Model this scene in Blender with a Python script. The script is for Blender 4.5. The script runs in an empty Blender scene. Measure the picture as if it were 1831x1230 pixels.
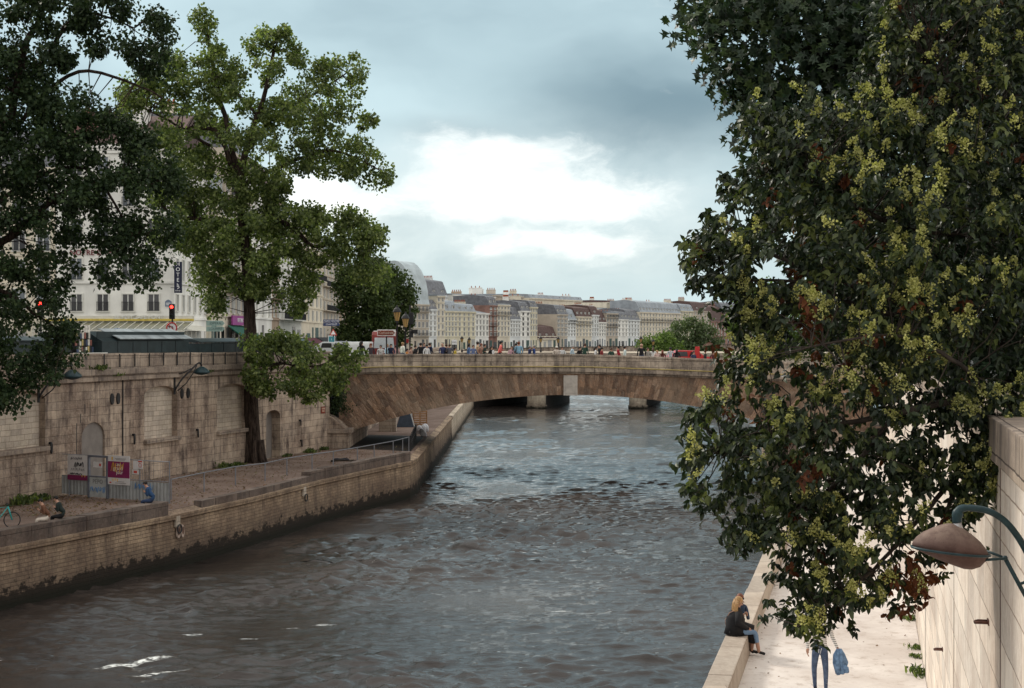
import bpy, bmesh, math, random
import numpy as np
from mathutils import Vector, Matrix, Euler, Quaternion
rnd = random.Random(7); nr = np.random.RandomState(11)
R = math.radians
# ------------------------------------------------------------------ camera, sky, sun, exposure
F = 2800.0; CX = 915.5; HY = 600.0; CZ = 10.4          # focal length in photo pixels, horizon row, eye height over the water
SC = bpy.context.scene; COL = SC.collection
cam = bpy.data.objects.new('camera', bpy.data.cameras.new('camera')); COL.objects.link(cam)
cam.location = (0, 0, CZ); cam.rotation_euler = (R(90), 0, 0)
cam.data.sensor_width = 36; cam.data.lens = 36*F/1831; cam.data.shift_y = -15/1831
cam.data.clip_start = .1; cam.data.clip_end = 9000
SC.camera = cam
SUNV = Vector((-.62, .55, .62)).normalized()
sun = bpy.data.objects.new('sun', bpy.data.lights.new('sun', 'SUN')); COL.objects.link(sun)
sun.data.energy = 1.5; sun.data.angle = R(11); sun.data.color = (1, .93, .82)
sun.rotation_euler = SUNV.to_track_quat('Z', 'Y').to_euler()
SC.view_settings.view_transform = 'Standard'; SC.view_settings.look = 'None'
SC.view_settings.exposure = 0.62; SC.view_settings.gamma = 1
SC.cycles.max_bounces = 6; SC.cycles.diffuse_bounces = 3; SC.cycles.glossy_bounces = 3; SC.cycles.transparent_max_bounces = 6
SC.cycles.use_denoising = True

class NT:                                                  # small node tree helper
    def __init__(s, t): s.t = t; s.n = t.nodes; s.l = t.links
    def new(s, ty, **k):
        n = s.n.new(ty)
        for a, v in k.items():
            if a.startswith('_'): setattr(n, a[1:], v)
        for a, v in k.items():
            if not a.startswith('_'): s.put(n.inputs[int(a[1:]) if a[0] == 'i' and a[1:].isdigit() else a.replace('__', ' ')], v)
        return n
    def put(s, sock, v):
        if isinstance(v, bpy.types.NodeSocket): s.l.new(v, sock)
        elif isinstance(v, tuple) and len(v) == 3 and sock.type == 'RGBA': sock.default_value = (*v, 1)
        else: sock.default_value = v
    def math(s, op, a, b=0., c=0.):
        n = s.n.new('ShaderNodeMath'); n.operation = op
        for i, v in enumerate((a, b, c)): s.put(n.inputs[i], v)
        return n.outputs[0]
    def vmath(s, op, a, b=(0, 0, 0)):
        n = s.n.new('ShaderNodeVectorMath'); n.operation = op; s.put(n.inputs[0], a); s.put(n.inputs[1], b)
        return n.outputs['Value'] if op in ('LENGTH', 'DOT_PRODUCT', 'DISTANCE') else n.outputs[0]
    def mix(s, f, a, b, blend='MIX'):
        n = s.n.new('ShaderNodeMix'); n.data_type = 'RGBA'; n.blend_type = blend
        s.put(n.inputs[0], f); s.put(n.inputs[6], a); s.put(n.inputs[7], b); return n.outputs[2]
    def ramp(s, f, lo, hi, a=0., b=1.):
        n = s.n.new('ShaderNodeMapRange'); n.interpolation_type = 'SMOOTHSTEP'
        s.put(n.inputs[0], f)
        for i, v in zip((1, 2, 3, 4), (lo, hi, a, b)): s.put(n.inputs[i], v)
        return n.outputs[0]
    def noise(s, vec, scale, detail=3, rough=.55, dist=0., col=False):
        n = s.n.new('ShaderNodeTexNoise'); s.put(n.inputs['Vector'], vec)
        n.inputs['Scale'].default_value = scale; n.inputs['Detail'].default_value = detail
        n.inputs['Roughness'].default_value = rough; n.inputs['Distortion'].default_value = dist
        return n.outputs[1 if col else 0]
    def scl(s, vec, sc):
        n = s.n.new('ShaderNodeMapping'); s.put(n.inputs['Vector'], vec); n.inputs['Scale'].default_value = sc
        return n.outputs[0]

def make_world():
    w = bpy.data.worlds.new('World'); SC.world = w; w.use_nodes = True
    t = NT(w.node_tree); t.n.clear()
    sky = t.new('ShaderNodeTexSky', _sky_type='NISHITA', _sun_disc=False)
    sky.sun_elevation = math.asin(SUNV.z); sky.sun_rotation = math.atan2(SUNV.x, SUNV.y)
    nsky = t.mix(1., sky.outputs[0], (.1, .1, .1), 'MULTIPLY')
    d = t.new('ShaderNodeTexCoord').outputs['Generated']
    wob = t.vmath('SUBTRACT', t.noise(t.scl(d, (1, 1, 2)), 6, 4, .6, col=True), (.5, .5, .5))
    dw = t.vmath('ADD', d, t.vmath('MULTIPLY', wob, (.10, .02, .05)))
    def blob(px, py, rx, ry, soft=.5):
        v = Vector(((px-CX)/F, 1, (HY-py)/F)).normalized()
        q = t.vmath('MULTIPLY', t.vmath('SUBTRACT', dw, tuple(v)), (F/rx, 1.2, F/ry))
        return t.ramp(t.vmath('LENGTH', q), soft, 1.25, 1., 0.)
    n1 = t.noise(t.scl(dw, (1, 1, 2.6)), 3.6, 5, .5)
    base = t.mix(t.ramp(n1, .35, .62), (.27, .365, .40), (.41, .53, .56))
    # banded grey cloud on the upper right, blown out cloud low in the middle
    dark = t.math('ADD', blob(1190, 205, 400, 120, .1), t.math('MULTIPLY', blob(770, 232, 150, 40, .0), .5))
    dark = t.math('ADD', dark, t.math('MULTIPLY', blob(1000, 60, 700, 120, .2), .28))
    dark = t.math('MINIMUM', t.math('ADD', dark, t.math('MULTIPLY', blob(640, 380, 150, 70, .2), .5)), 1)
    n2 = t.noise(t.scl(dw, (1.1, 1, 4)), 4.5, 4, .5)
    darkm = t.math('MULTIPLY', dark, t.ramp(n2, .3, .62, .5, 1.))
    c = t.mix(darkm, base, (.135, .205, .24))
    wide = t.math('MINIMUM', t.math('ADD', blob(900, 340, 520, 150, .05), blob(950, 450, 620, 120, .05)), 1)
    n3 = t.noise(t.scl(dw, (1, 1, 1.8)), 8, 7, .6)
    c = t.mix(t.math('MULTIPLY', wide, t.ramp(n3, .3, .62, .35, 1.)), c, (.50, .575, .585))
    br = t.math('MINIMUM', t.math('ADD', t.math('ADD', blob(850, 265, 200, 60, .1), blob(930, 350, 300, 70, .1)), t.math('ADD', t.math('MULTIPLY', blob(1000, 445, 260, 45, .1), .8), blob(560, 345, 130, 90, .1))), 1)
    n4 = t.noise(t.scl(dw, (1, 1, 2.1)), 9, 9, .68)
    c = t.mix(t.ramp(t.math('ADD', t.math('MULTIPLY', br, .42), n4), .60, .96), c, (.78, .81, .79))
    z = t.new('ShaderNodeSeparateXYZ', i0=d).outputs[2]
    c = t.mix(t.ramp(z, .0, .05, .35, 0.), c, (.58, .68, .70))
    y_ = t.new('ShaderNodeSeparateXYZ', i0=d).outputs[1]
    c = t.mix(t.ramp(y_, .55, .9, 1., 0.), c, (.80, .78, .74))      # brighter, warmer fill light added to the unseen sky behind and above
    c = t.mix(.92, nsky, c)
    bg = t.new('ShaderNodeBackground', Color=c, Strength=1.0)
    t.l.new(bg.outputs[0], t.new('ShaderNodeOutputWorld').inputs[0])
make_world()

# ------------------------------------------------------------------ helpers
def P(px, py, Y): return Vector(((px-CX)/F*Y, Y, CZ-(py-HY)/F*Y))
def G(px, py, z): Y = (CZ-z)*F/(py-HY); return Vector(((px-CX)/F*Y, Y, z))
def tag(o, label=None, cat=None, group=None, kind=None):
    if label: o['label'] = label
    if cat: o['category'] = cat
    if group: o['group'] = group
    if kind: o['kind'] = kind
    return o
def empty(name, loc=(0, 0, 0), rz=0, label=None, cat=None, group=None):
    o = bpy.data.objects.new(name, None); COL.objects.link(o)
    o.location = loc; o.rotation_euler = (0, 0, rz); o.empty_display_size = .2
    return tag(o, label, cat, group)
def autouv(me, fan=None):
    uv = me.uv_layers.new(name='UVMap') if not me.uv_layers else me.uv_layers[0]
    nl = len(me.loops); lv = np.empty(nl, 'i'); me.loops.foreach_get('vertex_index', lv)
    co = np.empty(len(me.vertices)*3); me.vertices.foreach_get('co', co); co = co.reshape(-1, 3)
    npol = len(me.polygons); no = np.empty(npol*3); me.polygons.foreach_get('normal', no); no = no.reshape(-1, 3)
    lt = np.empty(npol, 'i'); me.polygons.foreach_get('loop_total', lt)
    pn = np.repeat(no, lt, 0); c = co[lv]; out = np.empty((nl, 2))
    flat = np.abs(pn[:, 2]) > .75
    h = np.hypot(pn[:, 0], pn[:, 1])+1e-9; tx, ty = -pn[:, 1]/h, pn[:, 0]/h
    out[:, 0] = np.where(flat, c[:, 0], c[:, 0]*tx+c[:, 1]*ty); out[:, 1] = np.where(flat, c[:, 1], c[:, 2])
    uv.data.foreach_set('uv', out.ravel())
class MB:
    def __init__(s): s.v = []; s.f = []; s.m = []; s.T = None
    def add(s, vs, fs, mi=0):
        b = len(s.v)
        s.v += [(s.T @ Vector(p)) if s.T is not None else Vector(p) for p in vs]
        s.f += [tuple(b+i for i in f) for f in fs]; s.m += [mi]*len(fs); return s
    def box(s, x0, x1, y0, y1, z0, z1, mi=0):
        return s.add([(x, y, z) for z in (z0, z1) for x, y in ((x0, y0), (x1, y0), (x1, y1), (x0, y1))],
                     [(3, 2, 1, 0), (4, 5, 6, 7), (0, 1, 5, 4), (1, 2, 6, 5), (2, 3, 7, 6), (3, 0, 4, 7)], mi)
    def cbox(s, c, sz, mi=0): return s.box(c[0]-sz[0]/2, c[0]+sz[0]/2, c[1]-sz[1]/2, c[1]+sz[1]/2, c[2]-sz[2]/2, c[2]+sz[2]/2, mi)
    def quad(s, a, b, c, d, mi=0): return s.add([a, b, c, d], [(0, 1, 2, 3)], mi)
    def prism(s, poly, axis, a0, a1, mi=0):                # polygon (2D) swept along an axis
        n = len(poly)
        def mk(p, a): return {'x': (a, p[0], p[1]), 'y': (p[0], a, p[1]), 'z': (p[0], p[1], a)}[axis]
        vs = [mk(p, a0) for p in poly]+[mk(p, a1) for p in poly]
        area = sum(poly[i][0]*poly[(i+1) % n][1]-poly[(i+1) % n][0]*poly[i][1] for i in range(n))
        fs = [tuple(range(n))[::-1], tuple(range(n, 2*n))]+[(i, (i+1) % n, n+(i+1) % n, n+i) for i in range(n)]
        if (area < 0) != (axis == 'y'): fs = [f[::-1] for f in fs]
        return s.add(vs, fs, mi)
    def tube(s, pts, rad, n=8, mi=0, cap=True):
        pts = [Vector(p) for p in pts]; k = len(pts)
        if not hasattr(rad, '__len__'): rad = [rad]*k
        vs, fs = [], []; prev = None
        for i, p in enumerate(pts):
            d = (pts[min(i+1, k-1)]-pts[max(i-1, 0)]).normalized()
            if prev is None:
                a = d.orthogonal().normalized()
            else:
                a = (prev-d*prev.dot(d)); a = a.normalized() if a.length > 1e-6 else d.orthogonal().normalized()
            prev = a; b = d.cross(a)
            vs += [p+(a*math.cos(q)+b*math.sin(q))*rad[i] for q in (2*math.pi*j/n for j in range(n))]
        for i in range(k-1):
            fs += [(i*n+j, i*n+(j+1) % n, (i+1)*n+(j+1) % n, (i+1)*n+j) for j in range(n)]
        if cap: fs += [tuple(range(n))[::-1], tuple(range((k-1)*n, k*n))]
        return s.add(vs, fs, mi)
    def lathe(s, prof, c=(0, 0, 0), n=16, mi=0, sx=1, sy=1):
        vs = [(c[0]+r*math.cos(2*math.pi*j/n)*sx, c[1]+r*math.sin(2*math.pi*j/n)*sy, c[2]+z) for r, z in prof for j in range(n)]
        fs = [(i*n+j, i*n+(j+1) % n, (i+1)*n+(j+1) % n, (i+1)*n+j) for i in range(len(prof)-1) for j in range(n)]
        fs += [tuple(range(n))[::-1], tuple(range((len(prof)-1)*n, len(prof)*n))]
        return s.add(vs, fs, mi)
    def ball(s, c, r, n=10, mi=0):
        r = r if hasattr(r, '__len__') else (r, r, r); k = max(5, n//2+1)
        prof = [(math.sin(math.pi*i/k)+1e-4, -math.cos(math.pi*i/k)) for i in range(k+1)]
        vs = [(c[0]+q*math.cos(2*math.pi*j/n)*r[0], c[1]+q*math.sin(2*math.pi*j/n)*r[1], c[2]+z*r[2]) for q, z in prof for j in range(n)]
        fs = [(i*n+j, i*n+(j+1) % n, (i+1)*n+(j+1) % n, (i+1)*n+j) for i in range(k) for j in range(n)]
        return s.add(vs, fs, mi)
    def torus(s, c, Rr, r, M3=None, n=20, m=6, sx=1, sy=1, mi=0):
        vs = []
        for i in range(n):
            a = 2*math.pi*i/n
            for j in range(m):
                b = 2*math.pi*j/m; v = Vector(((Rr*sx+r*math.cos(b))*math.cos(a), (Rr*sy+r*math.cos(b))*math.sin(a), r*math.sin(b)))
                vs.append(Vector(c)+(M3 @ v if M3 else v))
        fs = [(i*m+j, ((i+1) % n)*m+j, ((i+1) % n)*m+(j+1) % m, i*m+(j+1) % m) for i in range(n) for j in range(m)]
        return s.add(vs, fs, mi)
    def sweep(s, poly, sec, mi=0, close=False):            # cross-section (outward offset, z) along an XY polyline; outward = right of travel
        n = len(poly); k = len(sec); vs = []
        for i, p in enumerate(poly):
            a = Vector(poly[max(i-1, 0)][:2]); b = Vector(poly[min(i+1, n-1)][:2]); d = (b-a).normalized(); o = Vector((d.y, -d.x))
            dz = poly[i][2] if len(poly[i]) > 2 else 0
            vs += [(p[0]+o.x*q, p[1]+o.y*q, z+dz) for q, z in sec]
        fs = [(i*k+j, i*k+j+1, (i+1)*k+j+1, (i+1)*k+j) for i in range(n-1) for j in range(k-1)]
        if close:
            fs += [(i*k+k-1, i*k, (i+1)*k, (i+1)*k+k-1) for i in range(n-1)]
            fs += [tuple(range(k))[::-1], tuple(range((n-1)*k, n*k))]
        return s.add(vs, [f[::-1] for f in fs], mi)
    def build(s, name, mats, parent=None, smooth=False, uv=True, world=False, bevel=0, fix=True):
        me = bpy.data.meshes.new(name); vs = s.v
        if world and parent is not None:
            inv = pmat(parent).inverted(); vs = [inv @ Vector(p) for p in vs]
        me.from_pydata([tuple(p) for p in vs], [], s.f)
        me.polygons.foreach_set('material_index', s.m)
        if fix or bevel:
            bm = bmesh.new(); bm.from_mesh(me)
            if fix: bmesh.ops.recalc_face_normals(bm, faces=bm.faces)
            if bevel: bmesh.ops.bevel(bm, geom=[e for e in bm.edges if len(e.link_faces) == 2 and e.calc_face_angle(0) > .5], offset=bevel, segments=2, affect='EDGES', profile=.6)
            bm.to_mesh(me); bm.free()
        if smooth: me.polygons.foreach_set('use_smooth', [True]*len(me.polygons))
        for m in (mats if isinstance(mats, (list, tuple)) else [mats]): me.materials.append(m)
        if uv: autouv(me)
        o = bpy.data.objects.new(name, me); COL.objects.link(o); o.parent = parent
        return o
def pmat(o):
    m = Matrix.LocRotScale(o.location, o.rotation_euler, o.scale)
    return pmat(o.parent) @ m if o.parent else m
def kids(o): return [c for c in COL.objects if c.parent == o]
def dup(o, loc=None, rz=None, parent=None, label=None, scale=None, _k=None):
    if _k is None:
        _k = {}
        for c in COL.objects:
            if c.parent: _k.setdefault(c.parent.name, []).append(c)
    c = o.copy(); COL.objects.link(c)
    if parent: c.parent = parent
    if loc is not None: c.location = loc
    if rz is not None: c.rotation_euler = (0, 0, rz)
    if scale: c.scale = (scale,)*3
    if label: c['label'] = label
    for ch in _k.get(o.name, []): dup(ch, parent=c, _k=_k)
    return c
def cut(o, cutter):                                        # carve a recess out of a wall mesh
    m = o.modifiers.new('c', 'BOOLEAN'); m.object = cutter; m.operation = 'DIFFERENCE'; m.solver = 'EXACT'
    dg = bpy.context.evaluated_depsgraph_get(); dg.update()
    me = bpy.data.meshes.new_from_object(o.evaluated_get(dg)); o.modifiers.clear(); me.name = o.name
    o.data = me; cm = cutter.data; bpy.data.objects.remove(cutter); bpy.data.meshes.remove(cm)
    autouv(me)
class Frame:                                               # a vertical plane through A and B; outward is right of A->B
    def __init__(s, A, B):
        s.A = Vector(A[:2]); s.B = Vector(B[:2]); s.d = (s.B-s.A).normalized(); s.L = (s.B-s.A).length; s.rz = math.atan2(s.d.y, s.d.x)
    def u(s, px, off=0):
        k = (px-CX)/F; o = Vector((s.d.y, -s.d.x)); A = s.A+o*off
        return (k*A.y-A.x)/(s.d.x-k*s.d.y)
    def Y(s, px): return (s.A+s.d*s.u(px)).y
    def z(s, px, py): return CZ-(py-HY)/F*s.Y(px)
    def w(s, u, out=0, z=0): p = s.A+s.d*u+Vector((s.d.y, -s.d.x))*out; return Vector((p.x, p.y, z))
def textmesh(txt, size, mat, parent, loc, rot, name='lettering', depth=.01, font=None, align='CENTER', space=1, label=None):
    cu = bpy.data.curves.new('t', 'FONT'); cu.body = txt; cu.size = size; cu.extrude = depth; cu.align_x = align; cu.align_y = 'CENTER'; cu.space_line = space
    cu.resolution_u = 3
    t = bpy.data.objects.new('t', cu); COL.objects.link(t)
    dg = bpy.context.evaluated_depsgraph_get(); dg.update()
    me = bpy.data.meshes.new_from_object(t.evaluated_get(dg)); bpy.data.objects.remove(t); bpy.data.curves.remove(cu)
    me.materials.clear(); me.materials.append(mat); me.name = name
    o = bpy.data.objects.new(name, me); COL.objects.link(o); o.parent = parent; o.location = loc; o.rotation_euler = rot
    return o

# ------------------------------------------------------------------ materials
def newmat(name):
    m = bpy.data.materials.new(name); m.use_nodes = True; t = NT(m.node_tree); t.n.clear()
    b = t.new('ShaderNodeBsdfPrincipled'); o = t.new('ShaderNodeOutputMaterial'); t.l.new(b.outputs[0], o.inputs[0])
    return m, t, b, o
MC = {}
def M(name, col, rough=.75, var=.18, scale=3., bump=0., metal=0., emit=0):
    if name in MC: return MC[name]
    m, t, b, o = newmat(name); co = t.new('ShaderNodeTexCoord').outputs['Object']
    n = t.noise(co, scale, 4, .6)
    c = t.mix(t.ramp(n, .3, .7), tuple(x*(1-var) for x in col), tuple(min(1, x*(1+var)) for x in col))
    t.put(b.inputs['Base Color'], c); b.inputs['Roughness'].default_value = rough; b.inputs['Metallic'].default_value = metal
    b.inputs['Specular IOR Level'].default_value = .3
    if bump:
        bp = t.new('ShaderNodeBump', Height=t.noise(co, scale*4, 5, .6), Strength=bump, Distance=.03); t.l.new(bp.outputs[0], b.inputs['Normal'])
    if emit: b.inputs['Emission Color'].default_value = (*col, 1); b.inputs['Emission Strength'].default_value = emit
    MC[name] = m; return m
def stone(name, c1, c2, mortar, bw, bh, ms=.012, stain=.6, algae=0, rough=.9, blotch=(.10, .085, .07), bump=.5, lichen=0, streak=.14):
    m, t, b, o = newmat(name); uv = t.new('ShaderNodeTexCoord').outputs['UV']
    geo = t.new('ShaderNodeNewGeometry').outputs['Position']
    wv = t.vmath('ADD', uv, t.vmath('MULTIPLY', t.vmath('SUBTRACT', t.noise(uv, 1.3, 3, .6, col=True), (.5, .5, .5)), (.05, .05, 0)))
    br = t.new('ShaderNodeTexBrick', Vector=wv, Color1=(0, 0, 0), Color2=(1, 1, 1), Mortar=(0, 0, 0), Scale=1., Mortar__Size=ms, Mortar__Smooth=.4, Bias=0., Brick__Width=bw, Row__Height=bh)
    br.offset = .5; br.squash = 1.35; br.squash_frequency = 3
    br2 = t.new('ShaderNodeTexBrick', Vector=wv, Color1=(.62, .62, .62), Color2=(1.12, 1.1, 1.05), Mortar=(.5, .45, .42), Scale=1., Mortar__Size=ms, Mortar__Smooth=.4, Bias=.25, Brick__Width=bw, Row__Height=bh)
    br2.offset = .5; br2.squash = 1.35; br2.squash_frequency = 3
    blk = t.noise(geo, .35, 5, .62)
    c = t.mix(t.ramp(blk, .32, .68), c1, c2)
    c = t.mix(.8, c, br2.outputs[0], 'MULTIPLY')
    fine = t.noise(uv, 7, 6, .7)
    c = t.mix(t.ramp(fine, .35, .8, 0., .4), c, tuple(min(1, x*1.3) for x in c2))
    sv = t.noise(t.scl(uv, (1.5, streak, 1)), 1.6, 6, .66)
    bl = t.noise(geo, .9, 7, .72)
    sm = t.math('MULTIPLY', t.ramp(t.math('ADD', t.math('MULTIPLY', sv, .55), t.math('MULTIPLY', bl, .45)), .45, .66), stain)
    c = t.mix(sm, c, blotch)
    c = t.mix(t.math('MULTIPLY', br.outputs['Fac'], .75), c, mortar)
    z = t.new('ShaderNodeSeparateXYZ', i0=geo).outputs[2]
    if lichen: c = t.mix(t.math('MULTIPLY', t.ramp(t.noise(geo, 2.2, 7, .75), .5, .66), lichen), c, (.05, .047, .04))
    if algae:
        h = t.math('ADD', z, t.math('MULTIPLY', t.math('SUBTRACT', t.noise(t.scl(geo, (1, 1, 1.6)), 1.7, 9, .78), .5), 2.6))
        wet = t.ramp(h, algae+.1, algae+1.2, .6, 0.)
        c = t.mix(wet, c, (.09, .065, .05))
        c = t.mix(t.ramp(h, algae-.12, algae+.07, .95, 0.), c, (.016, .012, .009))
        c = t.mix(t.ramp(z, .1, .55, .75, 0.), c, (.006, .008, .004))
    t.put(b.inputs['Base Color'], c); b.inputs['Roughness'].default_value = rough; b.inputs['Specular IOR Level'].default_value = .25
    hh = t.math('SUBTRACT', t.math('ADD', t.math('MULTIPLY', fine, .5), t.math('MULTIPLY', bl, .5)), t.math('MULTIPLY', br.outputs['Fac'], .7))
    bp = t.new('ShaderNodeBump', Height=hh, Strength=bump, Distance=.05); t.l.new(bp.outputs[0], b.inputs['Normal'])
    return m
def leafmat(name, cols, trans=.3, rough=.4, spec=.4):
    m, t, b, o = newmat(name); g = t.new('ShaderNodeNewGeometry')
    cr = t.new('ShaderNodeValToRGB', i0=g.outputs['Random Per Island']); e = cr.color_ramp; e.interpolation = 'LINEAR'
    while len(e.elements) < len(cols): e.elements.new(.5)
    for i, (p, c) in enumerate(cols): e.elements[i].position = p; e.elements[i].color = (*c, 1)
    n = t.noise(g.outputs['Position'], .7, 3, .6)
    c = t.mix(1., cr.outputs[0], t.mix(t.ramp(n, .3, .7), (.72, .74, .75), (1.2, 1.2, 1.15)), 'MULTIPLY')
    t.put(b.inputs['Base Color'], c); b.inputs['Roughness'].default_value = rough; b.inputs['Specular IOR Level'].default_value = spec
    tr = t.new('ShaderNodeBsdfTranslucent', Color=t.mix(1., c, (1.3, 1.5, .7), 'MULTIPLY'))
    mx = t.new('ShaderNodeMixShader', i0=trans); t.l.new(b.outputs[0], mx.inputs[1]); t.l.new(tr.outputs[0], mx.inputs[2])
    t.l.new(mx.outputs[0], o.inputs[0]); return m
def glass(name, col=(.02, .025, .03), rough=.12):
    if name in MC: return MC[name]
    m, t, b, o = newmat(name); g = t.new('ShaderNodeObjectInfo').outputs['Random']
    c = t.mix(t.ramp(g, .1, .95), tuple(x*.6 for x in col), tuple(x*2.6+.02 for x in col))
    t.put(b.inputs['Base Color'], c); b.inputs['Roughness'].default_value = rough; b.inputs['Specular IOR Level'].default_value = .5
    MC[name] = m; return m
S_WALL = stone('quay_wall_limestone', (.17, .12, .094), (.50, .41, .33), (.045, .032, .028), .95, .42, .010, 1., blotch=(.07, .05, .045))
S_PARA = stone('parapet_limestone', (.19, .15, .125), (.40, .33, .27), (.05, .037, .033), 1.5, .46, .012, .75, blotch=(.07, .06, .06))
S_LOW = stone('lower_quay_rubble', (.18, .125, .09), (.42, .32, .225), (.11, .08, .06), .36, .16, .010, .9, algae=.75, blotch=(.10, .07, .055), bump=.8)
S_CURB = stone('weathered_coping_stone', (.085, .062, .052), (.19, .15, .13), (.03, .02, .018), 1.9, .7, .014, .75, blotch=(.035, .028, .028), lichen=.6)
S_INF = stone('pale_infill_masonry', (.38, .33, .27), (.54, .47, .40), (.15, .115, .09), .62, .27, .010, .35, blotch=(.16, .13, .11))
S_RIGHT = stone('pale_retaining_ashlar', (.60, .51, .44), (.80, .73, .66), (.30, .22, .17), 1.15, .52, .011, .6, blotch=(.42, .31, .24), bump=.35, streak=.4)
S_BRTOP = stone('bridge_parapet_stone', (.21, .17, .14), (.52, .44, .36), (.05, .04, .036), 1.7, .45, .014, 1., blotch=(.085, .07, .065), lichen=.55)
S_PIER = stone('pier_limestone', (.38, .33, .26), (.5, .44, .36), (.2, .17, .13), 1.2, .5, .012, .4, algae=.25)
CEMENT = M('cement_render', (.20, .18, .165), .9, .12, 2, .2)
def arch_mat():
    m, t, b, o = newmat('bridge_millstone_rubble'); uv = t.new('ShaderNodeTexCoord').outputs['UV']
    geo = t.new('ShaderNodeNewGeometry').outputs['Position']
    wv = t.vmath('ADD', uv, t.vmath('MULTIPLY', t.noise(uv, 2.5, 4, .6, col=True), (.28, .45, 0)))
    v = t.new('ShaderNodeTexVoronoi', Vector=t.scl(wv, (4.3, 2.0, 1)), Scale=1.); v.inputs['Randomness'].default_value = .85
    ve = t.new('ShaderNodeTexVoronoi', _feature='DISTANCE_TO_EDGE', Vector=t.scl(wv, (4.3, 2.0, 1)), Scale=1.); ve.inputs['Randomness'].default_value = .85
    r = t.new('ShaderNodeSeparateColor', i0=v.outputs['Color']).outputs[0]
    cr = t.new('ShaderNodeValToRGB', i0=r); e = cr.color_ramp
    cols = [(0, (.12, .078, .06)), (.25, (.23, .14, .09)), (.5, (.32, .22, .15)), (.75, (.20, .145, .12)), (1, (.42, .33, .25))]
    while len(e.elements) < len(cols): e.elements.new(.5)
    for i, (p, c) in enumerate(cols): e.elements[i].position = p; e.elements[i].color = (*c, 1)
    n = t.noise(uv, 5, 7, .75); c = t.mix(.45, cr.outputs[0], (.33, .245, .18)); c = t.mix(t.ramp(n, .35, .75, 0., .6), c, (.27, .135, .075))
    c = t.mix(t.ramp(t.noise(t.scl(uv, (2.2, .35, 1)), 1.4, 6, .7), .48, .68, 0., .6), c, (.095, .062, .05))
    c = t.mix(t.ramp(t.noise(uv, 14, 5, .7), .4, .7, 0., .7), c, (.13, .085, .065))
    c = t.mix(t.ramp(ve.outputs[0], .0, .08, .25, 0.), c, (.09, .06, .045))
    sw = t.new('ShaderNodeSeparateXYZ', i0=t.vmath('ADD', uv, t.vmath('MULTIPLY', t.vmath('SUBTRACT', t.noise(uv, 1.6, 3, .6, col=True), (.5, .5, .5)), (.16, .3, 0)))); vx = t.new('ShaderNodeCombineXYZ', i0=sw.outputs[1], i1=sw.outputs[0]).outputs[0]
    bk = t.new('ShaderNodeTexBrick', Vector=vx, Color1=(.5, .5, .52), Color2=(1.55, 1.5, 1.42), Mortar=(.45, .38, .33), Scale=1., Mortar__Size=.012, Mortar__Smooth=.5, Bias=-.1, Brick__Width=.85, Row__Height=.36); bk.offset = .43; bk.squash = 1.5; bk.squash_frequency = 2
    c = t.mix(.75, c, bk.outputs[0], 'MULTIPLY')
    lg = t.noise(geo, .25, 5, .65); c = t.mix(t.ramp(lg, .45, .7, 0., .55), c, (.34, .27, .20))
    x = t.new('ShaderNodeSeparateXYZ', i0=geo).outputs[0]
    t.put(b.inputs['Base Color'], c); b.inputs['Roughness'].default_value = .95; b.inputs['Specular IOR Level'].default_value = .2
    bp = t.new('ShaderNodeBump', Height=t.math('ADD', n, t.math('MULTIPLY', ve.outputs[0], 1.5)), Strength=.7, Distance=.08); t.l.new(bp.outputs[0], b.inputs['Normal'])
    return m
S_ARCH = arch_mat()
def ground_mat(name, a, b2, spots, sc=1.):
    m, t, b, o = newmat(name); g = t.new('ShaderNodeNewGeometry').outputs['Position']
    c = t.mix(t.ramp(t.noise(g, .5*sc, 6, .65), .35, .65), a, b2)
    c = t.mix(t.ramp(t.noise(g, 6*sc, 6, .75), .5, .72, 0., .8), c, spots)
    t.put(b.inputs['Base Color'], c); b.inputs['Roughness'].default_value = .95; b.inputs['Specular IOR Level'].default_value = .15
    bp = t.new('ShaderNodeBump', Height=t.noise(g, 9*sc, 5, .7), Strength=.35, Distance=.03); t.l.new(bp.outputs[0], b.inputs['Normal'])
    return m
G_DIRT = ground_mat('leaf_strewn_dirt', (.15, .105, .085), (.235, .175, .145), (.085, .045, .028))
G_PROM = ground_mat('pale_gravel_promenade', (.56, .50, .46), (.74, .69, .65), (.40, .33, .28), .55)
G_ROAD = ground_mat('asphalt', (.05, .05, .05), (.07, .07, .068), (.04, .04, .04))
IRON = M('black_iron', (.02, .02, .022), .55, .2)
STEEL = M('galvanised_steel', (.20, .21, .235), .5, .15, metal=.3)
TEAL = M('dark_green_paint', (.014, .036, .043), .45, .25, 8, .05)
BOXG = M('box_green_paint', (.017, .030, .034), .5, .25, 2)
ZINC = M('zinc_sheet', (.30, .34, .36), .6, .25, 1.2)
GLASS = glass('window_glass', (.05, .06, .07)); GLASSD = glass('dark_window_glass', (.02, .02, .022))
WHITE = M('white_paint', (.72, .72, .68), .6, .06); BARK = M('dark_bark', (.045, .035, .028), .95, .4, 6, .8)
def bark2():
    m, t, b, o = newmat('ridged_bark'); co = t.new('ShaderNodeTexCoord').outputs['Object']
    n = t.noise(t.scl(co, (3.5, 3.5, .5)), 3, 6, .7)
    t.put(b.inputs['Base Color'], t.mix(t.ramp(n, .35, .65), (.018, .013, .011), (.085, .062, .05)))
    b.inputs['Roughness'].default_value = .95; b.inputs['Specular IOR Level'].default_value = .1
    bp = t.new('ShaderNodeBump', Height=n, Strength=1., Distance=.12); t.l.new(bp.outputs[0], b.inputs['Normal']); return m
BARK2 = bark2()
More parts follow.
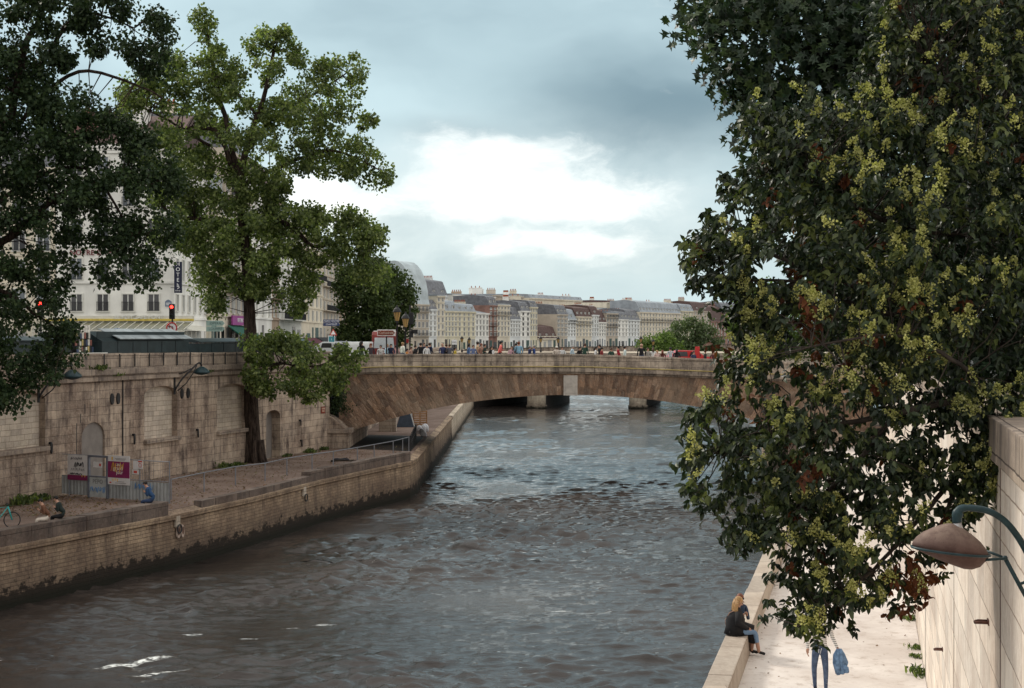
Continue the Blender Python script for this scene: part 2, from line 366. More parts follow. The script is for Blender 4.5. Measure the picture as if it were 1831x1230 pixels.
# ------------------------------------------------------------------ the river
def fft_tile(n, lo, hi, seed, ani=1.0, ang=0.):
    r = np.random.RandomState(seed); k = np.fft.fftfreq(n)*n; kx, ky = np.meshgrid(k, k, indexing='ij')
    c, s_ = math.cos(ang), math.sin(ang); a = (kx*c+ky*s_)*ani; b = (-kx*s_+ky*c)
    kk = np.hypot(a, b)+1e-6; amp = np.exp(-((np.log(kk/math.sqrt(lo*hi)))/(math.log(hi/lo)*.5))**2)/kk**.9
    f = np.fft.ifft2(amp*np.exp(2j*np.pi*r.rand(n, n))).real; return f/f.std()
T1 = fft_tile(512, 8, 60, 1, 1.6, .25); T2 = fft_tile(512, 6, 40, 2); T3 = fft_tile(256, 2, 9, 5)
def samp(T, x, y, L):
    n = T.shape[0]; u = (x/L*n) % n; v = (y/L*n) % n; i = np.floor(u).astype(int) % n; j = np.floor(v).astype(int) % n; fu = u-np.floor(u); fv = v-np.floor(v)
    i1 = (i+1) % n; j1 = (j+1) % n
    return T[i, j]*(1-fu)*(1-fv)+T[i1, j]*fu*(1-fv)+T[i, j1]*(1-fu)*fv+T[i1, j1]*fu*fv
def wave(x, y):
    w1 = samp(T1, x*.5+y*.12, y, 26.); w2 = samp(T2, x*.55, y-.1*x, 11.); sw = samp(T3, x, y, 75.)
    e = np.exp(-(((x-1.5)/8)**2+((y-86)/13)**2))          # turbulence below the bridge
    w1 = np.where(w1 > 0, np.abs(w1)**1.3*1.1, w1*.8)
    a = (.027+.018*sw)*np.clip(1.25-(y-40)/160, .45, 1.)+.030*e
    return w1*a+w2*a*.7+.016*sw
def river():
    vs, fs = [], []; base = 0
    for x0, x1, y0, y1, st in ((-26, 14, 24, 72, .115), (-16, 26, 72, 135, .19), (-13, 62, 135, 300, .42)):
        xs = np.arange(x0, x1+st, st); ys = np.arange(y0, y1+st*.5, st); X, Y = np.meshgrid(xs, ys, indexing='ij'); Z = wave(X, Y)
        nx, ny = X.shape; vs.append(np.stack([X, Y, Z], -1).reshape(-1, 3)); I = np.arange(nx*ny).reshape(nx, ny)+base
        fs.append(np.stack([I[:-1, :-1], I[1:, :-1], I[1:, 1:], I[:-1, 1:]], -1).reshape(-1, 4)); base += nx*ny
    vs.append(np.array([(-900, -200, -.22), (900, -200, -.22), (900, 1500, -.22), (-900, 1500, -.22)])); fs.append(np.arange(4).reshape(1, 4)+base)
    return rawmesh('river', np.concatenate(vs), np.concatenate(fs), smooth=True)
def rawmesh(name, v, f, smooth=False, mi=None):
    me = bpy.data.meshes.new(name); n = f.shape[1]
    me.vertices.add(len(v)); me.vertices.foreach_set('co', v.astype('f').ravel())
    me.loops.add(f.size); me.loops.foreach_set('vertex_index', f.astype('i').ravel())
    me.polygons.add(len(f)); me.polygons.foreach_set('loop_start', np.arange(len(f), dtype='i')*n); me.polygons.foreach_set('loop_total', np.full(len(f), n, 'i'))
    if smooth: me.polygons.foreach_set('use_smooth', np.ones(len(f), bool))
    if mi is not None: me.polygons.foreach_set('material_index', mi.astype('i'))
    me.update(calc_edges=True); o = bpy.data.objects.new(name, me); COL.objects.link(o); return o
def water_mat():
    m, t, b, o = newmat('river_water'); g = t.new('ShaderNodeNewGeometry').outputs['Position']
    n = t.noise(t.scl(g, (.10, .10, .1)), 1, 4, .6)
    c = t.mix(t.ramp(n, .35, .65), (.027, .0215, .019), (.050, .041, .037))
    foam = None
    wob = t.vmath('MULTIPLY', t.vmath('SUBTRACT', t.noise(g, .9, 5, .7, col=True), (.5, .5, .5)), (.8, .45, 0))
    gw = t.vmath('ADD', g, wob)
    def patch(px, py, rx, ry, rot):
        p = G(px, py, 0); q = t.vmath('SUBTRACT', gw, (p.x, p.y, 0))
        mp = t.n.new('ShaderNodeMapping'); mp.vector_type = 'POINT'; t.l.new(q, mp.inputs[0]); mp.inputs['Rotation'].default_value = (0, 0, R(rot))
        q = t.vmath('MULTIPLY', mp.outputs[0], (1/rx, 1/ry, 0)); return t.ramp(t.vmath('LENGTH', q), .55, 1.05, 1., 0.)
    for a in ((245, 1186, 1.5, .26, -30), (283, 1203, 1.1, .16, -34), (580, 1117, .42, .2, -10), (345, 1133, .35, .1, -10), (445, 1142, .35, .11, -10), (205, 1193, .5, .1, -30), (520, 1123, .5, .09, -12), (1000, 1092, .5, .12, -5), (1480, 1190, .2, .1, 0)):
        q = patch(*a); foam = q if foam is None else t.math('MAXIMUM', foam, q)
    fl = t.math('MULTIPLY', t.ramp(t.noise(t.scl(g, (1, 1.6, 1)), 5, 6, .75), .685, .73), t.ramp(t.noise(g, .22, 3), .5, .65))
    foam = t.math('MAXIMUM', t.math('MULTIPLY', foam, t.ramp(t.noise(t.scl(g, (.5, 1, 1)), 8, 6, .75), .43, .58)), t.math('MULTIPLY', fl, .12))
    c = t.mix(foam, c, (.75, .78, .76))
    t.put(b.inputs['Base Color'], c); b.inputs['IOR'].default_value = 1.36; b.inputs['Specular IOR Level'].default_value = .5
    t.put(b.inputs['Roughness'], t.math('ADD', .045, t.math('MULTIPLY', foam, .6)))
    h = t.math('ADD', t.math('MULTIPLY', t.noise(t.scl(g, (.6, 1.5, 1)), 2.4, 5, .68), .8), t.math('MULTIPLY', t.noise(t.scl(g, (.8, 1.4, 1)), 8, 4, .6), .32))
    bp = t.new('ShaderNodeBump', Height=h, Strength=.5, Distance=.09); t.l.new(bp.outputs[0], b.inputs['Normal'])
    return m
rv = river(); rv.data.materials.append(water_mat()); tag(rv, kind='structure')

# ------------------------------------------------------------------ lines of the two banks
QL = [(-33, 24), (-25.9, 42), (-19.45, 59.2), (-15.5, 69.5), (-12.95, 77.9), (-10.75, 87.0), (-8.6, 94), (-6.6, 100.2), (-6.35, 103), (-6.1, 141), (-5.6, 224), (-6, 300)]
FW = Frame((-33.1, 40), (-12.8, 110)); UW = FW.u
FR = Frame((26.7, 112), (.02, -6)); XW = lambda Y: 1.37+.226*Y; XE = lambda Y: -3.3+.223*Y
def ngon(name, pts, z, mat, kind='structure'):
    b = MB(); b.add([(x, y, z) for x, y in pts], [tuple(range(len(pts)))]); o = b.build(name, mat, fix=False)
    if o.data.polygons[0].normal.z < 0: o.data.flip_normals()
    return tag(o, kind=kind)
# river bed and far land as one big sheet, the streets on top of the walls
ngon('ground', [(-4000, -3000), (4000, -3000), (4000, 6000), (-4000, 6000)], -2.0, G_DIRT)
ngon('street', [(-60, -60), (-33.6, 40), (-13.4, 110), (-13, 126), (-12.8, 205), (-28, 205), (-31, 345), (-4000, 345), (-4000, -60)], 8.45, G_ROAD)
ngon('far_street', [(-4000, 190), (-13.5, 190), (-13, 300), (-14, 420), (12, 492), (108, 690), (600, 1600), (4000, 5000), (-4000, 5000)], 6.1, G_ROAD)
ngon('far_embankment', [(XW(-6)+.6, -6), (27.3, 112), (31, 126), (52, 224), (70, 300), (120, 420), (220, 640), (900, 1500), (4000, 4000), (4000, -6)], 7.9, G_ROAD)
qg = ngon('quay_ground', [(-50, 24), (-33.1, 40), (-12.6, 110.6), (-12.4, 124), (-12, 300), (-6.3, 300), (-5.9, 224), (-6.4, 141), (-6.7, 103), (-6.95, 100), (-9, 93.5), (-11.2, 86.6), (-13.4, 77.5), (-16, 69.2), (-19.9, 59), (-26.3, 41.8), (-33.5, 24)], 2.5, G_DIRT)
ngon('promenade', [(XE(-6), -6), (XE(130), 130), (XW(130), 130), (XW(-6), -6)], 2.5, G_PROM)
# lower quay wall on the left bank, with a string course and two lengths of coping
b = MB(); b.sweep(QL[:-2]+[(-6.0, 155)], [(.22, -2), (.0, 2.12), (.14, 2.14), (.16, 2.36), (0, 2.38), (-.35, 2.492)])
lq = b.build('quay_wall', S_LOW, world=False); tag(lq, 'low rough stone wall of the left quay with black algae along the waterline', 'quay wall')
S_REAR = stone('pale_rear_quay_stone', (.42, .35, .27), (.60, .52, .42), (.25, .2, .15), .6, .3, .010, .45, algae=.15, blotch=(.25, .19, .14))
b = MB(); b.sweep([(-6.0, 155.01), (-5.6, 224), (-6, 300)], [(.2, -2), (.0, 2.2), (.12, 2.22), (.12, 2.4), (-.35, 2.492)])
tag(b.build('rear_quay_wall', S_REAR), 'pale clean stretch of quay wall seen through the arch beyond the bridge', 'quay wall')
def interp(poly, t0, t1):                                  # part of a polyline between arc lengths
    out = []; acc = 0
    for a, c in zip(poly, poly[1:]):
        L = math.dist(a, c); lo, hi = max(t0-acc, 0), min(t1-acc, L)
        if lo < hi:
            for q in (lo, hi):
                p = (a[0]+(c[0]-a[0])*q/L, a[1]+(c[1]-a[1])*q/L)
                if not out or math.dist(out[-1], p) > .02: out.append(p)
        acc += L
    return out
def arc_of(poly, X, Y):
    best = None; acc = 0
    for a, c in zip(poly, poly[1:]):
        L = math.dist(a, c); tt = max(0, min(1, ((X-a[0])*(c[0]-a[0])+(Y-a[1])*(c[1]-a[1]))/L/L)); d = math.dist((X, Y), (a[0]+(c[0]-a[0])*tt, a[1]+(c[1]-a[1])*tt))
        if best is None or d < best[0]: best = (d, acc+tt*L)
        acc += L
    return best[1]
def qarc(px, py, z=3.0): p = G(px, py, z); return arc_of(QL, p.x, p.y)
s1 = qarc(297, 896); s2 = qarc(352, 884); s3 = qarc(562, 842); s4 = arc_of(QL, -6.6, 100.2)
def coping(t0, t1, h, wdt, label, rough=.04):
    b = MB(); L = t0; k = random.Random(int(t0*10))
    while L < t1-.2:
        e = min(L+k.uniform(1.3, 2.4), t1); j = k.uniform(-rough, rough); seg = interp(QL, L+.012, e-.012)
        if len(seg) > 1: b.sweep(seg, [(.02+j*.5, 2.36), (.03+j*.5, 2.5+h+j*.5), (-wdt, 2.5+h+j*.6), (-wdt, 2.36)], close=True)
        L = e
    o = b.build('coping', S_CURB, bevel=.025); return tag(o, label, 'coping')
coping(0, s1, .5, .55, 'thick dark stone coping two people sit on at the near left bank')
coping(s2, s3, .22, .4, 'thin broken stone coping along the railed middle of the left bank')
coping(s3, s4+.6, .46, .5, 'raised dark stone coping ending at the corner by the bridge')
# right bank: embankment face, seat-high kerb wall, promenade
RE = [(XE(y), y) for y in (-6, 20, 60, 112, 130)][::-1]
b = MB(); b.sweep(RE, [(.2, -2), (0, 2.3), (0, 2.496)]); tag(b.build('embankment_wall', S_LOW), 'stone face of the right bank dropping from the promenade to the water', 'quay wall')
S_SEAT = stone('seat_wall_stone', (.36, .30, .25), (.50, .44, .38), (.2, .16, .13), 9, 3, .01, .45, blotch=(.22, .17, .14))
b = MB(); L = -6; kk = random.Random(3)
while L < 111:
    e = L+kk.uniform(2.2, 3.4); j = kk.uniform(-.008, .008)
    b.sweep([(XE(e-.01), e-.01), (XE(L+.01), L+.01)], [(.03+j, 2.3), (.03+j, 3.03+j), (-.50, 3.03+j), (-.53, 2.49)], close=True); L = e
tag(b.build('seat_wall', S_SEAT, bevel=.025), 'low stone wall at the edge of the pale promenade where two women sit', 'low wall')

# ------------------------------------------------------------------ the tall retaining wall on the left
ZT = lambda u: 9.55-.0065*(u-33)*1.0 if u > 0 else 9.7     # parapet top falls gently towards the bridge
WL = FW.L
rw = empty('retaining_wall', (FW.A.x, FW.A.y, 0), FW.rz, 'tall stained limestone retaining wall along the left quay with blind arches', 'retaining wall')
b = MB(); b.box(0, WL, 0, 1.2, 2.2, 8.05); body = b.build('wall_face', S_WALL, rw)
def arch_cut(u0, u1, z0, z1, d, rise, name='x'):
    n = 9; pts = [(u0, z0), (u1, z0)]
    for i in range(n+1):
        a = math.pi*i/n; pts.append(((u0+u1)/2+(u1-u0)/2*math.cos(a), z1-rise+rise*math.sin(a)))
    c = MB(); c.prism(pts, 'y', -.4, d); return c.build('cut', S_WALL, rw)
blind = [(-62, 81, 700, 806), (258, 317, 690, 783), (388, 441, 686, 768)]
inf = MB(); sill = MB()
for a, c, t_, s_ in blind:
    u0, u1 = UW(a), UW(c); um = (a+c)/2; z1, z0 = FW.z(um, t_), FW.z(um, s_)
    cut(body, arch_cut(u0, u1, z0, z1, .40, .45))
    inf.box(u0-.05, u1+.05, .34, .5, z0-.02, z1)
    sill.box(u0-.08, u1+.12, -.22, .38, z0-.22, z0-.003)
inf.build('blind_arch_infill', S_INF, rw); sill.build('sill', S_PARA, rw, bevel=.03)
u0, u1 = UW(146), UW(187); cut(body, arch_cut(u0, u1, 2.52, FW.z(166, 755), .16, .75))
d = MB(); d.box(u0-.05, u1+.05, .10, .4, 2.5, FW.z(166, 752)); d.build('rendered_doorway', CEMENT, rw, bevel=.0)
u0, u1 = UW(476), UW(501); cut(body, arch_cut(u0, u1, 2.45, FW.z(489, 733), .62, .42))
d = MB(); d.box(u0-.05, u1+.05, .60, .9, 2.4, FW.z(489, 731)); d.build('rendered_doorway', CEMENT, rw)
st = MB()
for i in range(28):
    a, c = WL/28*i, WL/28*(i+1)
    st.box(a+.006, c-.006, -.22+rnd.uniform(-.012, .012), .55, 8.05, 8.36); st.box(a+.006, c-.006, -.34+rnd.uniform(-.015, .015), .55, 8.363, 8.66)
st.build('string_course', S_PARA, rw, bevel=.02)
st = MB()
for i in range(36):
    a, c = WL/36*i, WL/36*(i+1); st.box(a+.006, c-.006, -.02+rnd.uniform(-.01, .01), .45, 8.663, ZT((a+c)/2)-.13); st.box(a+.004, c-.004, -.07+rnd.uniform(-.01, .01), .5, ZT((a+c)/2)-.127, ZT((a+c)/2))
st.build('parapet', S_PARA, rw, bevel=.015)
j = MB(); uj = UW(219); j.box(uj-.035, uj+.035, -.045, .02, 2.5, 8.04); j.build('drain_pipe', IRON, rw)
for a, t0, t1 in ((152, 722, 740), (161, 722, 752), (144, 740, 757), (137, 757, 775), (137, 775, 812)):  # dark settlement cracks stepping down the joints
    j = MB(); uu = UW(a); q = FW.z(a, t0), FW.z(a, t1); j.box(uu-.03, uu+.03, -.006, .01, q[1], q[0]); j.build('crack', IRON, rw)
for a, c in ((205, 713), (330, 703)):                      # paired oval drain mouths, black with streaks
    for s_ in (-5.5, 5.5):
        uu, zz = UW(a+s_), FW.z(a, c); o = MB(); pts = [(uu+.16*math.cos(q)*1.05, zz+.30*math.sin(q)) for q in np.linspace(0, 2*math.pi, 17)[:-1]]
        o.prism(pts, 'y', -.07, .01); o.build('drain_mouth', IRON, rw, bevel=.02)
def ring(frame, px, py, label, r=.17, z=None, out=.12):
    u = frame.u(px); z = frame.z(px, py); e = empty('mooring_ring', frame.w(u, out*.3, z), frame.rz, label, 'mooring ring', 'mooring rings on the quay walls')
    o = MB(); r *= 1.25; o.torus((0, -.09, -r*.85), r, .045, Matrix.Rotation(R(90), 3, 'X') @ Matrix.Rotation(R(25), 3, 'Y'), 18, 6, sx=.8); o.build('ring', IRON, e, smooth=True)
    o = MB(); o.cbox((0, -.03, .02), (.1, .14, .12)); o.build('staple', IRON, e, bevel=.01); return e
ring(FW, 88, 793, 'iron mooring ring beside the sill of the leftmost blind arch', .2)
ring(FW, 237, 778, 'iron mooring ring between the drain pipe and the middle blind arch', .2)
ring(FW, 351, 769, 'iron mooring ring right of the middle blind arch', .17)
ring(FW, 537, 788, 'iron mooring ring low on the wall between the dark doorway and the bridge', .16)
ring(FW, 535, 752, 'iron mooring ring high on the wall between the dark doorway and the bridge', .13)
# small red sign near the bridge
e = empty('wall_sign', FW.w(UW(577), .03, FW.z(577, 733)), FW.rz, 'small dark red notice fixed to the quay wall beside the bridge', 'sign')
RED = M('sign_red', (.22, .045, .03), .5, .1); o = MB(); o.cbox((0, 0, 0), (.68, .03, .46)); o.build('panel', RED, e)
o = MB(); o.cbox((-.2, -.02, .1), (.12, .008, .1)); o.cbox((.0, -.02, .1), (.1, .008, .1)); o.cbox((.17, -.02, .1), (.16, .008, .1)); o.cbox((0, -.02, -.02), (.5, .008, .03)); o.cbox((0, -.02, -.1), (.46, .008, .03)); o.build('lettering', M('sign_cream', (.6, .45, .35)), e)

# ------------------------------------------------------------------ the near bridge
YB, YB2 = 112.0, 124.0; BX = lambda px: (px-CX)/25.0; BZ = lambda py: CZ-(py-HY)/25.0
XC = BX(1020); HS, RISE, ZC = 15.6, 2.55, BZ(706); RR = (HS*HS+RISE*RISE)/(2*RISE)
def dz(x): px = CX+x*25; return -.36*max(0, (px-1035)/245)**1.1 if px > 1035 else -.12*max(0, (700-px)/100)
def zi(x): q = x-XC; return ZC-(RR-math.sqrt(max(0, RR*RR-q*q)))
br = empty('stone_bridge', (XC, YB, 0), 0, 'single arch stone bridge with brown rubble face crossing the river, people on top', 'bridge')
NX = 64; xs = [XC-HS+2*HS*i/NX for i in range(NX+1)]
def dome(vs): return vs
bm = bmesh.new(); uvl = bm.loops.layers.uv.new('UVMap')
def fanuv(x, z):
    cz = ZC-RR*.42; a = math.atan2(x-XC, z-cz); return (a*RR*.42*1.12, math.hypot(x-XC, z-cz))
NZ = 6; ztop = lambda x: BZ(668)+dz(x)
XL, XR = BX(606), XC+HS+6
gx = [XL, (XL+xs[0])/2]+xs+[XC+HS+1.5, XC+HS+4, XR]
def zlow(x): return zi(x) if xs[0] <= x <= xs[-1] else (-1.8 if x > XC else 2.2)
rows = []
for k, x in enumerate(gx):
    zl = zi(min(max(x, xs[0]), xs[-1])) if True else 0
    zl = zl if xs[0]-1e-6 <= x <= xs[-1]+1e-6 else zi(xs[0])
    rows.append([bm.verts.new((x-XC, 0, zl+(ztop(x)-zl)*j/NZ)) for j in range(NZ+1)])
for k in range(len(gx)-1):
    for j in range(NZ):
        f = bm.faces.new((rows[k][j], rows[k+1][j], rows[k+1][j+1], rows[k][j+1]))
        for l in f.loops: l[uvl].uv = fanuv(l.vert.co.x+XC, l.vert.co.z)
# the vault behind the face
back = [bm.verts.new((x-XC, YB2-YB, zi(x))) for x in xs]; i0 = 2
for k in range(NX):
    f = bm.faces.new((rows[k+i0][0], back[k], back[k+1], rows[k+1+i0][0]))
    for l in f.loops: l[uvl].uv = (l.vert.co.y*.8, l.vert.co.x)
me = bpy.data.meshes.new('arch_face'); bm.to_mesh(me); bm.free(); me.materials.append(S_ARCH)
o = bpy.data.objects.new('arch_face', me); COL.objects.link(o); o.parent = br
o = MB(); o.box(XL-XC-1.5, xs[0]-XC, .02, YB2-YB, 1.8, zi(xs[0])+.3); o.build('abutment', S_WALL, br); o = MB(); o.box(xs[-1]-XC, XR-XC+2, .02, YB2-YB, -1.9, zi(xs[-1])+.3); o.build('abutment', S_WALL, br)
o = MB()                                                    # far spandrel
for k in range(len(gx)-1):
    a, c = gx[k]-XC, gx[k+1]-XC; o.quad((a, YB2-YB, zlow(gx[k])), (c, YB2-YB, zlow(gx[k+1])), (c, YB2-YB, ztop(gx[k+1])), (a, YB2-YB, ztop(gx[k])))
o.build('rear_face', S_ARCH, br)
def band(name, z0, z1, out, thick, step, mat, bev=.02, ysh=0.):
    o = MB(); x = XL-.6; k = random.Random(int(z0*100))
    while x < XR:
        e2 = x+step*k.uniform(.75, 1.25); jj = k.uniform(-.012, .012); a, c = x-XC+.006, e2-XC-.006
        z = [z0+dz(x), z0+dz(e2), z1+dz(e2), z1+dz(x)]; y0, y1 = ysh-out+jj, ysh-out+thick
        o.add([(a, y0, z[0]), (c, y0, z[1]), (c, y1, z[1]), (a, y1, z[0]), (a, y0, z[3]), (c, y0, z[2]), (c, y1, z[2]), (a, y1, z[3])], [(3, 2, 1, 0), (4, 5, 6, 7), (0, 1, 5, 4), (1, 2, 6, 5), (2, 3, 7, 6), (3, 0, 4, 7)])
        x = e2
    return o.build(name, mat, br, bevel=bev)
zp = BZ(633)
band('cornice', BZ(668), BZ(668)+.14, .10, .8, 2.1, S_BRTOP); band('cornice', BZ(668)+.142, BZ(656), .30, 1.0, 2.1, S_BRTOP)
band('parapet', BZ(656)+.002, zp-.15, .06, .42, 1.9, S_BRTOP); band('coping', zp-.148, zp, .13, .56, 2.0, S_BRTOP)
band('parapet', BZ(656)+.002, zp-.15, .06, .42, 1.9, S_BRTOP, ysh=YB2-YB-.5); band('coping', zp-.148, zp, .13, .56, 2.0, S_BRTOP, ysh=YB2-YB-.5)
DECK = zp-.98
o = MB()
for k in range(len(gx)-1):
    a, c = gx[k]-XC, gx[k+1]-XC; o.quad((a, .3, DECK+dz(gx[k])), (c, .3, DECK+dz(gx[k+1])), (c, YB2-YB, DECK+dz(gx[k+1])), (a, YB2-YB, DECK+dz(gx[k])))
o.build('deck', G_ROAD, br)
o = MB(); pts = [(x-XC, -.34, BZ(656)+.03+dz(x)) for x in gx]; o.tube(pts, .035, 6); o.build('cable', M('yellow_cable', (.42, .33, .12), .6), br)
e = MB(); e.cbox((0, -.07, (BZ(671)+BZ(707))/2), (BX(1033)-BX(1008), .22, BZ(671)-BZ(707)), 0); e.cbox((0, -.19, (BZ(671)+BZ(707))/2), (.72, .03, 1.1), 0)
e.build('keystone_plaque', M('plaque_stone', (.42, .385, .345), .85, .18, 2.5, .2), br, bevel=.02)
# pilaster with capital where the quay wall meets the bridge
e = empty('abutment_pier', (BX(611), 110.6, 2.5), 0, 'squat stone pier with projecting cap at the foot of the bridge arch', 'pier')
o = MB(); o.box(-.75, .75, -.9, 1.2, -.2, 1.05); o.build('shaft', S_WALL, e, bevel=.03)
o = MB(); o.box(-.9, .92, -1.05, 1.2, 1.053, 1.35); o.build('cap', S_PARA, e, bevel=.04)
o = MB(); o.prism([(-.8, 1.353), (.5, 1.353), (.1, 1.75), (-.5, 2.2), (-.8, 2.3)], 'y', -.8, 1.2); o.build('weathering', S_WALL, e, bevel=.04)
tag(ngon('arch_shade_patch', [(-12.35, YB-2.4), (-12.3, YB2+1), (-6.9, YB2-1), (-6.9, YB-5.5), (-8.6, YB-4)], 2.504, M('painted_shade_ground', (.022, .018, .016), .8, .35, 2, .3)), kind='structure')  # near-black sheet painting the shade under the arch onto the quay floor
# wall returns beyond the bridge along the left bank
b = MB(); b.box(-13.0, -12.0, 124.2, 300, 2.2, 8.4); tag(b.build('rear_retaining_wall', S_WALL), 'retaining wall of the left quay continuing past the bridge', 'retaining wall')
b = MB(); b.sweep([(32, 130), (53, 224), (71, 300), (121, 420), (221, 640)], [(0, -2), (0, 8.2), (.5, 8.2)]); tag(b.build('island_wall', S_WALL), 'high embankment wall of the island beyond the bridge', 'retaining wall')
b = MB(); b.sweep([(-12, 298), (-13, 420), (13, 492), (109, 690)], [(0, -2), (0, 6.8), (.5, 6.8)]); tag(b.build('far_quay_wall', S_WALL), 'far quay wall running below the distant row of houses', 'retaining wall')
# ------------------------------------------------------------------ right retaining wall
rr = empty('pale_retaining_wall', (FR.A.x, FR.A.y, 0), FR.rz, 'bright pale ashlar wall rising beside the promenade on the right', 'retaining wall')
b = MB(); b.box(0, FR.L, 0, .9, 2.2, 9.1); b.build('wall_face', S_RIGHT, rr)
b = MB()
for i in range(60): a = FR.L/60*i; b.box(a+.005, a+FR.L/60-.005, -.07+rnd.uniform(-.01, .01), .9, 9.1, 9.55)
b.build('coping', S_PARA, rr, bevel=.02)
dj = M('open_joint', (.10, .06, .05), .9, .3, 6)
for px, w_ in ((1789, .022), (1706, .02), (1655, .016), (1640, .012)):
    u = FR.u(px); b = MB(); z = 2.5
    while z < 9.0: b.box(u-w_+rnd.uniform(-.008, .008), u+w_+rnd.uniform(-.008, .008), -.006, .01, z, z+.52); z += .521
    b.build('expansion_joint', dj, rr)
for px, py, lb in ((1768, 1112, 'rusty mooring staple on the pale wall right under the lamp'), (1686, 1161, 'lower rusty mooring staple further along the pale wall')):
    u = FR.u(px); e = empty('wall_staple', FR.w(u, 0, FR.z(px, py)), FR.rz, lb, 'staple', 'iron staples on the pale wall')
    e.scale = (.62,)*3; o = MB(); s_ = 1.0; o.tube([(-.09, 0, 0), (-.09, -.18, 0), (-.05, -.24, -.01), (.05, -.24, -.01), (.09, -.18, 0), (.09, 0, 0)], .028, 8); o.build('hoop', M('rust', (.09, .04, .03), .8, .4, 12), e, smooth=True)
    o = MB(); o.cbox((0, 0, -.0), (.28, .04, .1)); o.build('plate', M('rust', (.09, .04, .03)), e)
# ------------------------------------------------------------------ the second bridge upstream
SHADE_STONE = M('painted_shade_stone', (.028, .024, .022), .85, .3, 1.5, .3)  # stone with the shade below the far deck put into its colour
fb = empty('far_bridge', (20, 224, 0), 0, 'far stone bridge glimpsed through the near arch on round piers', 'bridge')
def fbx(px): return (px-CX)/12.5-20
for a, c in ((943, 976), (1126, 1156)):
    o = MB(); x0, x1 = fbx(a), fbx(c); xm = (x0+x1)/2; r = (x1-x0)/2
    prof = [(xm+r*math.cos(q), r*1.3*math.sin(q)) for q in np.linspace(-math.pi, 0, 13)]+[(x1+.02, 1.2), (x0, 1.2)]
    o.prism(prof, 'z', -1.9, 3.3); o.prism([(xm+(p[0]-xm)*1.12, p[1]-.3) for p in prof], 'z', -1.9, .45); o.build('pier', S_PIER, fb); o = MB(); o.prism([(x0+.05, 1.21), (x1, 1.21), (x1+4.3, 24), (x0+3, 24)], 'z', -1.9, 3.3); o.build('pier_shaft', SHADE_STONE, fb)
    # (the shaft of the pier runs back under the deck, its shadow painted in as dark colour)
o = MB(); edges = [(fbx(620), fbx(943)), (fbx(976), fbx(1126)), (fbx(1156), fbx(1330)), (fbx(1360), fbx(1560))]
for a, c in edges:
    pts = [(a, 3.2)]+[(a+(c-a)*i/14, 3.2+2.2*math.sin(math.pi*i/14)) for i in range(1, 14)]+[(c, 3.2), (c, 7.4), (a, 7.4)]; o.prism(pts, 'y', 1.5, 24)
o.box(fbx(943), fbx(976), 1.5, 24, 3.31, 7.4); o.box(fbx(1126), fbx(1156), 1.5, 24, 3.31, 7.4); o.box(fbx(600), fbx(1600), 1.2, 24.2, 7.41, 7.9)
o.build('deck', S_PIER, fb)
o = MB(); o.prism([(-20-12, 1.5), (-20-5.5, 1.5), (-20+3.0, 24), (-20-12, 24)], 'z', -1.9, 3.2); o.build('abutment', SHADE_STONE, fb)  # dark block added to stand for the shade under the left arch
# ------------------------------------------------------------------ buildings
def wallmat(name, col, v=.10):
    m, t, b, o = newmat(name); g = t.new('ShaderNodeNewGeometry').outputs['Position']; uv = t.new('ShaderNodeTexCoord').outputs['UV']
    c = t.mix(t.ramp(t.noise(g, .25, 5, .65), .35, .65), tuple(x*(1-v) for x in col), tuple(x*(1+v) for x in col))
    c = t.mix(t.ramp(t.noise(t.scl(uv, (1.2, .1, 1)), 1, 5, .65), .5, .75, 0., .45), c, tuple(x*.55 for x in col))
    t.put(b.inputs['Base Color'], c); b.inputs['Roughness'].default_value = .9; b.inputs['Specular IOR Level'].default_value = .2; return m
W_WHITE = wallmat('white_render', (.80, .79, .74)); W_CREAM = wallmat('cream_render', (.68, .62, .50)); W_BEIGE = wallmat('beige_stone', (.50, .44, .36))
W_PALE = wallmat('pale_blue_white_render', (.72, .74, .73)); W_YEL = wallmat('yellow_cream_render', (.66, .61, .46)); W_BRICK = wallmat('red_brick', (.27, .16, .13), .3); W_TAN = wallmat('tan_stone', (.42, .32, .24), .15)
R_ZINC = M('roof_zinc', (.28, .31, .34), .55, .2, .4); R_SLATE = M('roof_slate', (.15, .155, .17), .6, .25, 1); R_RED = M('roof_tiles_dark_red', (.105, .068, .062), .85, .3, 2); R_PALE = M('roof_pale_zinc', (.42, .48, .50), .5, .15, .3)
FRAME = M('window_frame_white', (.66, .65, .60), .6, .05); SHUT = M('grey_shutter', (.34, .34, .33), .7, .12, 1); POT = M('terracotta_pot', (.30, .10, .055), .8, .3, 3); RAILM = M('balcony_iron', (.03, .03, .035), .6, .1)
WIN = {}; BOXG_ = M('shop_green', (.03, .07, .06), .5)
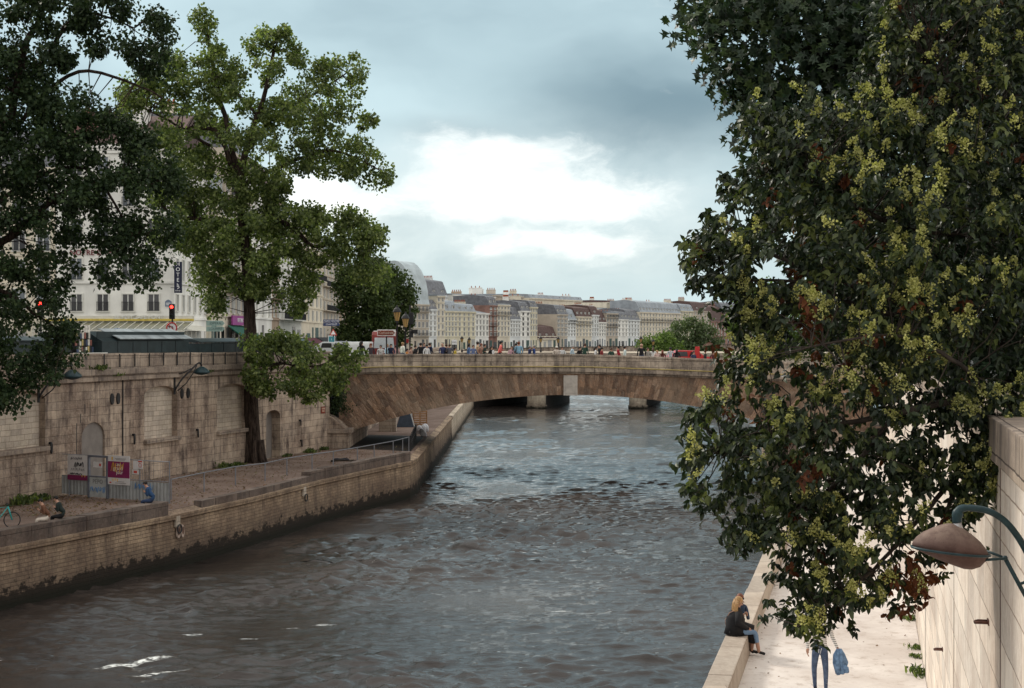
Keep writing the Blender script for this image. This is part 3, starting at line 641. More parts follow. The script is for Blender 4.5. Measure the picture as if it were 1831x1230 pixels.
def window_mesh(w, h, style):
    k = (w, h, style)
    if k in WIN: return WIN[k]
    b = MB(); t = .09
    b.box(-w/2-t, -w/2, -.10, .03, -h/2-t, h/2+t, 0); b.box(w/2, w/2+t, -.10, .03, -h/2-t, h/2+t, 0); b.box(-w/2, w/2, -.10, .03, h/2, h/2+t, 0); b.box(-w/2-t-.04, w/2+t+.04, -.15, .03, -h/2-t-.03, -h/2, 0)
    b.box(-w/2, w/2, -.012, .02, -h/2, h/2, 1); b.box(-.04, .04, -.045, .0, -h/2, h/2, 2); b.box(-w/2, -w/2+.05, -.045, 0, -h/2, h/2, 2); b.box(w/2-.05, w/2, -.045, 0, -h/2, h/2, 2)
    if 'x' in style: b.box(-w/2+.06, w/2-.06, -.04, 0, h*.12, h*.12+.05, 2)
    if 's' in style:
        for s in (-1, 1): a = s*(w/2+t+.24); b.box(a-.22, a+.22, -.06, .01, -h/2, h/2, 3)
    if 'r' in style:
        for i in range(9): x = -w/2+w*i/8; b.box(x-.012, x+.012, -.2, -.176, -h/2, -h/2+.75, 4)
        b.box(-w/2-.03, w/2+.03, -.21, -.17, -h/2+.75, -h/2+.80, 4); b.box(-w/2-.03, w/2+.03, -.21, -.17, -h/2+.02, -h/2+.06, 4)
    o = b.build('window', [FRAME, GLASSD if 'd' in style else GLASS, WHITE, SHUT, RAILM]); me = o.data; bpy.data.objects.remove(o); WIN[k] = me; return me
def addwin(parent, x, y, z, w, h, style, rz=0):
    o = bpy.data.objects.new('window', window_mesh(w, h, style)); COL.objects.link(o); o.parent = parent; o.location = (x, y, z); o.rotation_euler = (0, 0, rz); return o
DORM = {}
def dormer(parent, x, y, z, mat, s=1.):
    k = (mat.name, s)
    if k not in DORM:
        b = MB(); b.box(-.6*s, .6*s, 0, 1.6*s, 0, 1.5*s, 0); b.prism([(-.75*s, 1.5*s), (.75*s, 1.5*s), (0, 1.95*s)], 'y', -.08, 1.9*s, 1); b.box(-.42*s, .42*s, -.03, .02, .2*s, 1.4*s, 2); b.box(-.04, .04, -.06, 0, .2*s, 1.4*s, 0)
        o = b.build('dormer', [FRAME, mat, GLASSD]); DORM[k] = o.data; bpy.data.objects.remove(o)
    o = bpy.data.objects.new('dormer', DORM[k]); COL.objects.link(o); o.parent = parent; o.location = (x, y, z)
def chimney(parent, x, y, z, L, h, mat, n=4, along='y'):
    b = MB(); w = .7; lx, ly = (w, L) if along == 'y' else (L, w)
    b.box(x-lx/2, x+lx/2, y-ly/2, y+ly/2, z-1.5, z+h, 0); b.box(x-lx/2-.08, x+lx/2+.08, y-ly/2-.08, y+ly/2+.08, z+h+.002, z+h+.2, 0)
    for i in range(n):
        q = (i+.5)/n-.5; cx, cy = (x, y+q*L) if along == 'y' else (x+q*L, y); b.lathe([(.17, 0), (.13, .55), (.16, .6)], (cx, cy, z+h+.2), 7, 1)
    b.build('chimney', [mat, POT], parent)
def roof(parent, kind, L, D, z, h, mat, inset=.35, over=.25):
    b = MB(); rs = 0
    if kind == 'mansard':
        k = min(h*.33, 1.5); b.prism([(-over, z), (D, z), (D, z+h*.9), (D*.5, z+h), (k+.5, z+h*.86), (k, z+h*.8)], 'x', .02, L-.02)
    elif kind == 'gable': b.prism([(-over, z), (D, z), (D*.5, z+h)], 'x', .02, L-.02)
    elif kind == 'dome':
        pts = [(-over, z)]+[(math.sin(q)**1.0*0+ (1-math.cos(q))*D*.5, z+h*math.sin(q)) for q in np.linspace(.1, math.pi/2, 8)]+[(D, z+h*.95), (D, z)]
        b.prism(pts, 'x', .02, L-.02)
    elif kind == 'shed': b.prism([(-over, z), (D, z), (D, z+h)], 'x', .02, L-.02)
    else: b.box(-.2, L+.0, -.2, D, z, z+.35)
    return b.build('roof', mat, parent, bevel=0)
def building(label, A, B, z0, zc, D, wm, floors, cols, rk='mansard', rh=3., rm=None, win=(1.0, 1.8, 'x'), sill0=1.2, name='apartment_building', cat='building', group=None, balc=(), chim=1, dorm=0, bands=True, endwin=0, base=True, gableh=0):
    A = Vector(A[:2]); B = Vector(B[:2]); d = B-A; L = d.length; e = empty(name, (A.x, A.y, z0), math.atan2(d.y, d.x), label, cat, group); H = zc-z0
    b = MB(); b.box(0, L, 0, D, -.6, H)
    b.box(-.02, L+.02, -.35, .02, H-.32, H+.02); b.box(-.01, L+.01, -.2, .02, H-.55, H-.322)
    fh = (H-4.0)/max(1, floors)
    if bands:
        for i in range(floors): b.box(-.01, L+.01, -.14, .02, 4+fh*i-.12, 4+fh*i+.1)
    b.build('wall', wm, e)
    w, h, stl = win
    h = min(h, fh*.66)
    for i in range(floors):
        for j in range(cols): addwin(e, L*(j+.5)/cols, 0, 4+fh*i+fh*.47, w, h*(1 if i < floors-1 else .85), stl)
        if endwin and L > 1:
            for j in range(endwin): addwin(e, 0, D*(j+.5)/endwin, 4+fh*i+fh*.47, w, h, stl, -math.pi/2)
    if base:
        for j in range(max(1, cols)):
            q = MB(); ww = L/max(1, cols)*rnd.choice((.3, .45, .6, .75)); x = L*(j+.5)/max(1, cols); q.box(x-ww/2, x+ww/2, -.05, .02, .1, rnd.choice((2.3, 2.8, 3.2))); q.build('shopfront', rnd.choice((GLASSD, GLASS, SHUT, BOXG_)), e)
    for i in balc:
        q = MB(); z = 4+fh*i+.11; q.box(.1, L-.1, -.75, .0, z-.11, z+.03)
        q.build('balcony', wm, e); q = MB(); n = int(L/.22)
        for k in range(n): x = .15+(L-.3)*k/(n-1); q.box(x-.015, x+.015, -.73, -.70, z+.03, z+.85)
        q.box(.1, L-.1, -.75, -.68, z+.85, z+.92); q.build('railing', RAILM, kids_last(e))
    rm = rm or R_ZINC; rf = None
    if rk: rf = roof(e, rk, L, D, H+.02, rh, rm)
    for j in range(dorm): dormer(e, L*(j+.5)/dorm, .15, H+.1, rm, min(1., rh*.32))
    if chim and rf:
        for j in range(chim):
            x = .5 if j == 0 else (L-.5 if j == 1 else L*.5); chimney(rf, x, D*.45, H+rh*.75, rnd.uniform(1.5, min(D*.5, 4.5)), rnd.uniform(.3, 1.9), rnd.choice([wm, W_WHITE, W_CREAM, W_TAN]), rnd.randint(2, 7))
    return e
def kids_last(e): return [o for o in COL.objects if o.parent == e][-1]
# the white hotel facing the river, its side turning into the street
YH = 138.0; hx = lambda px: (px-CX)/F*YH; hz = lambda py: CZ-(py-HY)/F*YH
z0 = 8.45
HT = building('white corner hotel building with red lettering and a glazed cafe terrace at its foot', (hx(100), YH), (hx(311), YH), z0, hz(258), 16.5, W_WHITE, 0, 0, 'gable', 3.6, R_RED, name='hotel_building', chim=0, bands=False, base=False)
LH = hx(311)-hx(100)
for py, h, stl in ((541, 1.45, 'rd'), (481, 1.85, 'r'), (410, 1.85, 'r'), (350, 1.8, 'r'), (297, 1.6, 'r')):
    for k, px in enumerate((137, 184, 229, 275)):
        w_ = addwin(HT, hx(px)-hx(100), 0, hz(py)-z0, 1.0, h, stl)
    for k in range(6): addwin(HT, LH, 1.2+k*2.55, hz(py)-z0, .85, h, stl.replace('r', ''), math.pi/2)
b = MB()
for py in (440, 505, 568, 322, 272): b.box(-.02, LH+.12, -.16, .01, hz(py)-z0-.1, hz(py)-z0+.12); b.box(LH-.01, LH+.14, -.0, 16.5, hz(py)-z0-.1, hz(py)-z0+.12)
b.build('string_course', W_WHITE, HT)
DRED = M('dark_red_letters', (.20, .045, .05), .6, .1)
textmesh('NOTRE DAME', .66, DRED, HT, (hx(125)-hx(100), -.09, hz(452)-z0), (R(90), 0, 0), 'facade_lettering', .04, align='LEFT')
rf = [o for o in COL.objects if o.parent == HT and o.name.startswith('roof')][0]
chimney(rf, hx(229)-hx(100), 5, hz(235)-z0, 4, 3.0, W_WHITE, 5); chimney(rf, 1.5, 6, hz(235)-z0, 4, 2.0, W_WHITE, 5)
b = MB(); b.box(.5, hx(212)-hx(100), 3, 14, hz(258)-z0, hz(192)-z0); b.build('upper_storey', M('maroon_upper_wall', (.22, .12, .11), .8), HT)
for k in range(4): dormer(HT, 5.7+k*1.6, 1.2, hz(250)-z0, R_RED, .7)
e = empty('hotel_sign', (hx(325), YH-1.5, hz(497)), 0, 'vertical navy HOTEL blade sign with three stars on the white corner hotel', 'sign')
NAVY = M('navy_enamel', (.012, .015, .04), .4); b = MB(); b.cbox((0, 0, 0), (.68, .16, hz(470)-hz(525)), 0); b.build('panel', NAVY, e, bevel=.02); LW = M('sign_white', (.8, .8, .8), .5, .02)
textmesh('H\nO\nT\nE\nL', .47, LW, e, (0, -.09, .22), (R(90), 0, 0), 'lettering', .01, space=.98)
for k in (-.16, 0, .16): textmesh('*', .3, LW, e, (k, -.09, -1.22), (R(90), 0, 0), 'star', .01)
b = MB(); b.tube([(-.15, 0, -.78), (.02, -.1, -.62), (.12, -.1, -.9), (-.04, -.1, -1.0)], .03, 6); b.build('flourish', LW, e)
b = MB(); b.cbox((-.45, 0, .9), (.4, .05, .05)); b.cbox((-.45, 0, -.9), (.4, .05, .05)); b.build('bracket', IRON, e)
# glazed cafe terrace with slanting roof
CT = empty('cafe_terrace', (hx(85), YH-4.2, z0), 0, 'glazed cafe terrace with slanted glass roof below the white hotel', 'terrace')
Yc = YH-4.2; cz = lambda py: CZ-(py-HY)/F*Yc-z0; CL = hx(322)-hx(85)+1.2
GL = M('terrace_glass', (.20, .21, .17), .25, .3, .5); b = MB(); zt, zb = cz(575), cz(590)
b.add([(0, 0, zb), (CL, 0, zb), (CL, 3.9, zt), (0, 3.9, zt), (0, 0, zb-.06), (CL, 0, zb-.06), (CL, 3.9, zt-.06), (0, 3.9, zt-.06)], [(0, 1, 2, 3), (7, 6, 5, 4), (0, 4, 5, 1), (1, 5, 6, 2), (2, 6, 7, 3), (3, 7, 4, 0)]); b.build('glass_roof', GL, CT)
CWH = M('terrace_cream_metal', (.62, .60, .52), .6, .08)
for i in range(19):
    x = CL*i/18; b = MB(); b.tube([(x, -.02, zb+.03), (x, 3.9, zt+.04)], .04, 5); b.build('roof_bar', CWH, CT)
b = MB(); b.box(-.1, CL+.1, -.12, .05, zb-.16, zb-.02); b.box(-.1, CL+.1, -.12, .05, zb-.72, zb-.62); b.box(-.1, CL+.1, 3.8, 3.95, zt+.05, zt+.55); b.build('fascia', CWH, CT)
b = MB(); b.box(-.1, CL+.1, 3.7, 3.8, zt+.1, zt+.28); b.build('yellow_trim', M('yellow_trim', (.55, .42, .08), .6), CT)
for i in range(20):
    x = CL*i/19; b = MB(); b.box(x-.04, x+.04, -.06, .02, 0, zb-.1); b.build('post', CWH, CT)
b = MB(); b.box(0, CL, .05, .08, 0, zb-.75); b.build('glazing', GLASSD, CT)
LM = M('warm_bulb', (1., .65, .3), .5, 0, emit=6)
for i in range(6): b = MB(); b.ball((1.5+CL*i/6.3, -.15, zb-.85), .09, 8); b.build('bulb', LM, CT)
for px, t_, s_ in ((226, 'LE PETIT', .42), (268, 'CAFE PONT', .42)): textmesh(t_, .5, WHITE, CT, (hx(px)-hx(85), 3.7, zt+.42), (R(90), 0, 0), 'lettering', .02)
b = MB(); b.add([(CL+.1, -.1, zb-.05), (CL+.1, 16, zb-.05), (CL-2.6, 16, zt), (CL-2.6, 3.9, zt)], [(0, 1, 2, 3)]); b.build('side_awning', CWH, CT)
for k in range(8): b = MB(); b.box(CL, CL+.06, 1+k*2, 1.08+k*2, 0, zb-.1); b.build('post', CWH, CT)
# cream neighbour on the far left
e = building('cream building left of the white hotel, mostly behind the nearest tree', (hx(-160), YH), (hx(99), YH), z0, hz(300), 14, W_CREAM, 5, 6, 'mansard', 4, R_SLATE, (1.1, 1.95, 'r'), name='apartment_building', chim=2, dorm=4)
# the row receding down the street behind the big tree
XR1 = lambda Y: -29.3-.0125*(Y-150)
def y1(px): k = (px-CX)/F; return (-29.3+.0125*150)/(k+.0125)
row1 = [(377, 402, 350, W_CREAM, 6, 3, 'mansard', R_ZINC, (.9, 1.8, ''), (2,), 'narrow cream house right of the hotel side street'),
        (402, 440, 270, W_BEIGE, 7, 4, 'mansard', R_SLATE, (.9, 1.8, 's'), (1, 5), 'beige house with shutters just left of the big trunk'),
        (440, 486, 325, W_WHITE, 6, 4, 'mansard', R_RED, (.9, 1.8, ''), (), 'white house partly hidden by the big poplar trunk'),
        (486, 499, 360, W_TAN, 6, 2, 'mansard', R_ZINC, (.9, 1.8, ''), (1,), 'narrow tan house right of the big trunk'),
        (499, 539, 395, W_WHITE, 6, 4, 'mansard', R_SLATE, (.9, 1.7, ''), (0,), 'white house carrying the small black hotel sign'),
        (539, 577, 425, W_CREAM, 6, 5, 'mansard', R_SLATE, (.85, 2.0, 's'), (3,), 'grey shuttered stone house right of the small hotel sign'),
        (577, 607, 455, W_BEIGE, 6, 5, 'mansard', R_SLATE, (.85, 2.0, 's'), (1, 3), 'stone house with dark balcony near the blue direction signs'),
        (607, 638, 490, W_TAN, 5, 4, 'mansard', R_SLATE, (.95, 2.0, ''), (0, 2), 'ornate tan corner house at the end of the street row')]
for i, (a, c, top, wm, fl, cl, rk, rm, wn, bl, lb) in enumerate(row1):
    Ya, Yb = y1(a), y1(c); Ym = (Ya+Yb)/2; zc = CZ+(HY-top)/F*Ym
    if zc > 29.5: zc = 29.5+i*.2
    building(lb, (XR1(Ya), Ya), (XR1(Yb), Yb), z0, zc, 13, wm, fl, cl, rk, 3.6, rm, wn, balc=bl, chim=1+i % 2, dorm=3, endwin=2 if i in (2, 4) else 0, group='houses along the left street')
e = empty('hotel_sign', (XR1(y1(519))+1.0, y1(519), CZ+(HY-553)/F*y1(519)), 0, 'small black vertical hotel sign further down the street', 'sign')
b = MB(); b.cbox((0, 0, 0), (.85, .16, 2.6)); b.build('panel', IRON, e); textmesh('H\nO\nT\nE\nL', .44, LW, e, (0, -.09, 0), (R(90), 0, 0), 'lettering', .01, space=1.)
# the distant curved row along the river
def y2(px): k = (px-CX)/F; return 223.5/(.459-k)
X2 = lambda Y: -26+.459*(Y-430)
ZS = 6.15
def f2(a, c, top, wm, fl, cl, rk, rh, rm, win, lb, D=12, setb=0, **kw):
    Ya, Yb = y2(a), y2(c); Ym = (Ya+Yb)/2+setb; zc = CZ+(HY-top)/F*Ym
    n = Vector((-.417, .909))*0+Vector((-.909, .417))*setb
    return building(lb, (X2(Ya)+n.x, Ya+n.y), (X2(Yb)+n.x, Yb+n.y), ZS, zc, D, wm, fl, cl, rk, rh, rm, win, group='houses along the distant quay', **kw)
w1 = (.95, 1.9, 'd'); w2 = (.9, 1.8, 'xd')
f2(738, 766, 544, W_BEIGE, 4, 4, 'dome', 12, R_PALE, (1.3, 2.2, 'd'), 'beige corner house under a tall curved zinc roof beside the trees', balc=(0, 3), dorm=4, chim=2)
f2(766, 780, 553, W_PALE, 5, 2, 'mansard', 3.2, R_SLATE, w2, 'slim pale house next to the domed corner house', dorm=2)
f2(780, 794, 529, W_CREAM, 6, 2, 'flat', .4, R_ZINC, w1, 'narrow tall cream house with a flat top', chim=0)
f2(794, 817, 556, W_YEL, 5, 4, 'mansard', 3.4, R_ZINC, w2, 'yellowish cream house with grey mansard, left of a pair', dorm=2)
f2(817, 849, 557, W_YEL, 5, 4, 'mansard', 2.6, R_ZINC, w1, 'yellowish cream house with stone string bands, right of a pair', dorm=3)
f2(849, 873, 560, W_WHITE, 4, 4, 'shed', 2.4, R_ZINC, w1, 'white house with plain top left of the red brown one', chim=1)
f2(873, 888, 546, W_BRICK, 6, 2, 'mansard', 3.2, R_SLATE, (1.1, 2, ''), 'red brown narrow house with iron balconies', dorm=2, balc=(0, 2, 4))
f2(888, 911, 545, W_CREAM, 6, 4, 'flat', .5, R_ZINC, w1, 'cream house with a pale glass attic', balc=(4,), chim=1)
f2(911, 930, 571, W_PALE, 4, 4, 'mansard', 4.4, R_SLATE, w2, 'pale house with a tall slate mansard', dorm=3)
f2(930, 947, 556, W_WHITE, 5, 2, 'mansard', 3.4, R_SLATE, (1., 2.1, 'rd'), 'white house with two columns of dark windows', dorm=2)
f2(947, 960, 549, W_YEL, 5, 3, 'mansard', 2.4, R_SLATE, w1, 'slim yellow house left of the low red roofed one', dorm=2)
f2(960, 995, 605, W_CREAM, 1, 4, 'mansard', 4.6, R_RED, w2, 'low house with a steep dark red roof between taller ones', dorm=3, base=True, chim=1)
f2(995, 1014, 562, W_BEIGE, 5, 3, 'mansard', 3.6, R_SLATE, (1.1, 2., 'sd'), 'shuttered beige house with a blank gable facing the river bend', dorm=3, D=16)
f2(1014, 1029, 571, W_PALE, 5, 3, 'mansard', 4.0, R_ZINC, w1, 'pale narrow house with a dark balcony under its attic', balc=(4,), dorm=1)
f2(1029, 1057, 566, W_CREAM, 5, 5, 'mansard', 3.6, R_RED, w1, 'cream house with a dark red mansard and white dormers', balc=(3,), dorm=4)
f2(1057, 1070, 563, W_PALE, 5, 3, 'mansard', 3.6, R_RED, w2, 'slim blueish white house with small reddish attic', dorm=1)
f2(1070, 1083, 576, W_WHITE, 4, 3, 'mansard', 5, R_RED, w1, 'narrow white house below a steep brown red roof', dorm=2)
f2(1083, 1104, 560, W_BEIGE, 5, 4, 'flat', .6, R_ZINC, (1.5, 2.2, 'd'), 'beige house with large studio windows and a flat top', balc=(2, 4))
f2(1104, 1122, 571, W_WHITE, 4, 3, 'mansard', 3.2, R_SLATE, w1, 'white house with a low slate mansard, left of the two whites', dorm=3)
f2(1122, 1143, 572, W_PALE, 4, 4, 'mansard', 4.4, R_SLATE, w1, 'white house with a steep slate mansard beside the long block', dorm=3)
f2(1143, 1216, 559, W_CREAM, 5, 14, 'mansard', 4.6, R_ZINC, (1.0, 2.0, 'd'), 'long cream block with a grey mansard full of dormers', balc=(3,), dorm=14, chim=3)
f2(1216, 1239, 556, W_YEL, 6, 5, 'mansard', 3.2, R_ZINC, w1, 'cream house with pale dormers at the end of the long block', dorm=4)
f2(1239, 1268, 556, W_BEIGE, 5, 4, 'mansard', 4.2, R_RED, w1, 'beige house left of the red brick houses', dorm=2)
f2(1268, 1292, 575, W_BRICK, 5, 5, 'mansard', 7.5, R_RED, w2, 'red brick house with tall red chimney far along the quay', dorm=3, chim=2)
f2(1292, 1345, 560, W_BRICK, 5, 9, 'mansard', 5, R_SLATE, w2, 'brick house half hidden by the right hand tree', dorm=4, chim=2)
# taller blocks rising behind the row
for a, c, top, wm, rm, rk, rh, lb, ds in ((752, 878, 527, W_PALE, R_SLATE, 'mansard', 5.2, 'broad block with a large slate roof rising behind the yellow houses', 8), (886, 960, 530, W_WHITE, R_ZINC, 'flat', .8, 'white blank walled block behind the pale houses', 0),
        (955, 1008, 530, W_BEIGE, R_ZINC, 'flat', .5, 'tall beige block with blank side wall above the low red roof', 0), (1018, 1108, 536, W_CREAM, R_ZINC, 'mansard', 1.5, 'long pale block with a thin dark roof behind the row', 8), (1150, 1212, 543, W_CREAM, R_RED, 'mansard', .9, 'block with a dark red ridge behind the long mansard', 0), (1105, 1150, 552, W_PALE, R_ZINC, 'flat', .5, 'pale block behind the two white houses', 0)):
    f2(a, c, top, wm, 1, 0, rk, rh, rm, w1, lb, D=14, setb=15, dorm=ds, chim=3, bands=False, base=False)
# ------------------------------------------------------------------ trees
def inside(poly, x, y):
    c = np.zeros(x.shape, bool); n = len(poly); j = n-1
    for i in range(n):
        xi, yi = poly[i]; xj, yj = poly[j]
        if yi != yj: c ^= ((yi > y) != (yj > y)) & (x < (xj-xi)*(y-yi)/(yj-yi)+xi)
        j = i
    return c
def edge_dist(poly, x, y):
    d = np.full(x.shape, 1e9); n = len(poly)
    for i in range(n):
        ax, ay = poly[i]; bx, by = poly[(i+1) % n]; L = (bx-ax)**2+(by-ay)**2+1e-9
        t = np.clip(((x-ax)*(bx-ax)+(y-ay)*(by-ay))/L, 0, 1); d = np.minimum(d, np.hypot(x-ax-t*(bx-ax), y-ay-t*(by-ay)))
    return d
def crown_points(poly, Y, n, thick, r, holes=(), lobe=0., lmin=.24):
    """points through a crown: an outline at the tree's own distance, thick in the middle and thin at the rim"""
    xs = [p[0] for p in poly]; ys = [p[1] for p in poly]; out = []
    k = F/Y; lc = None
    if lobe:                                               # leaf masses: full around the lobe centres, thin between them
        lx = r.uniform(min(xs), max(xs), 900); ly = r.uniform(min(ys), max(ys), 900); m = inside(poly, lx, ly); lx, ly = lx[m], ly[m]; keep = []
        for a, b_ in zip(lx, ly):
            if all(math.hypot(a-c, b_-d) > lobe*k*1.25 for c, d in keep): keep.append((a, b_))
        lc = np.array(keep)
    while len(out) < n:
        x = r.uniform(min(xs), max(xs), n*2); y = r.uniform(min(ys), max(ys), n*2); m = inside(poly, x, y)
        for h in holes: m &= ~(((x-h[0])/h[2])**2+((y-h[1])/h[3])**2 < 1)
        x, y = x[m], y[m]
        if lc is not None:
            q = np.min(np.hypot(x[:, None]-lc[None, :, 0], (y[:, None]-lc[None, :, 1])*1.15), axis=1)/(lobe*k); m = r.rand(len(x)) < np.maximum(lmin, np.exp(-q**4*1.6)); x, y, q = x[m], y[m], q[m]
        e = edge_dist(poly, x, y)/k
        t = np.minimum(thick, .25+np.sqrt(e)*thick*.55); d = r.uniform(-1, 1, len(x))*t
        if lc is not None: d = d*(.55+.45*np.exp(-q**2))-lobe*.8*np.exp(-q**2*2.5)*(r.rand(len(x)) < .6)
        out += list(zip((x-CX)/F*Y, Y+d, CZ-(y-HY)/F*Y))
    return np.array(out[:n])
SHAPES = {  # leaf outlines: (along, across, lift) and faces; all faces have the same number of corners
 'round': ([(0, 0, 0), (.45, -.5, .10), (1, 0, -.05), (.45, .5, .10)], [(0, 1, 2, 3)]),
 'lance': ([(0, 0, 0), (.35, -.5, .16), (.75, -.32, .12), (1, 0, -.12), (.75, .32, .12), (.35, .5, .16), (.5, 0, 0)], [(0, 1, 2, 6), (6, 2, 3, 3), (0, 6, 4, 5), (6, 3, 3, 4)]),
 'lobed': ([(0, 0, 0), (.1, -.5, .1), (.42, -.2, .05), (.6, -.62, .1), (.68, -.16, .03), (1.05, 0, -.1), (.68, .16, .03), (.6, .62, .1), (.42, .2, .05), (.1, .5, .1)], [(0, 1, 2, 8), (2, 3, 4, 8), (4, 5, 6, 8), (6, 7, 8, 4), (0, 2, 8, 9)]),
 'bud': ([(0, 0, 0), (.5, -.5, 0), (1, 0, 0), (.5, .5, 0)], [(0, 1, 2, 3)])}
def leaves(name, pos, dirs, nor, ln, wd, shape, mats, parent, mi=None):
    tv, tf = SHAPES[shape]
    if shape == 'lance': tf = [(0, 1, 2, 6), (6, 2, 3, 4), (0, 6, 4, 5)]
    tv = np.array(tv); tf = np.array(tf); n = len(pos)
    d = dirs/np.linalg.norm(dirs, axis=1, keepdims=True); a = np.cross(nor, d); a /= np.linalg.norm(a, axis=1, keepdims=True)+1e-9; c = np.cross(d, a)
    v = pos[:, None, :]+tv[None, :, 0, None]*(d*ln[:, None])[:, None, :]+tv[None, :, 1, None]*(a*wd[:, None])[:, None, :]+tv[None, :, 2, None]*(c*ln[:, None])[:, None, :]
    f = tf[None]+(np.arange(n)*len(tv))[:, None, None]
    M_ = np.array(pmat(parent).inverted()); v = v.reshape(-1, 3)@M_[:3, :3].T+M_[:3, 3]
    o = rawmesh(name, v, f.reshape(-1, tf.shape[1]), mi=None if mi is None else np.repeat(mi, len(tf)))
    for m in mats: o.data.materials.append(m)
    o.parent = parent; return o
def twigs(parent, limbs, tips, mat, name, r0=.02, r1=.006, n=4, sag=.1):
    pts = [(np.array(p), r) for L, r in limbs for p in L]; arr = np.array([p for p, _ in pts]); b = MB()
    for t in tips:
        d = np.linalg.norm(arr-t, axis=1)+.8*np.maximum(0, arr[:, 2]*0+0); i = int(np.argmin(d+nr.uniform(0, .25*d.min()+.01, len(d)))); a = arr[i]; m = (a+t)/2; L = d[i]; m = m+nr.normal(0, .09*L, 3)+np.array((0, 0, sag*L))
        m2 = (m+t)/2+nr.normal(0, .05*L, 3); b.tube([a, (a+m)/2, m, m2, t], [r0, r0*.8, (r0+r1)/2, r1*1.3, r1], n, cap=False)
    return b.build(name, mat, parent, world=True, uv=False, fix=False, smooth=True)
def limb(pts, k=5):                                        # smooth a polyline
    out = []; p = [Vector(q) for q in pts]
    for i in range(len(p)-1):
        a, b_, c, d = p[max(i-1, 0)], p[i], p[i+1], p[min(i+2, len(p)-1)]
        for j in range(k):
            t = j/k; out.append(.5*((2*b_)+(c-a)*t+(2*a-5*b_+4*c-d)*t*t+(3*b_-a-3*c+d)*t**3))
    return out+[p[-1]]
def limbs_mesh(parent, specs, mat, name='limb'):
    res = []
    for pts, r0, r1 in specs:
        L = limb(pts); n = len(L); b = MB(); rr_ = [r0+(r1-r0)*(i/(n-1)) for i in range(n)]
        L = [p+Vector(nr.normal(0, (.25 if r0 < .3 else .04)*q, 3)) if 0 < i < n-1 else p for i, (p, q) in enumerate(zip(L, rr_))]
        b.tube(L, rr_, 9); b.build(name, mat, parent, world=True, smooth=True, fix=False); res.append(([tuple(p) for p in L], r0))
    return res
def unit(v): return v/(np.linalg.norm(v, axis=1, keepdims=True)+1e-9)
def poplar(label, base, polys, Y, thick, limbs, mats, leaf=.15, per=70, cr=.75, seed=1, tips_n=200, thin=1., droop=.5, bark=BARK2, name='poplar_tree', r0=.035, group=None, lobe=0.):
    r = np.random.RandomState(seed); e = empty(name, base, 0, label, 'tree', group)
    L = limbs_mesh(e, limbs[1:], bark); tr = limbs_mesh(e, limbs[:1], bark, 'trunk')
    C = np.concatenate([crown_points(p, Y+dy, n, thick, r, h, lobe) for p, n, dy, h in polys]); N = len(C)
    # every clump: a loose hanging spray of leaves round a twig end
    k = r.randint(int(per*.5), int(per*1.5), N); ci = np.repeat(np.arange(N), k); M_ = len(ci)
    sz = (cr*r.uniform(.55, 1.25, N))[ci]
    off = unit(r.normal(0, 1, (M_, 3)))*(r.uniform(0, 1, M_)**.5)[:, None]*sz[:, None]; off[:, 2] *= .85; off[:, 2] -= droop*sz*r.uniform(0, 1, M_)*.8
    pos = C[ci]+off; dirs = unit(off)+r.normal(0, .7, (M_, 3))+np.array((0, 0, -.7)); nor = r.normal(0, 1, (M_, 3))+np.array((0, 0, .6))
    ln = leaf*r.uniform(.7, 1.3, M_); leaves('crown', pos, dirs, nor, ln, ln*.95, 'round', mats, e)
    tips = C[r.choice(N, min(N, tips_n), replace=False)]; twigs(e, tr+L, tips, bark, 'twigs', r0, .012)
    return e
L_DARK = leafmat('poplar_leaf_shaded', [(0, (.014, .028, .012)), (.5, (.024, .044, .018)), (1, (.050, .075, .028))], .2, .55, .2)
L_MID = leafmat('poplar_leaf', [(0, (.050, .076, .028)), (.5, (.115, .150, .052)), (1, (.25, .285, .11))], .48, .5, .3)
L_MIDD = leafmat('plane_leaf_far', [(0, (.030, .050, .018)), (.5, (.050, .075, .024)), (1, (.085, .11, .035))], .25, .6, .2)
L_BRI = leafmat('fresh_green_leaf', [(0, (.07, .12, .03)), (1, (.16, .22, .06))], .3, .6, .2)
L_GRN = leafmat('grey_green_leaf', [(0, (.07, .10, .05)), (1, (.12, .155, .075))], .3, .6, .2)
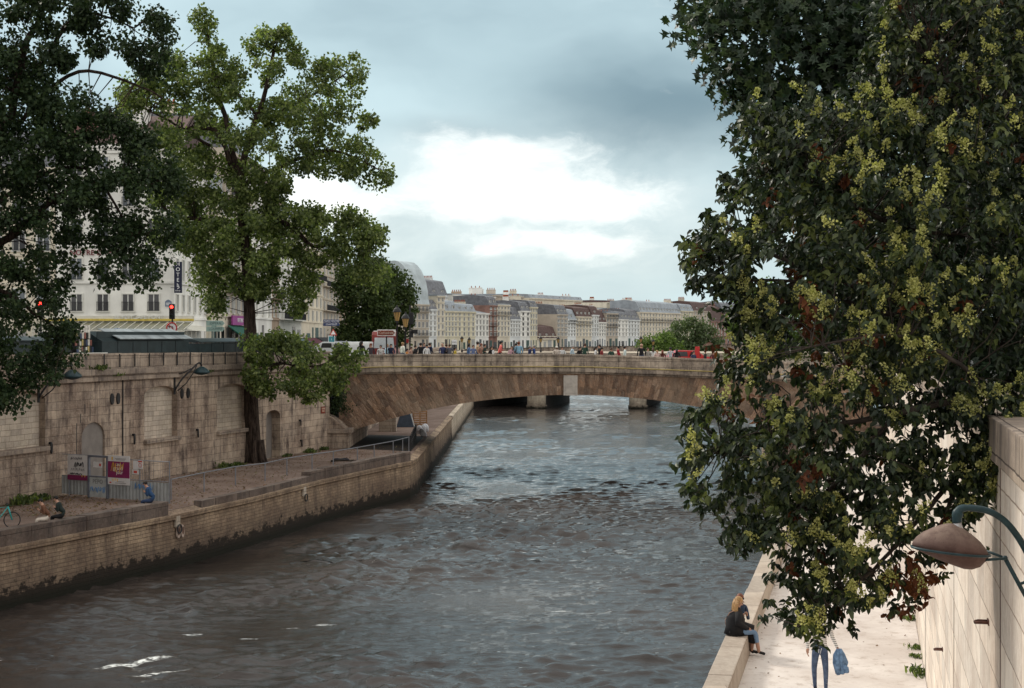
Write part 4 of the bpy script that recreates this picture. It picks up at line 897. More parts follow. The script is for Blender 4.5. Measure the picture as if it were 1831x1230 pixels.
# nearest poplar, trunk just outside the frame
Y1 = 66; p1 = lambda x, y, d=0: tuple(P(x, y, Y1+d))
T1A = [(-160, -30), (120, -30), (150, 10), (140, 40), (108, 60), (135, 80), (130, 110), (100, 130), (105, 165), (165, 150), (185, 165), (170, 195), (240, 215), (300, 260), (320, 330), (322, 400), (302, 436), (290, 462), (284, 500), (262, 512), (250, 480), (236, 440), (215, 470), (208, 515), (190, 522), (178, 470), (162, 455), (150, 500), (120, 515), (132, 560), (150, 590), (152, 640), (115, 675), (50, 690), (32, 725), (5, 725), (-160, 640)]
T1B = [(140, -30), (215, -30), (232, 10), (262, 22), (300, 22), (310, 40), (300, 90), (290, 120), (262, 130), (240, 108), (215, 78), (192, 62), (178, 110), (162, 108), (150, 62), (128, 30)]
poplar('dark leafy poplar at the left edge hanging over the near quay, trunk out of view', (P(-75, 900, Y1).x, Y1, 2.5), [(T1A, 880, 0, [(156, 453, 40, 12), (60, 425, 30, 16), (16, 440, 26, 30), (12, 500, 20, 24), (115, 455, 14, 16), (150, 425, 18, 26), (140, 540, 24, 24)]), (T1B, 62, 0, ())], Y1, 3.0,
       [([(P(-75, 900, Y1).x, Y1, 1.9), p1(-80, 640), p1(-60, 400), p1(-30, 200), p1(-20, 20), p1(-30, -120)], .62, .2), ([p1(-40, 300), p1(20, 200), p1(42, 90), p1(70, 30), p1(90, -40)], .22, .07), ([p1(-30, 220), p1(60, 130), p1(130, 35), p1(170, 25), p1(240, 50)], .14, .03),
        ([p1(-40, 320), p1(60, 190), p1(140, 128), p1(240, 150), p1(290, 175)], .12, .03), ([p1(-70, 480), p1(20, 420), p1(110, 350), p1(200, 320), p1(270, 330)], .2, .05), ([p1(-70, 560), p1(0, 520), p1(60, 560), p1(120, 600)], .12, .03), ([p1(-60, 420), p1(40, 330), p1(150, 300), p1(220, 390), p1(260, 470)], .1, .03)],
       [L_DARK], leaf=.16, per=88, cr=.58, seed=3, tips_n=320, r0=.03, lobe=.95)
# the tall poplar growing at the foot of the wall
Y2 = 97.5; p2 = lambda x, y, d=0: tuple(P(x, y, Y2+d))
T2A = [(358, 18), (385, 30), (392, 80), (410, 120), (428, 82), (455, 66), (490, 42), (518, 52), (538, 95), (560, 120), (590, 86), (635, 96), (648, 140), (638, 188), (678, 222), (686, 285), (702, 318), (660, 332), (640, 305), (592, 318), (556, 300), (520, 330), (500, 375), (450, 372), (400, 360), (330, 340), (270, 300), (222, 215), (212, 150), (258, 138), (300, 96), (340, 84)]
T2B = [(240, 250), (330, 320), (420, 350), (500, 360), (560, 368), (620, 372), (655, 385), (688, 412), (680, 438), (698, 480), (672, 512), (640, 492), (600, 465), (572, 480), (556, 528), (530, 565), (500, 540), (478, 556), (455, 540), (412, 505), (398, 560), (376, 550), (352, 478), (322, 436), (300, 436), (282, 420), (290, 380)]
T2C = [(440, 606), (478, 584), (520, 600), (560, 624), (620, 618), (656, 628), (648, 655), (620, 662), (600, 690), (560, 716), (524, 724), (492, 706), (462, 704), (440, 668)]
gaps = [(545, 345, 26, 30), (600, 345, 42, 16), (330, 215, 22, 24), (398, 330, 16, 20), (265, 215, 20, 30), (600, 250, 14, 14), (560, 160, 12, 20), (445, 112, 12, 20)]
trunk2 = [(p2(455, 838)[0], Y2, 2.2), p2(455, 815), p2(449, 740), p2(447, 640), p2(446, 560), p2(441, 470), p2(434, 400), p2(428, 330), p2(445, 250), p2(470, 180), p2(490, 90)]
T2 = poplar('tall poplar with a thick dark trunk rooted at the foot of the retaining wall', (p2(455, 828)[0], Y2, 2.5), [(T2A, 500, 0, gaps), (T2B, 430, 0, [(500, 470, 12, 24), (390, 420, 10, 14), (520, 400, 10, 12)]), (T2C, 100, -3, ())], Y2, 4.2,
       [(trunk2, .55, .10), ([p2(436, 420), p2(470, 392), p2(520, 405), p2(560, 440), p2(610, 430)], .30, .06), ([p2(430, 345), p2(395, 245), p2(350, 228), p2(320, 232)], .2, .05), ([p2(432, 330), p2(395, 180), p2(375, 90), p2(370, 40)], .2, .04),
        ([p2(440, 270), p2(500, 200), p2(560, 170), p2(620, 130)], .16, .04), ([p2(436, 330), p2(520, 290), p2(600, 270), p2(680, 305)], .16, .04), ([p2(438, 460), p2(380, 400), p2(300, 380), p2(260, 300)], .2, .05), ([p2(447, 655), p2(500, 650, -2), p2(560, 655, -3), p2(620, 640, -3)], .1, .03),
        ([p2(462, 210), p2(420, 160), p2(400, 130)], .1, .03), ([p2(520, 405), p2(600, 395), p2(660, 410)], .12, .04), ([p2(375, 260), p2(300, 215), p2(230, 180)], .1, .03)],
       [L_MID], leaf=.19, per=84, cr=.62, seed=8, tips_n=520, r0=.04, lobe=1.25)
# flare at the foot of the trunk
b = MB(); q = Vector((p2(455, 828)[0], Y2, 2.4))
for a in range(7): w = a*math.tau/7+.3; b.tube([q+Vector((math.cos(w)*.85, math.sin(w)*.7, -.15)), q+Vector((math.cos(w)*.55, math.sin(w)*.45, .35)), q+Vector((math.cos(w)*.42, math.sin(w)*.35, 1.5))], [.12, .2, .18], 8)
b.build('root_flare', BARK2, T2, world=True, smooth=True)
def small_tree(label, polys, Y, trunk_px, z0_, mats, leaf, per, cr, seed, n, thick, name='plane_tree', group='trees beyond the bridge'):
    ys = [p[1] for p in polys]; xs = [p[0] for p in polys]; top = min(ys); q = lambda x, y: tuple(P(x, y, Y)); gx_ = (trunk_px-CX)/F*Y
    return poplar(label, (gx_, Y, z0_), [(polys, n, 0, ())], Y, thick, [([(gx_, Y, z0_-.3), q(trunk_px, (top+max(ys))/2), q(trunk_px, top+20)], .35, .08)]+[([q(trunk_px, top*.4+max(ys)*.6), q(x, y)], .14, .04) for x, y in ((min(xs)+12, (top+max(ys))/2), (max(xs)-12, (top+max(ys))/2), (trunk_px+8, top+25))], mats, leaf, per, cr, seed, 60, name=name, group=group)
small_tree('dense dark plane tree behind the brown direction sign', [(600, 480), (640, 462), (668, 452), (692, 470), (700, 520), (696, 612), (600, 612), (612, 560)], 205, 655, 8.4, [L_MIDD], .34, 90, 1.3, 21, 150, 4)
small_tree('plane tree with lighter crown beside the domed house', [(672, 480), (705, 474), (730, 500), (744, 540), (742, 560), (722, 600), (715, 612), (668, 612), (660, 540)], 215, 705, 8.4, [L_MIDD, ], .34, 90, 1.2, 22, 130, 4)
small_tree('bright green round tree on the far right of the crowd', [(1143, 616), (1158, 598), (1180, 590), (1205, 600), (1216, 628), (1212, 640), (1146, 640)], 330, 1180, 5, [L_BRI], .5, 50, 1.4, 23, 70, 5)
small_tree('taller grey green tree beside the red brick houses', [(1196, 600), (1206, 576), (1232, 568), (1262, 574), (1284, 598), (1290, 640), (1204, 640)], 340, 1243, 5, [L_GRN], .5, 55, 1.6, 24, 110, 5)
small_tree('green tree far behind the right hand foliage', [(1300, 560), (1330, 520), (1372, 498), (1420, 510), (1440, 560), (1440, 660), (1300, 660)], 200, 1372, 7.9, [L_BRI], .34, 70, 1.2, 25, 130, 4)
small_tree('second green tree standing behind the big right tree', [(1420, 560), (1440, 500), (1500, 480), (1560, 520), (1580, 600), (1580, 700), (1420, 700)], 190, 1500, 7.9, [L_MIDD], .34, 70, 1.2, 26, 150, 4)

# the flowering privet hanging over the right wall, and the plane tree behind it
YT = 17.0; pt = lambda x, y, d=0: tuple(P(x, y, YT+d))
PRV = [(1860, -60), (1560, -60), (1555, 60), (1500, 150), (1420, 185), (1345, 178), (1322, 205), (1310, 240), (1326, 290), (1300, 308), (1282, 340), (1248, 366), (1246, 400), (1216, 428), (1212, 468), (1232, 505), (1272, 530), (1312, 558), (1312, 588), (1285, 604), (1282, 660), (1272, 700), (1240, 728), (1206, 785), (1224, 830), (1216, 878), (1244, 900), (1290, 930), (1302, 978), (1345, 985), (1392, 992),
       (1362, 1010), (1356, 1040), (1366, 1080), (1390, 1116), (1422, 1128), (1492, 1112), (1560, 1102), (1600, 1095), (1640, 1062), (1690, 1015), (1712, 985), (1740, 930), (1700, 850), (1720, 760), (1860, 740)]
priv_gap = [(1442, 985, 34, 12), (1330, 740, 34, 18), (1330, 890, 20, 20), (1470, 850, 16, 9), (1560, 820, 16, 10), (1530, 1050, 16, 18), (1600, 1000, 14, 16), (1660, 900, 24, 16), (1590, 860, 12, 12), (1480, 1050, 10, 12)]
def privet():
    r = np.random.RandomState(5); base = (P(1990, 900, YT+1).x, YT+1, 8.45)
    e = empty('privet_tree', base, 0, 'large flowering evergreen with yellow green blossom hanging over the pale promenade', 'tree')
    spec = [([(base[0], base[1], 8.2), pt(1975, 780, 1), pt(1940, 560, .6), pt(1900, 330, .5), pt(1850, 100, .4), pt(1800, -100, .4)], .17, .05),
            ([pt(1965, 800, 1), pt(1831, 742, .3), pt(1752, 782, .1), pt(1712, 850, 0), pt(1690, 930, -.2)], .055, .018), ([pt(1950, 640, .6), pt(1750, 600, .2), pt(1650, 558, .1), pt(1500, 500, 0), pt(1420, 472, 0), pt(1330, 430, .1)], .062, .014),
            ([pt(1650, 558, .1), pt(1560, 560), pt(1500, 530), pt(1440, 505), pt(1330, 500)], .035, .012), ([pt(1900, 400, .5), pt(1740, 420, .2), pt(1600, 400, .1), pt(1500, 350), pt(1400, 300)], .05, .012), ([pt(1940, 640, .5), pt(1760, 700, 0), pt(1600, 740, -.2), pt(1450, 770, -.2), pt(1290, 800)], .055, .012),
            ([pt(1712, 850), pt(1640, 930, -.2), pt(1560, 1020, -.4), pt(1480, 1080, -.4), pt(1430, 1120, -.4)], .03, .008), ([pt(1600, 740, -.2), pt(1500, 860, -.3), pt(1400, 930), pt(1330, 960)], .03, .008), ([pt(1900, 300, .4), pt(1780, 200, 0), pt(1650, 120, -.2)], .05, .015), ([pt(1760, 690), pt(1700, 640, -.8), pt(1600, 600, -.9), pt(1450, 620, -1)], .03, .01)]
    L = limbs_mesh(e, spec[1:], BARK, 'limb'); tr = limbs_mesh(e, spec[:1], BARK, 'trunk')
    N = 3000; C = crown_points(PRV, YT, N, 1.6, r, priv_gap, .36, .16)
    X2_ = crown_points([(1690, 820), (1831, 700), (1860, 860), (1831, 900), (1760, 890), (1700, 920)], YT, 190, .6, r); X2_[:, 1] -= .3; C = np.concatenate([C, X2_]); N = len(C)
    out = np.array([(P(1640, 520, YT))])[0]; rad = unit(C-np.array(out)); kk_ = r.randint(10, 22, N); ci = np.repeat(np.arange(N), kk_); m = len(ci)
    tw = unit(rad*.5+r.normal(0, .55, (N, 3))+np.array((-.1, -.25, .15)))       # twig directions
    s_ = r.uniform(0, 1, m); pos = C[ci]-tw[ci]*(s_*.22)[:, None]+r.normal(0, .018, (m, 3))
    dirs = unit(unit(r.normal(0, 1, (m, 3)))+tw[ci]*.5)+np.array((0, 0, -.95)); nor = unit(r.normal(0, .5, (m, 3))+np.array((-.1, -.5, .7)))
    ln = r.uniform(.065, .125, m); mi = np.where(r.rand(N) < .022, 1, 0)[ci]; red = np.zeros(N, bool)
    for px, py, rr_ in ((1505, 395, 22), (1480, 410, 18), (1425, 590, 26), (1440, 660, 30), (1570, 430, 16), (1430, 565, 25), (1355, 690, 14), (1620, 1045, 40), (1640, 1065, 26), (1590, 1030, 20), (1545, 870, 12), (1760, 170, 18), (1640, 80, 10), (1490, 320, 12), (1500, 600, 14), (1255, 778, 9), (1250, 808, 9)):
        q = np.array(P(px, py, YT)); red |= (np.hypot(C[:, 0]-q[0], C[:, 2]-q[2]) < rr_/165.) & (C[:, 1] < YT+.2) & (r.rand(N) < .35)
    mi = np.where(red[ci], 1, mi); lit_young = (C[:, 1] < YT-.2) & (r.rand(N) < .30); mi = np.where(lit_young[ci] & (mi == 0) & (s_ < .55), 2, mi)  # paler leaves on front clusters: new growth plus lit tips put into the colour
    leaves('crown', pos, dirs, nor, ln, ln*.46, 'lance', [leafmat('privet_leaf', [(0, (.011, .019, .010)), (.45, (.021, .036, .017)), (.8, (.044, .064, .025)), (1, (.105, .12, .042))], .16, .42, .32), leafmat('withered_leaf', [(0, (.07, .02, .01)), (1, (.17, .06, .028))], .3, .6, .2), leafmat('lit_young_privet_leaf', [(0, (.05, .07, .022)), (1, (.15, .17, .055))], .3, .5, .25)], e, mi)
    tips = C[r.choice(N, 900, replace=False)]; twigs(e, L+tr, tips, BARK, 'twigs', .010, .0035, 4, .02)
    # blossom sprays on the side facing river and light
    zone = lambda c: (c[:, 1] < YT-.35) & (r.rand(len(c)) < .95)
    sel = C[zone(C)]; pxl = sel[:, 0]/sel[:, 1]*F+CX; pyl = HY-(sel[:, 2]-CZ)/sel[:, 1]*F
    w = np.ones(len(sel))*.24
    for cx, cy, rx, ry, g in ((1650, 200, 170, 220, .5), (1400, 640, 130, 100, 1.1), (1470, 1050, 130, 100, 1.2), (1600, 620, 180, 120, .7), (1560, 680, 200, 80, .7), (1580, 320, 90, 110, 1.), (1380, 300, 90, 130, -.35), (1290, 450, 80, 100, -.4), (1480, 420, 110, 120, -.45), (1500, 850, 150, 70, -.25), (1700, 420, 90, 120, -.2), (1450, 490, 90, 40, -.4), (1560, 780, 180, 60, -.3), (1620, 930, 120, 60, -.1)):
        w += g*np.exp(-((pxl-cx)/rx)**2-((pyl-cy)/ry)**2)
    sel = sel[r.rand(len(sel)) < np.clip(w, .04, 1)]; n = len(sel); q = 60; ci = np.repeat(np.arange(n), q); m = len(ci)
    ax = unit(r.normal(0, .55, (n, 3))+np.array((-.15, -.35, .9))); t_ = r.uniform(0, 1, m); Ls = r.uniform(.08, .20, n)[ci]
    side = unit(r.normal(0, 1, (m, 3))); pos = sel[ci]+np.array((-.02, -.14, .05))+ax[ci]*(t_*Ls)[:, None]+side*(.062*(1.1-t_)*r.uniform(.2, 1, m))[:, None]
    ln = r.uniform(.018, .034, m); leaves('blossom', pos, unit(side+ax[ci]*.6), r.normal(0, 1, (m, 3)), ln, ln*.9, 'bud', [leafmat('yellow_green_blossom', [(0, (.17, .17, .04)), (.5, (.40, .385, .15)), (1, (.60, .57, .27))], .3, .7, .1)], e)
    return e
privet()
YP = 25.0; pp = lambda x, y, d=0: tuple(P(x, y, YP+d))
def plane():
    r = np.random.RandomState(15); base = (P(1830, 800, YP).x, YP, 7.9)
    e = empty('plane_tree', base, 0, 'plane tree with dark lobed leaves reaching into the sky top right, behind the privet', 'tree')
    L = limbs_mesh(e, [([pp(1800, 350), pp(1650, 220), pp(1500, 120), pp(1400, 60), pp(1300, 20)], .09, .02), ([pp(1780, 300), pp(1700, 130), pp(1600, -60)], .09, .04), ([pp(1650, 220), pp(1500, 230), pp(1400, 250), pp(1340, 260)], .05, .015), ([pp(1500, 120), pp(1420, 150), pp(1350, 170)], .03, .01)], BARK, 'limb')
    L += limbs_mesh(e, [([(base[0], base[1], 7.7), pp(1830, 600), pp(1800, 350), pp(1780, 100), pp(1780, -120)], .3, .1)], BARK, 'trunk')
    poly = [(1860, -80), (1228, -80), (1222, 8), (1206, 44), (1238, 62), (1256, 102), (1285, 128), (1302, 165), (1326, 196), (1335, 240), (1330, 300), (1400, 420), (1480, 560), (1600, 640), (1860, 700)]
    N = 1150; C = crown_points(poly, YP, N, 2.2, r, [(1555, 225, 16, 14), (1450, 120, 12, 10), (1500, 60, 8, 8), (1275, 60, 10, 14)], .6, .2); kk_ = r.randint(14, 30, N); ci = np.repeat(np.arange(N), kk_); m = len(ci)
    off = unit(r.normal(0, 1, (m, 3)))*(r.rand(m)**.5*.42)[:, None]; pos = C[ci]+off
    dirs = unit(off)*.5+r.normal(0, .6, (m, 3))+np.array((0, 0, -.8)); nor = r.normal(0, .6, (m, 3))+np.array((0, -.6, .6)); ln = r.uniform(.10, .19, m)
    leaves('crown', pos, dirs, nor, ln, ln*.95, 'lobed', [leafmat('lobed_leaf', [(0, (.012, .026, .014)), (.6, (.024, .046, .022)), (1, (.060, .090, .032))], .22, .42, .35)], e)
    twigs(e, L, C[r.choice(N, 380, replace=False)], BARK, 'twigs', .016, .005)
plane()
# ------------------------------------------------------------------ people
SKIN = M('skin', (.42, .24, .17), .6, .06, 6); SKIN2 = M('skin_dark', (.16, .085, .055), .6, .06, 6)
def cloth(c): return M('cloth_%02x%02x%02x' % tuple(int(255*x) for x in c), c, .85, .16, 5, .15)
def figure(name, joints, edges, mats, parent, sub=1, head=True):
    """one continuous skinned body; every edge of the skeleton names the material zone around it"""
    names = list(joints); me = bpy.data.meshes.new(name); me.from_pydata([joints[k][:3] for k in names], [(names.index(a), names.index(b)) for a, b, _ in edges], [])
    o = bpy.data.objects.new(name, me); COL.objects.link(o); sk = o.modifiers.new('s', 'SKIN'); sk.use_smooth_shade = True
    if sub: sb = o.modifiers.new('u', 'SUBSURF'); sb.levels = sub; sb.render_levels = sub
    for i, k in enumerate(names):
        j = joints[k]; q = me.skin_vertices[0].data[i]; q.radius = (j[3], j[4] if len(j) > 4 else j[3]); q.use_root = (k == 'pelvis')
    dg = bpy.context.evaluated_depsgraph_get(); dg.update(); nm = bpy.data.meshes.new_from_object(o.evaluated_get(dg)); bpy.data.objects.remove(o); bpy.data.meshes.remove(me)
    nm.name = name; nm.materials.clear()
    for m in mats: nm.materials.append(m)
    A = np.array([joints[a][:3] for a, b, _ in edges]); B = np.array([joints[b][:3] for a, b, _ in edges]); Z = [z for _, _, z in edges]
    for p in nm.polygons:
        c = np.array(p.center); t = np.clip(((c-A)*(B-A)).sum(1)/(((B-A)**2).sum(1)+1e-9), 0, 1); p.material_index = Z[int(np.argmin(np.linalg.norm(A+(B-A)*t[:, None]-c, axis=1)))]; p.use_smooth = True
    o = bpy.data.objects.new(name, nm); COL.objects.link(o); o.parent = parent; return o
# zones: 0 skin, 1 top, 2 trousers, 3 shoes
def stand_pose(stride=0., arm=0., lean=0., fingers=False, bulk=1.):
    J = dict(pelvis=(0, 0, .95, .155*bulk, .115), waist=(0, -.0, 1.10, .135*bulk, .10), chest=(0, -.01-lean, 1.30, .165*bulk, .115), neck0=(0, -lean, 1.44, .085, .07), neck=(0, -.01-lean*1.2, 1.52, .05), head0=(0, -.02-lean*1.3, 1.60, .082, .09), head1=(0, -.02-lean*1.3, 1.68, .08, .09))
    E = [('pelvis', 'waist', 1), ('waist', 'chest', 1), ('chest', 'neck0', 1), ('neck0', 'neck', 0), ('neck', 'head0', 0), ('head0', 'head1', 0)]
    for s, n in ((-1, 'l'), (1, 'r')):
        k = stride*s; a = arm if s > 0 else arm*.3
        J.update({n+'sh': (s*.18, -lean, 1.41, .058), n+'el': (s*.245, .03-.04*k-.1*a, 1.15+.02*a, .043), n+'wr': (s*(.25-.10*a), -.05-.05*k-.28*a, .93+.26*a, .03), n+'hd': (s*(.25-.14*a), -.07-.05*k-.34*a, .86+.32*a, .036, .02),
                  n+'hip': (s*.095, 0, .86, .092), n+'kn': (s*.10, -.02-.18*k, .49, .06), n+'an': (s*.10, .03-.22*k, .09, .043), n+'toe': (s*.115, -.13-.22*k, .045, .036)})
        E += [('neck0', n+'sh', 1), (n+'sh', n+'el', 1), (n+'el', n+'wr', 1), (n+'wr', n+'hd', 0), ('pelvis', n+'hip', 2), (n+'hip', n+'kn', 2), (n+'kn', n+'an', 2), (n+'an', n+'toe', 3)]
    return J, E
def hand(J, E, n, wr, d, side, palm_n, ln=.17, zone=0):
    """palm, four unequal fingers and a thumb off the side of the palm"""
    wr = Vector(wr); d = Vector(d).normalized(); side = Vector(side).normalized(); pn = Vector(palm_n).normalized(); J[n+'pm'] = (*(wr+d*.05), .034, .018); J[n+'kb'] = (*(wr+d*.085), .036, .016); E += [(n+'wr', n+'pm', zone), (n+'pm', n+'kb', zone)]
    for i, (o_, l) in enumerate(((-.027, .072), (-.009, .082), (.009, .076), (.026, .058))):
        a = wr+d*.10+side*o_; b_ = a+d*l*.5+pn*.012; c = a+d*l*.85+pn*.035
        J[f'{n}f{i}a'] = (*a, .0095); J[f'{n}f{i}b'] = (*b_, .0085); J[f'{n}f{i}c'] = (*c, .0075); E += [(n+'kb', f'{n}f{i}a', zone), (f'{n}f{i}a', f'{n}f{i}b', zone), (f'{n}f{i}b', f'{n}f{i}c', zone)]
    a = wr+d*.045-side*.045; b_ = a+d*.035-side*.012+pn*.012; J[n+'ta'] = (*a, .011); J[n+'tb'] = (*b_, .0095); E += [(n+'pm', n+'ta', zone), (n+'ta', n+'tb', zone)]
HAIRM = {}
def hair_mesh(long):
    if long in HAIRM: return HAIRM[long]
    b = MB(); b.ball((0, .012, .02), (.098, .108, .105), 10)
    if long: b.tube([(0, .06, .04), (0, .085, -.06), (0, .09, -.16), (0, .085, -.26)], [.075, .088, .075, .04], 8)
    o = b.build('hair', IRON, smooth=True); HAIRM[long] = o.data; bpy.data.objects.remove(o); return HAIRM[long]
POSES = []
for k, (st_, ar, ln, bk) in enumerate(((0, 0, 0, 1), (.9, .3, .02, 1), (.1, 1, .03, 1.05), (-.8, 0, .02, .95), (0, .8, .08, 1.1))):
    J, E = stand_pose(st_, ar, ln, False, bk); tmp = figure('person', J, E, [SKIN, IRON, IRON, IRON], None, 1); POSES.append(tmp.data); bpy.data.objects.remove(tmp)
HC = {'k': (.012, .010, .009), 'b': (.06, .03, .018), 'y': (.30, .19, .08), 'r': (.14, .04, .02), 'g': (.25, .24, .23), 'w': (.6, .58, .52), 's': (.40, .25, .18)}
def person(label, x, y, z, rz, top, legs, hair, long=False, pose=0, s=1., group='people on the bridge', skin=None):
    e = empty('person', (x, y, z), rz, label, 'person', group); e.scale = (s*1.14, s*1.14, s)
    o = bpy.data.objects.new('body', POSES[pose]); COL.objects.link(o); o.parent = e
    for i, m in enumerate((skin or SKIN, cloth(top), cloth(legs), cloth((.03, .03, .035)))): o.material_slots[i].link = 'OBJECT'; o.material_slots[i].material = m
    h = bpy.data.objects.new('hair', hair_mesh(long)); COL.objects.link(h); h.parent = e; h.material_slots[0].link = 'OBJECT'; h.material_slots[0].material = M('hair_'+hair, HC[hair], .6, .3, 30)
    h.location = (0, -.015 if pose < 4 else -.09, 1.655); return e
BLK = (.012, .012, .014); NVY = (.015, .02, .05); WHT = (.62, .62, .62); JN = (.05, .08, .14); GRY = (.25, .26, .28); DG = (.02, .05, .035)
crowd = [ # px, head top py, top, hair, long, turned, words
 (646, 610, BLK, 'k', 1, 2.6, 'in black leaning at the bridge end beside the leaves'), (663, 614, (.05, .04, .05), 'r', 1, .4, 'with long red brown hair in front of the white van'), (681, 617, WHT, 'k', 0, 0, 'in white and black left of the light blue shirt'),
 (692, 615, (.42, .60, .70), 'y', 0, 1., 'with fair hair and a light blue shirt near the red van'), (699, 615, NVY, 'k', 1, .3, 'in navy between the light blue shirt and the pink shoulders'), (708, 617, (.45, .25, .24), 'k', 0, 3., 'in pale pink just left of the tall lanterns'),
 (720, 612, (.66, .68, .60), 'y', 0, 2.2, 'in a cream shirt with blond hair below the lanterns'), (728, 624, (.60, .25, .07), 'k', 0, 1., 'in an orange shirt, low behind the parapet'), (735, 620, (.40, .25, .2), 'b', 0, 1., 'bare armed and half hidden by a black jacket'),
 (740.5, 617, BLK, 'k', 0, 2., 'in a black jacket right of the orange shirt'), (752, 613, BLK, 'k', 0, 3.4, 'in black, back turned, left of the navy jacket'), (757.5, 613, NVY, 'b', 0, .3, 'in a navy jacket facing a white shirt'), (763, 616, WHT, 'k', 0, .6, 'in a white shirt squeezed between two dark jackets'),
 (768, 613, NVY, 'b', 0, 2.4, 'in a dark navy blazer near the domed house'), (791, 614, (.04, .05, .12), 's', 0, .5, 'bald in dark blue beside a broad black back'), (798, 615, BLK, 'b', 0, 3.1, 'with a broad black jacket leaning over the parapet'), (804, 615, (.08, .08, .1), 'b', 0, 3.3, 'in dark clothes next to the broad black jacket'),
 (813, 621, (.45, .33, .05), 'k', 0, 1.4, 'in yellow and black below the white square sign'), (838, 615, (.06, .12, .25), 'k', 0, 1.8, 'in a blue jacket standing alone at mid left of the bridge'), (846, 617, (.12, .16, .3), 'b', 0, .2, 'in greyish blue right behind the blue jacket'),
 (854, 611, (.42, .30, .18), 'k', 0, 1.9, 'in a tan coat with dark hair'), (859, 614, (.35, .2, .15), 'r', 0, .8, 'in brown beside the tan coat'), (866, 615, (.03, .05, .04), 'k', 0, 1.5, 'in dark green walking behind the coral shirt'), (877, 619, BLK, 'k', 1, .9, 'with bushy black hair just left of the white top'),
 (881.5, 620, WHT, 'k', 0, 4.5, 'in a white top bending beside the coral shirt'), (893, 610, (.62, .14, .12), 'k', 0, 1.7, 'in a bright coral shirt'), (915, 619, (.5, .3, .35), 'b', 0, 0, 'small in pale pink between coral and denim'), (922.5, 614, (.06, .06, .07), 'k', 0, .3, 'in dark grey left of the denim jacket'),
 (927.5, 611, (.20, .36, .48), 'r', 0, 3.1, 'with red brown hair and a light denim jacket'), (947, 618, (.03, .04, .1), 'g', 0, 1.2, 'in navy carrying something red'), (955.5, 617, (.03, .06, .2), 'g', 0, 4.6, 'in a royal blue jacket facing the navy one'), (995, 619, (.55, .48, .42), 'w', 0, .2, 'in a white hat left of the bridge crown'),
 (1005, 620, WHT, 'b', 0, .2, 'in a plain white shirt beside the white hat'), (1023, 618, (.42, .52, .58), 'g', 0, 1.2, 'in a pale blue grey shirt above the plaque'), (1035, 620, BLK, 'k', 0, .8, 'in black crouching toward the dark green jacket'), (1045, 614, DG, 'b', 0, 2.7, 'in a dark green jacket with brown hair at the bridge crown'),
 (1065, 620, WHT, 'k', 1, 1.5, 'in white with long black hair walking left'), (1072.5, 616, BLK, 'k', 0, 4.9, 'tall in black behind a dark red top'), (1076, 621, (.2, .03, .03), 'k', 0, 1.2, 'in a dark red top in front of someone tall in black'), (1093, 622, (.03, .07, .05), 'b', 0, .5, 'short in bottle green, standing apart'),
 (1107.5, 619, (.30, .02, .03), 'k', 0, 4.8, 'in a crimson jumper with a black bun'), (1117, 619, (.55, .62, .6), 'k', 0, 1.4, 'with frizzy black hair and a pale mint shirt'), (1147, 615, BLK, 's', 0, 3.2, 'tall and bald in a black coat'), (1158, 622, (.3, .28, .25), 'b', 0, .5, 'in a patterned grey top beside the tall black coat'),
 (1168, 622, (.66, .66, .64), 'b', 1, 3.0, 'in a white blouse, right of the patterned top'), (1175, 626, (.5, .36, .32), 'y', 0, .3, 'in faded pink beside the white blouse'), (1184.5, 626, (.10, .03, .025), 'r', 1, 3.1, 'with long auburn hair and a maroon top'), (1199, 621, (.42, .44, .46), 'k', 0, 3.3, 'in a light grey hooded jacket'),
 (1210, 624, BLK, 'k', 1, 3.1, 'with long black hair right of the grey hooded jacket'), (1240, 628, (.04, .05, .1), 'k', 0, .5, 'in navy in front of the red car'), (1261, 626, (.02, .02, .02), 'b', 0, 1.7, 'in black near the right end of the bridge'), (1276, 627, (.09, .03, .03), 'b', 0, 0, 'in dark maroon closest to the right hand foliage')]
for i, (px, py, tp, hr, lg, rz, wd) in enumerate(crowd):
    Y = 113.6+rnd.uniform(0, 3.0)
    if 600 < px < 670: Y = 113.2
    x = (px-CX)/F*Y; zd = DECK+dz(x); H = CZ-(py-HY)/F*Y-zd; s = H/1.76
    if s < .90: s = .90; zd = CZ-(py-HY)/F*Y-s*1.76; Y2_ = Y
    person('person '+wd, x, Y, max(zd, DECK+dz(x)-.25), rz, tp, rnd.choice([JN, BLK, (.1, .09, .08)]), hr, bool(lg), rnd.randint(0, 4) if px not in (798,) else 4, s, skin=SKIN2 if i % 13 == 5 else None)
YS = lambda px, out: (FW.w(UW(px, -out), -out, 0))
for px, py, out, tp, hr, rz, wd in ((341, 607, 3.2, (.10, .03, .05), 'b', .4, 'in maroon right beside the open bookseller box'), (351, 605, 3.8, (.22, .05, .05), 'k', 1.8, 'in dark red on the street behind the parapet gap'), (359, 607, 3.0, (.05, .06, .14), 'b', 4., 'in navy just left of the second bookseller box'), (367, 606, 4.5, (.02, .02, .02), 'k', 0, 'in black half hidden by the second bookseller box')):
    p = YS(px, out); person('person '+wd, p.x, p.y, 8.45, rz, tp, BLK, hr, False, 1, (CZ-(py-HY)/F*p.y-8.45)/1.76, group='people on the left street')

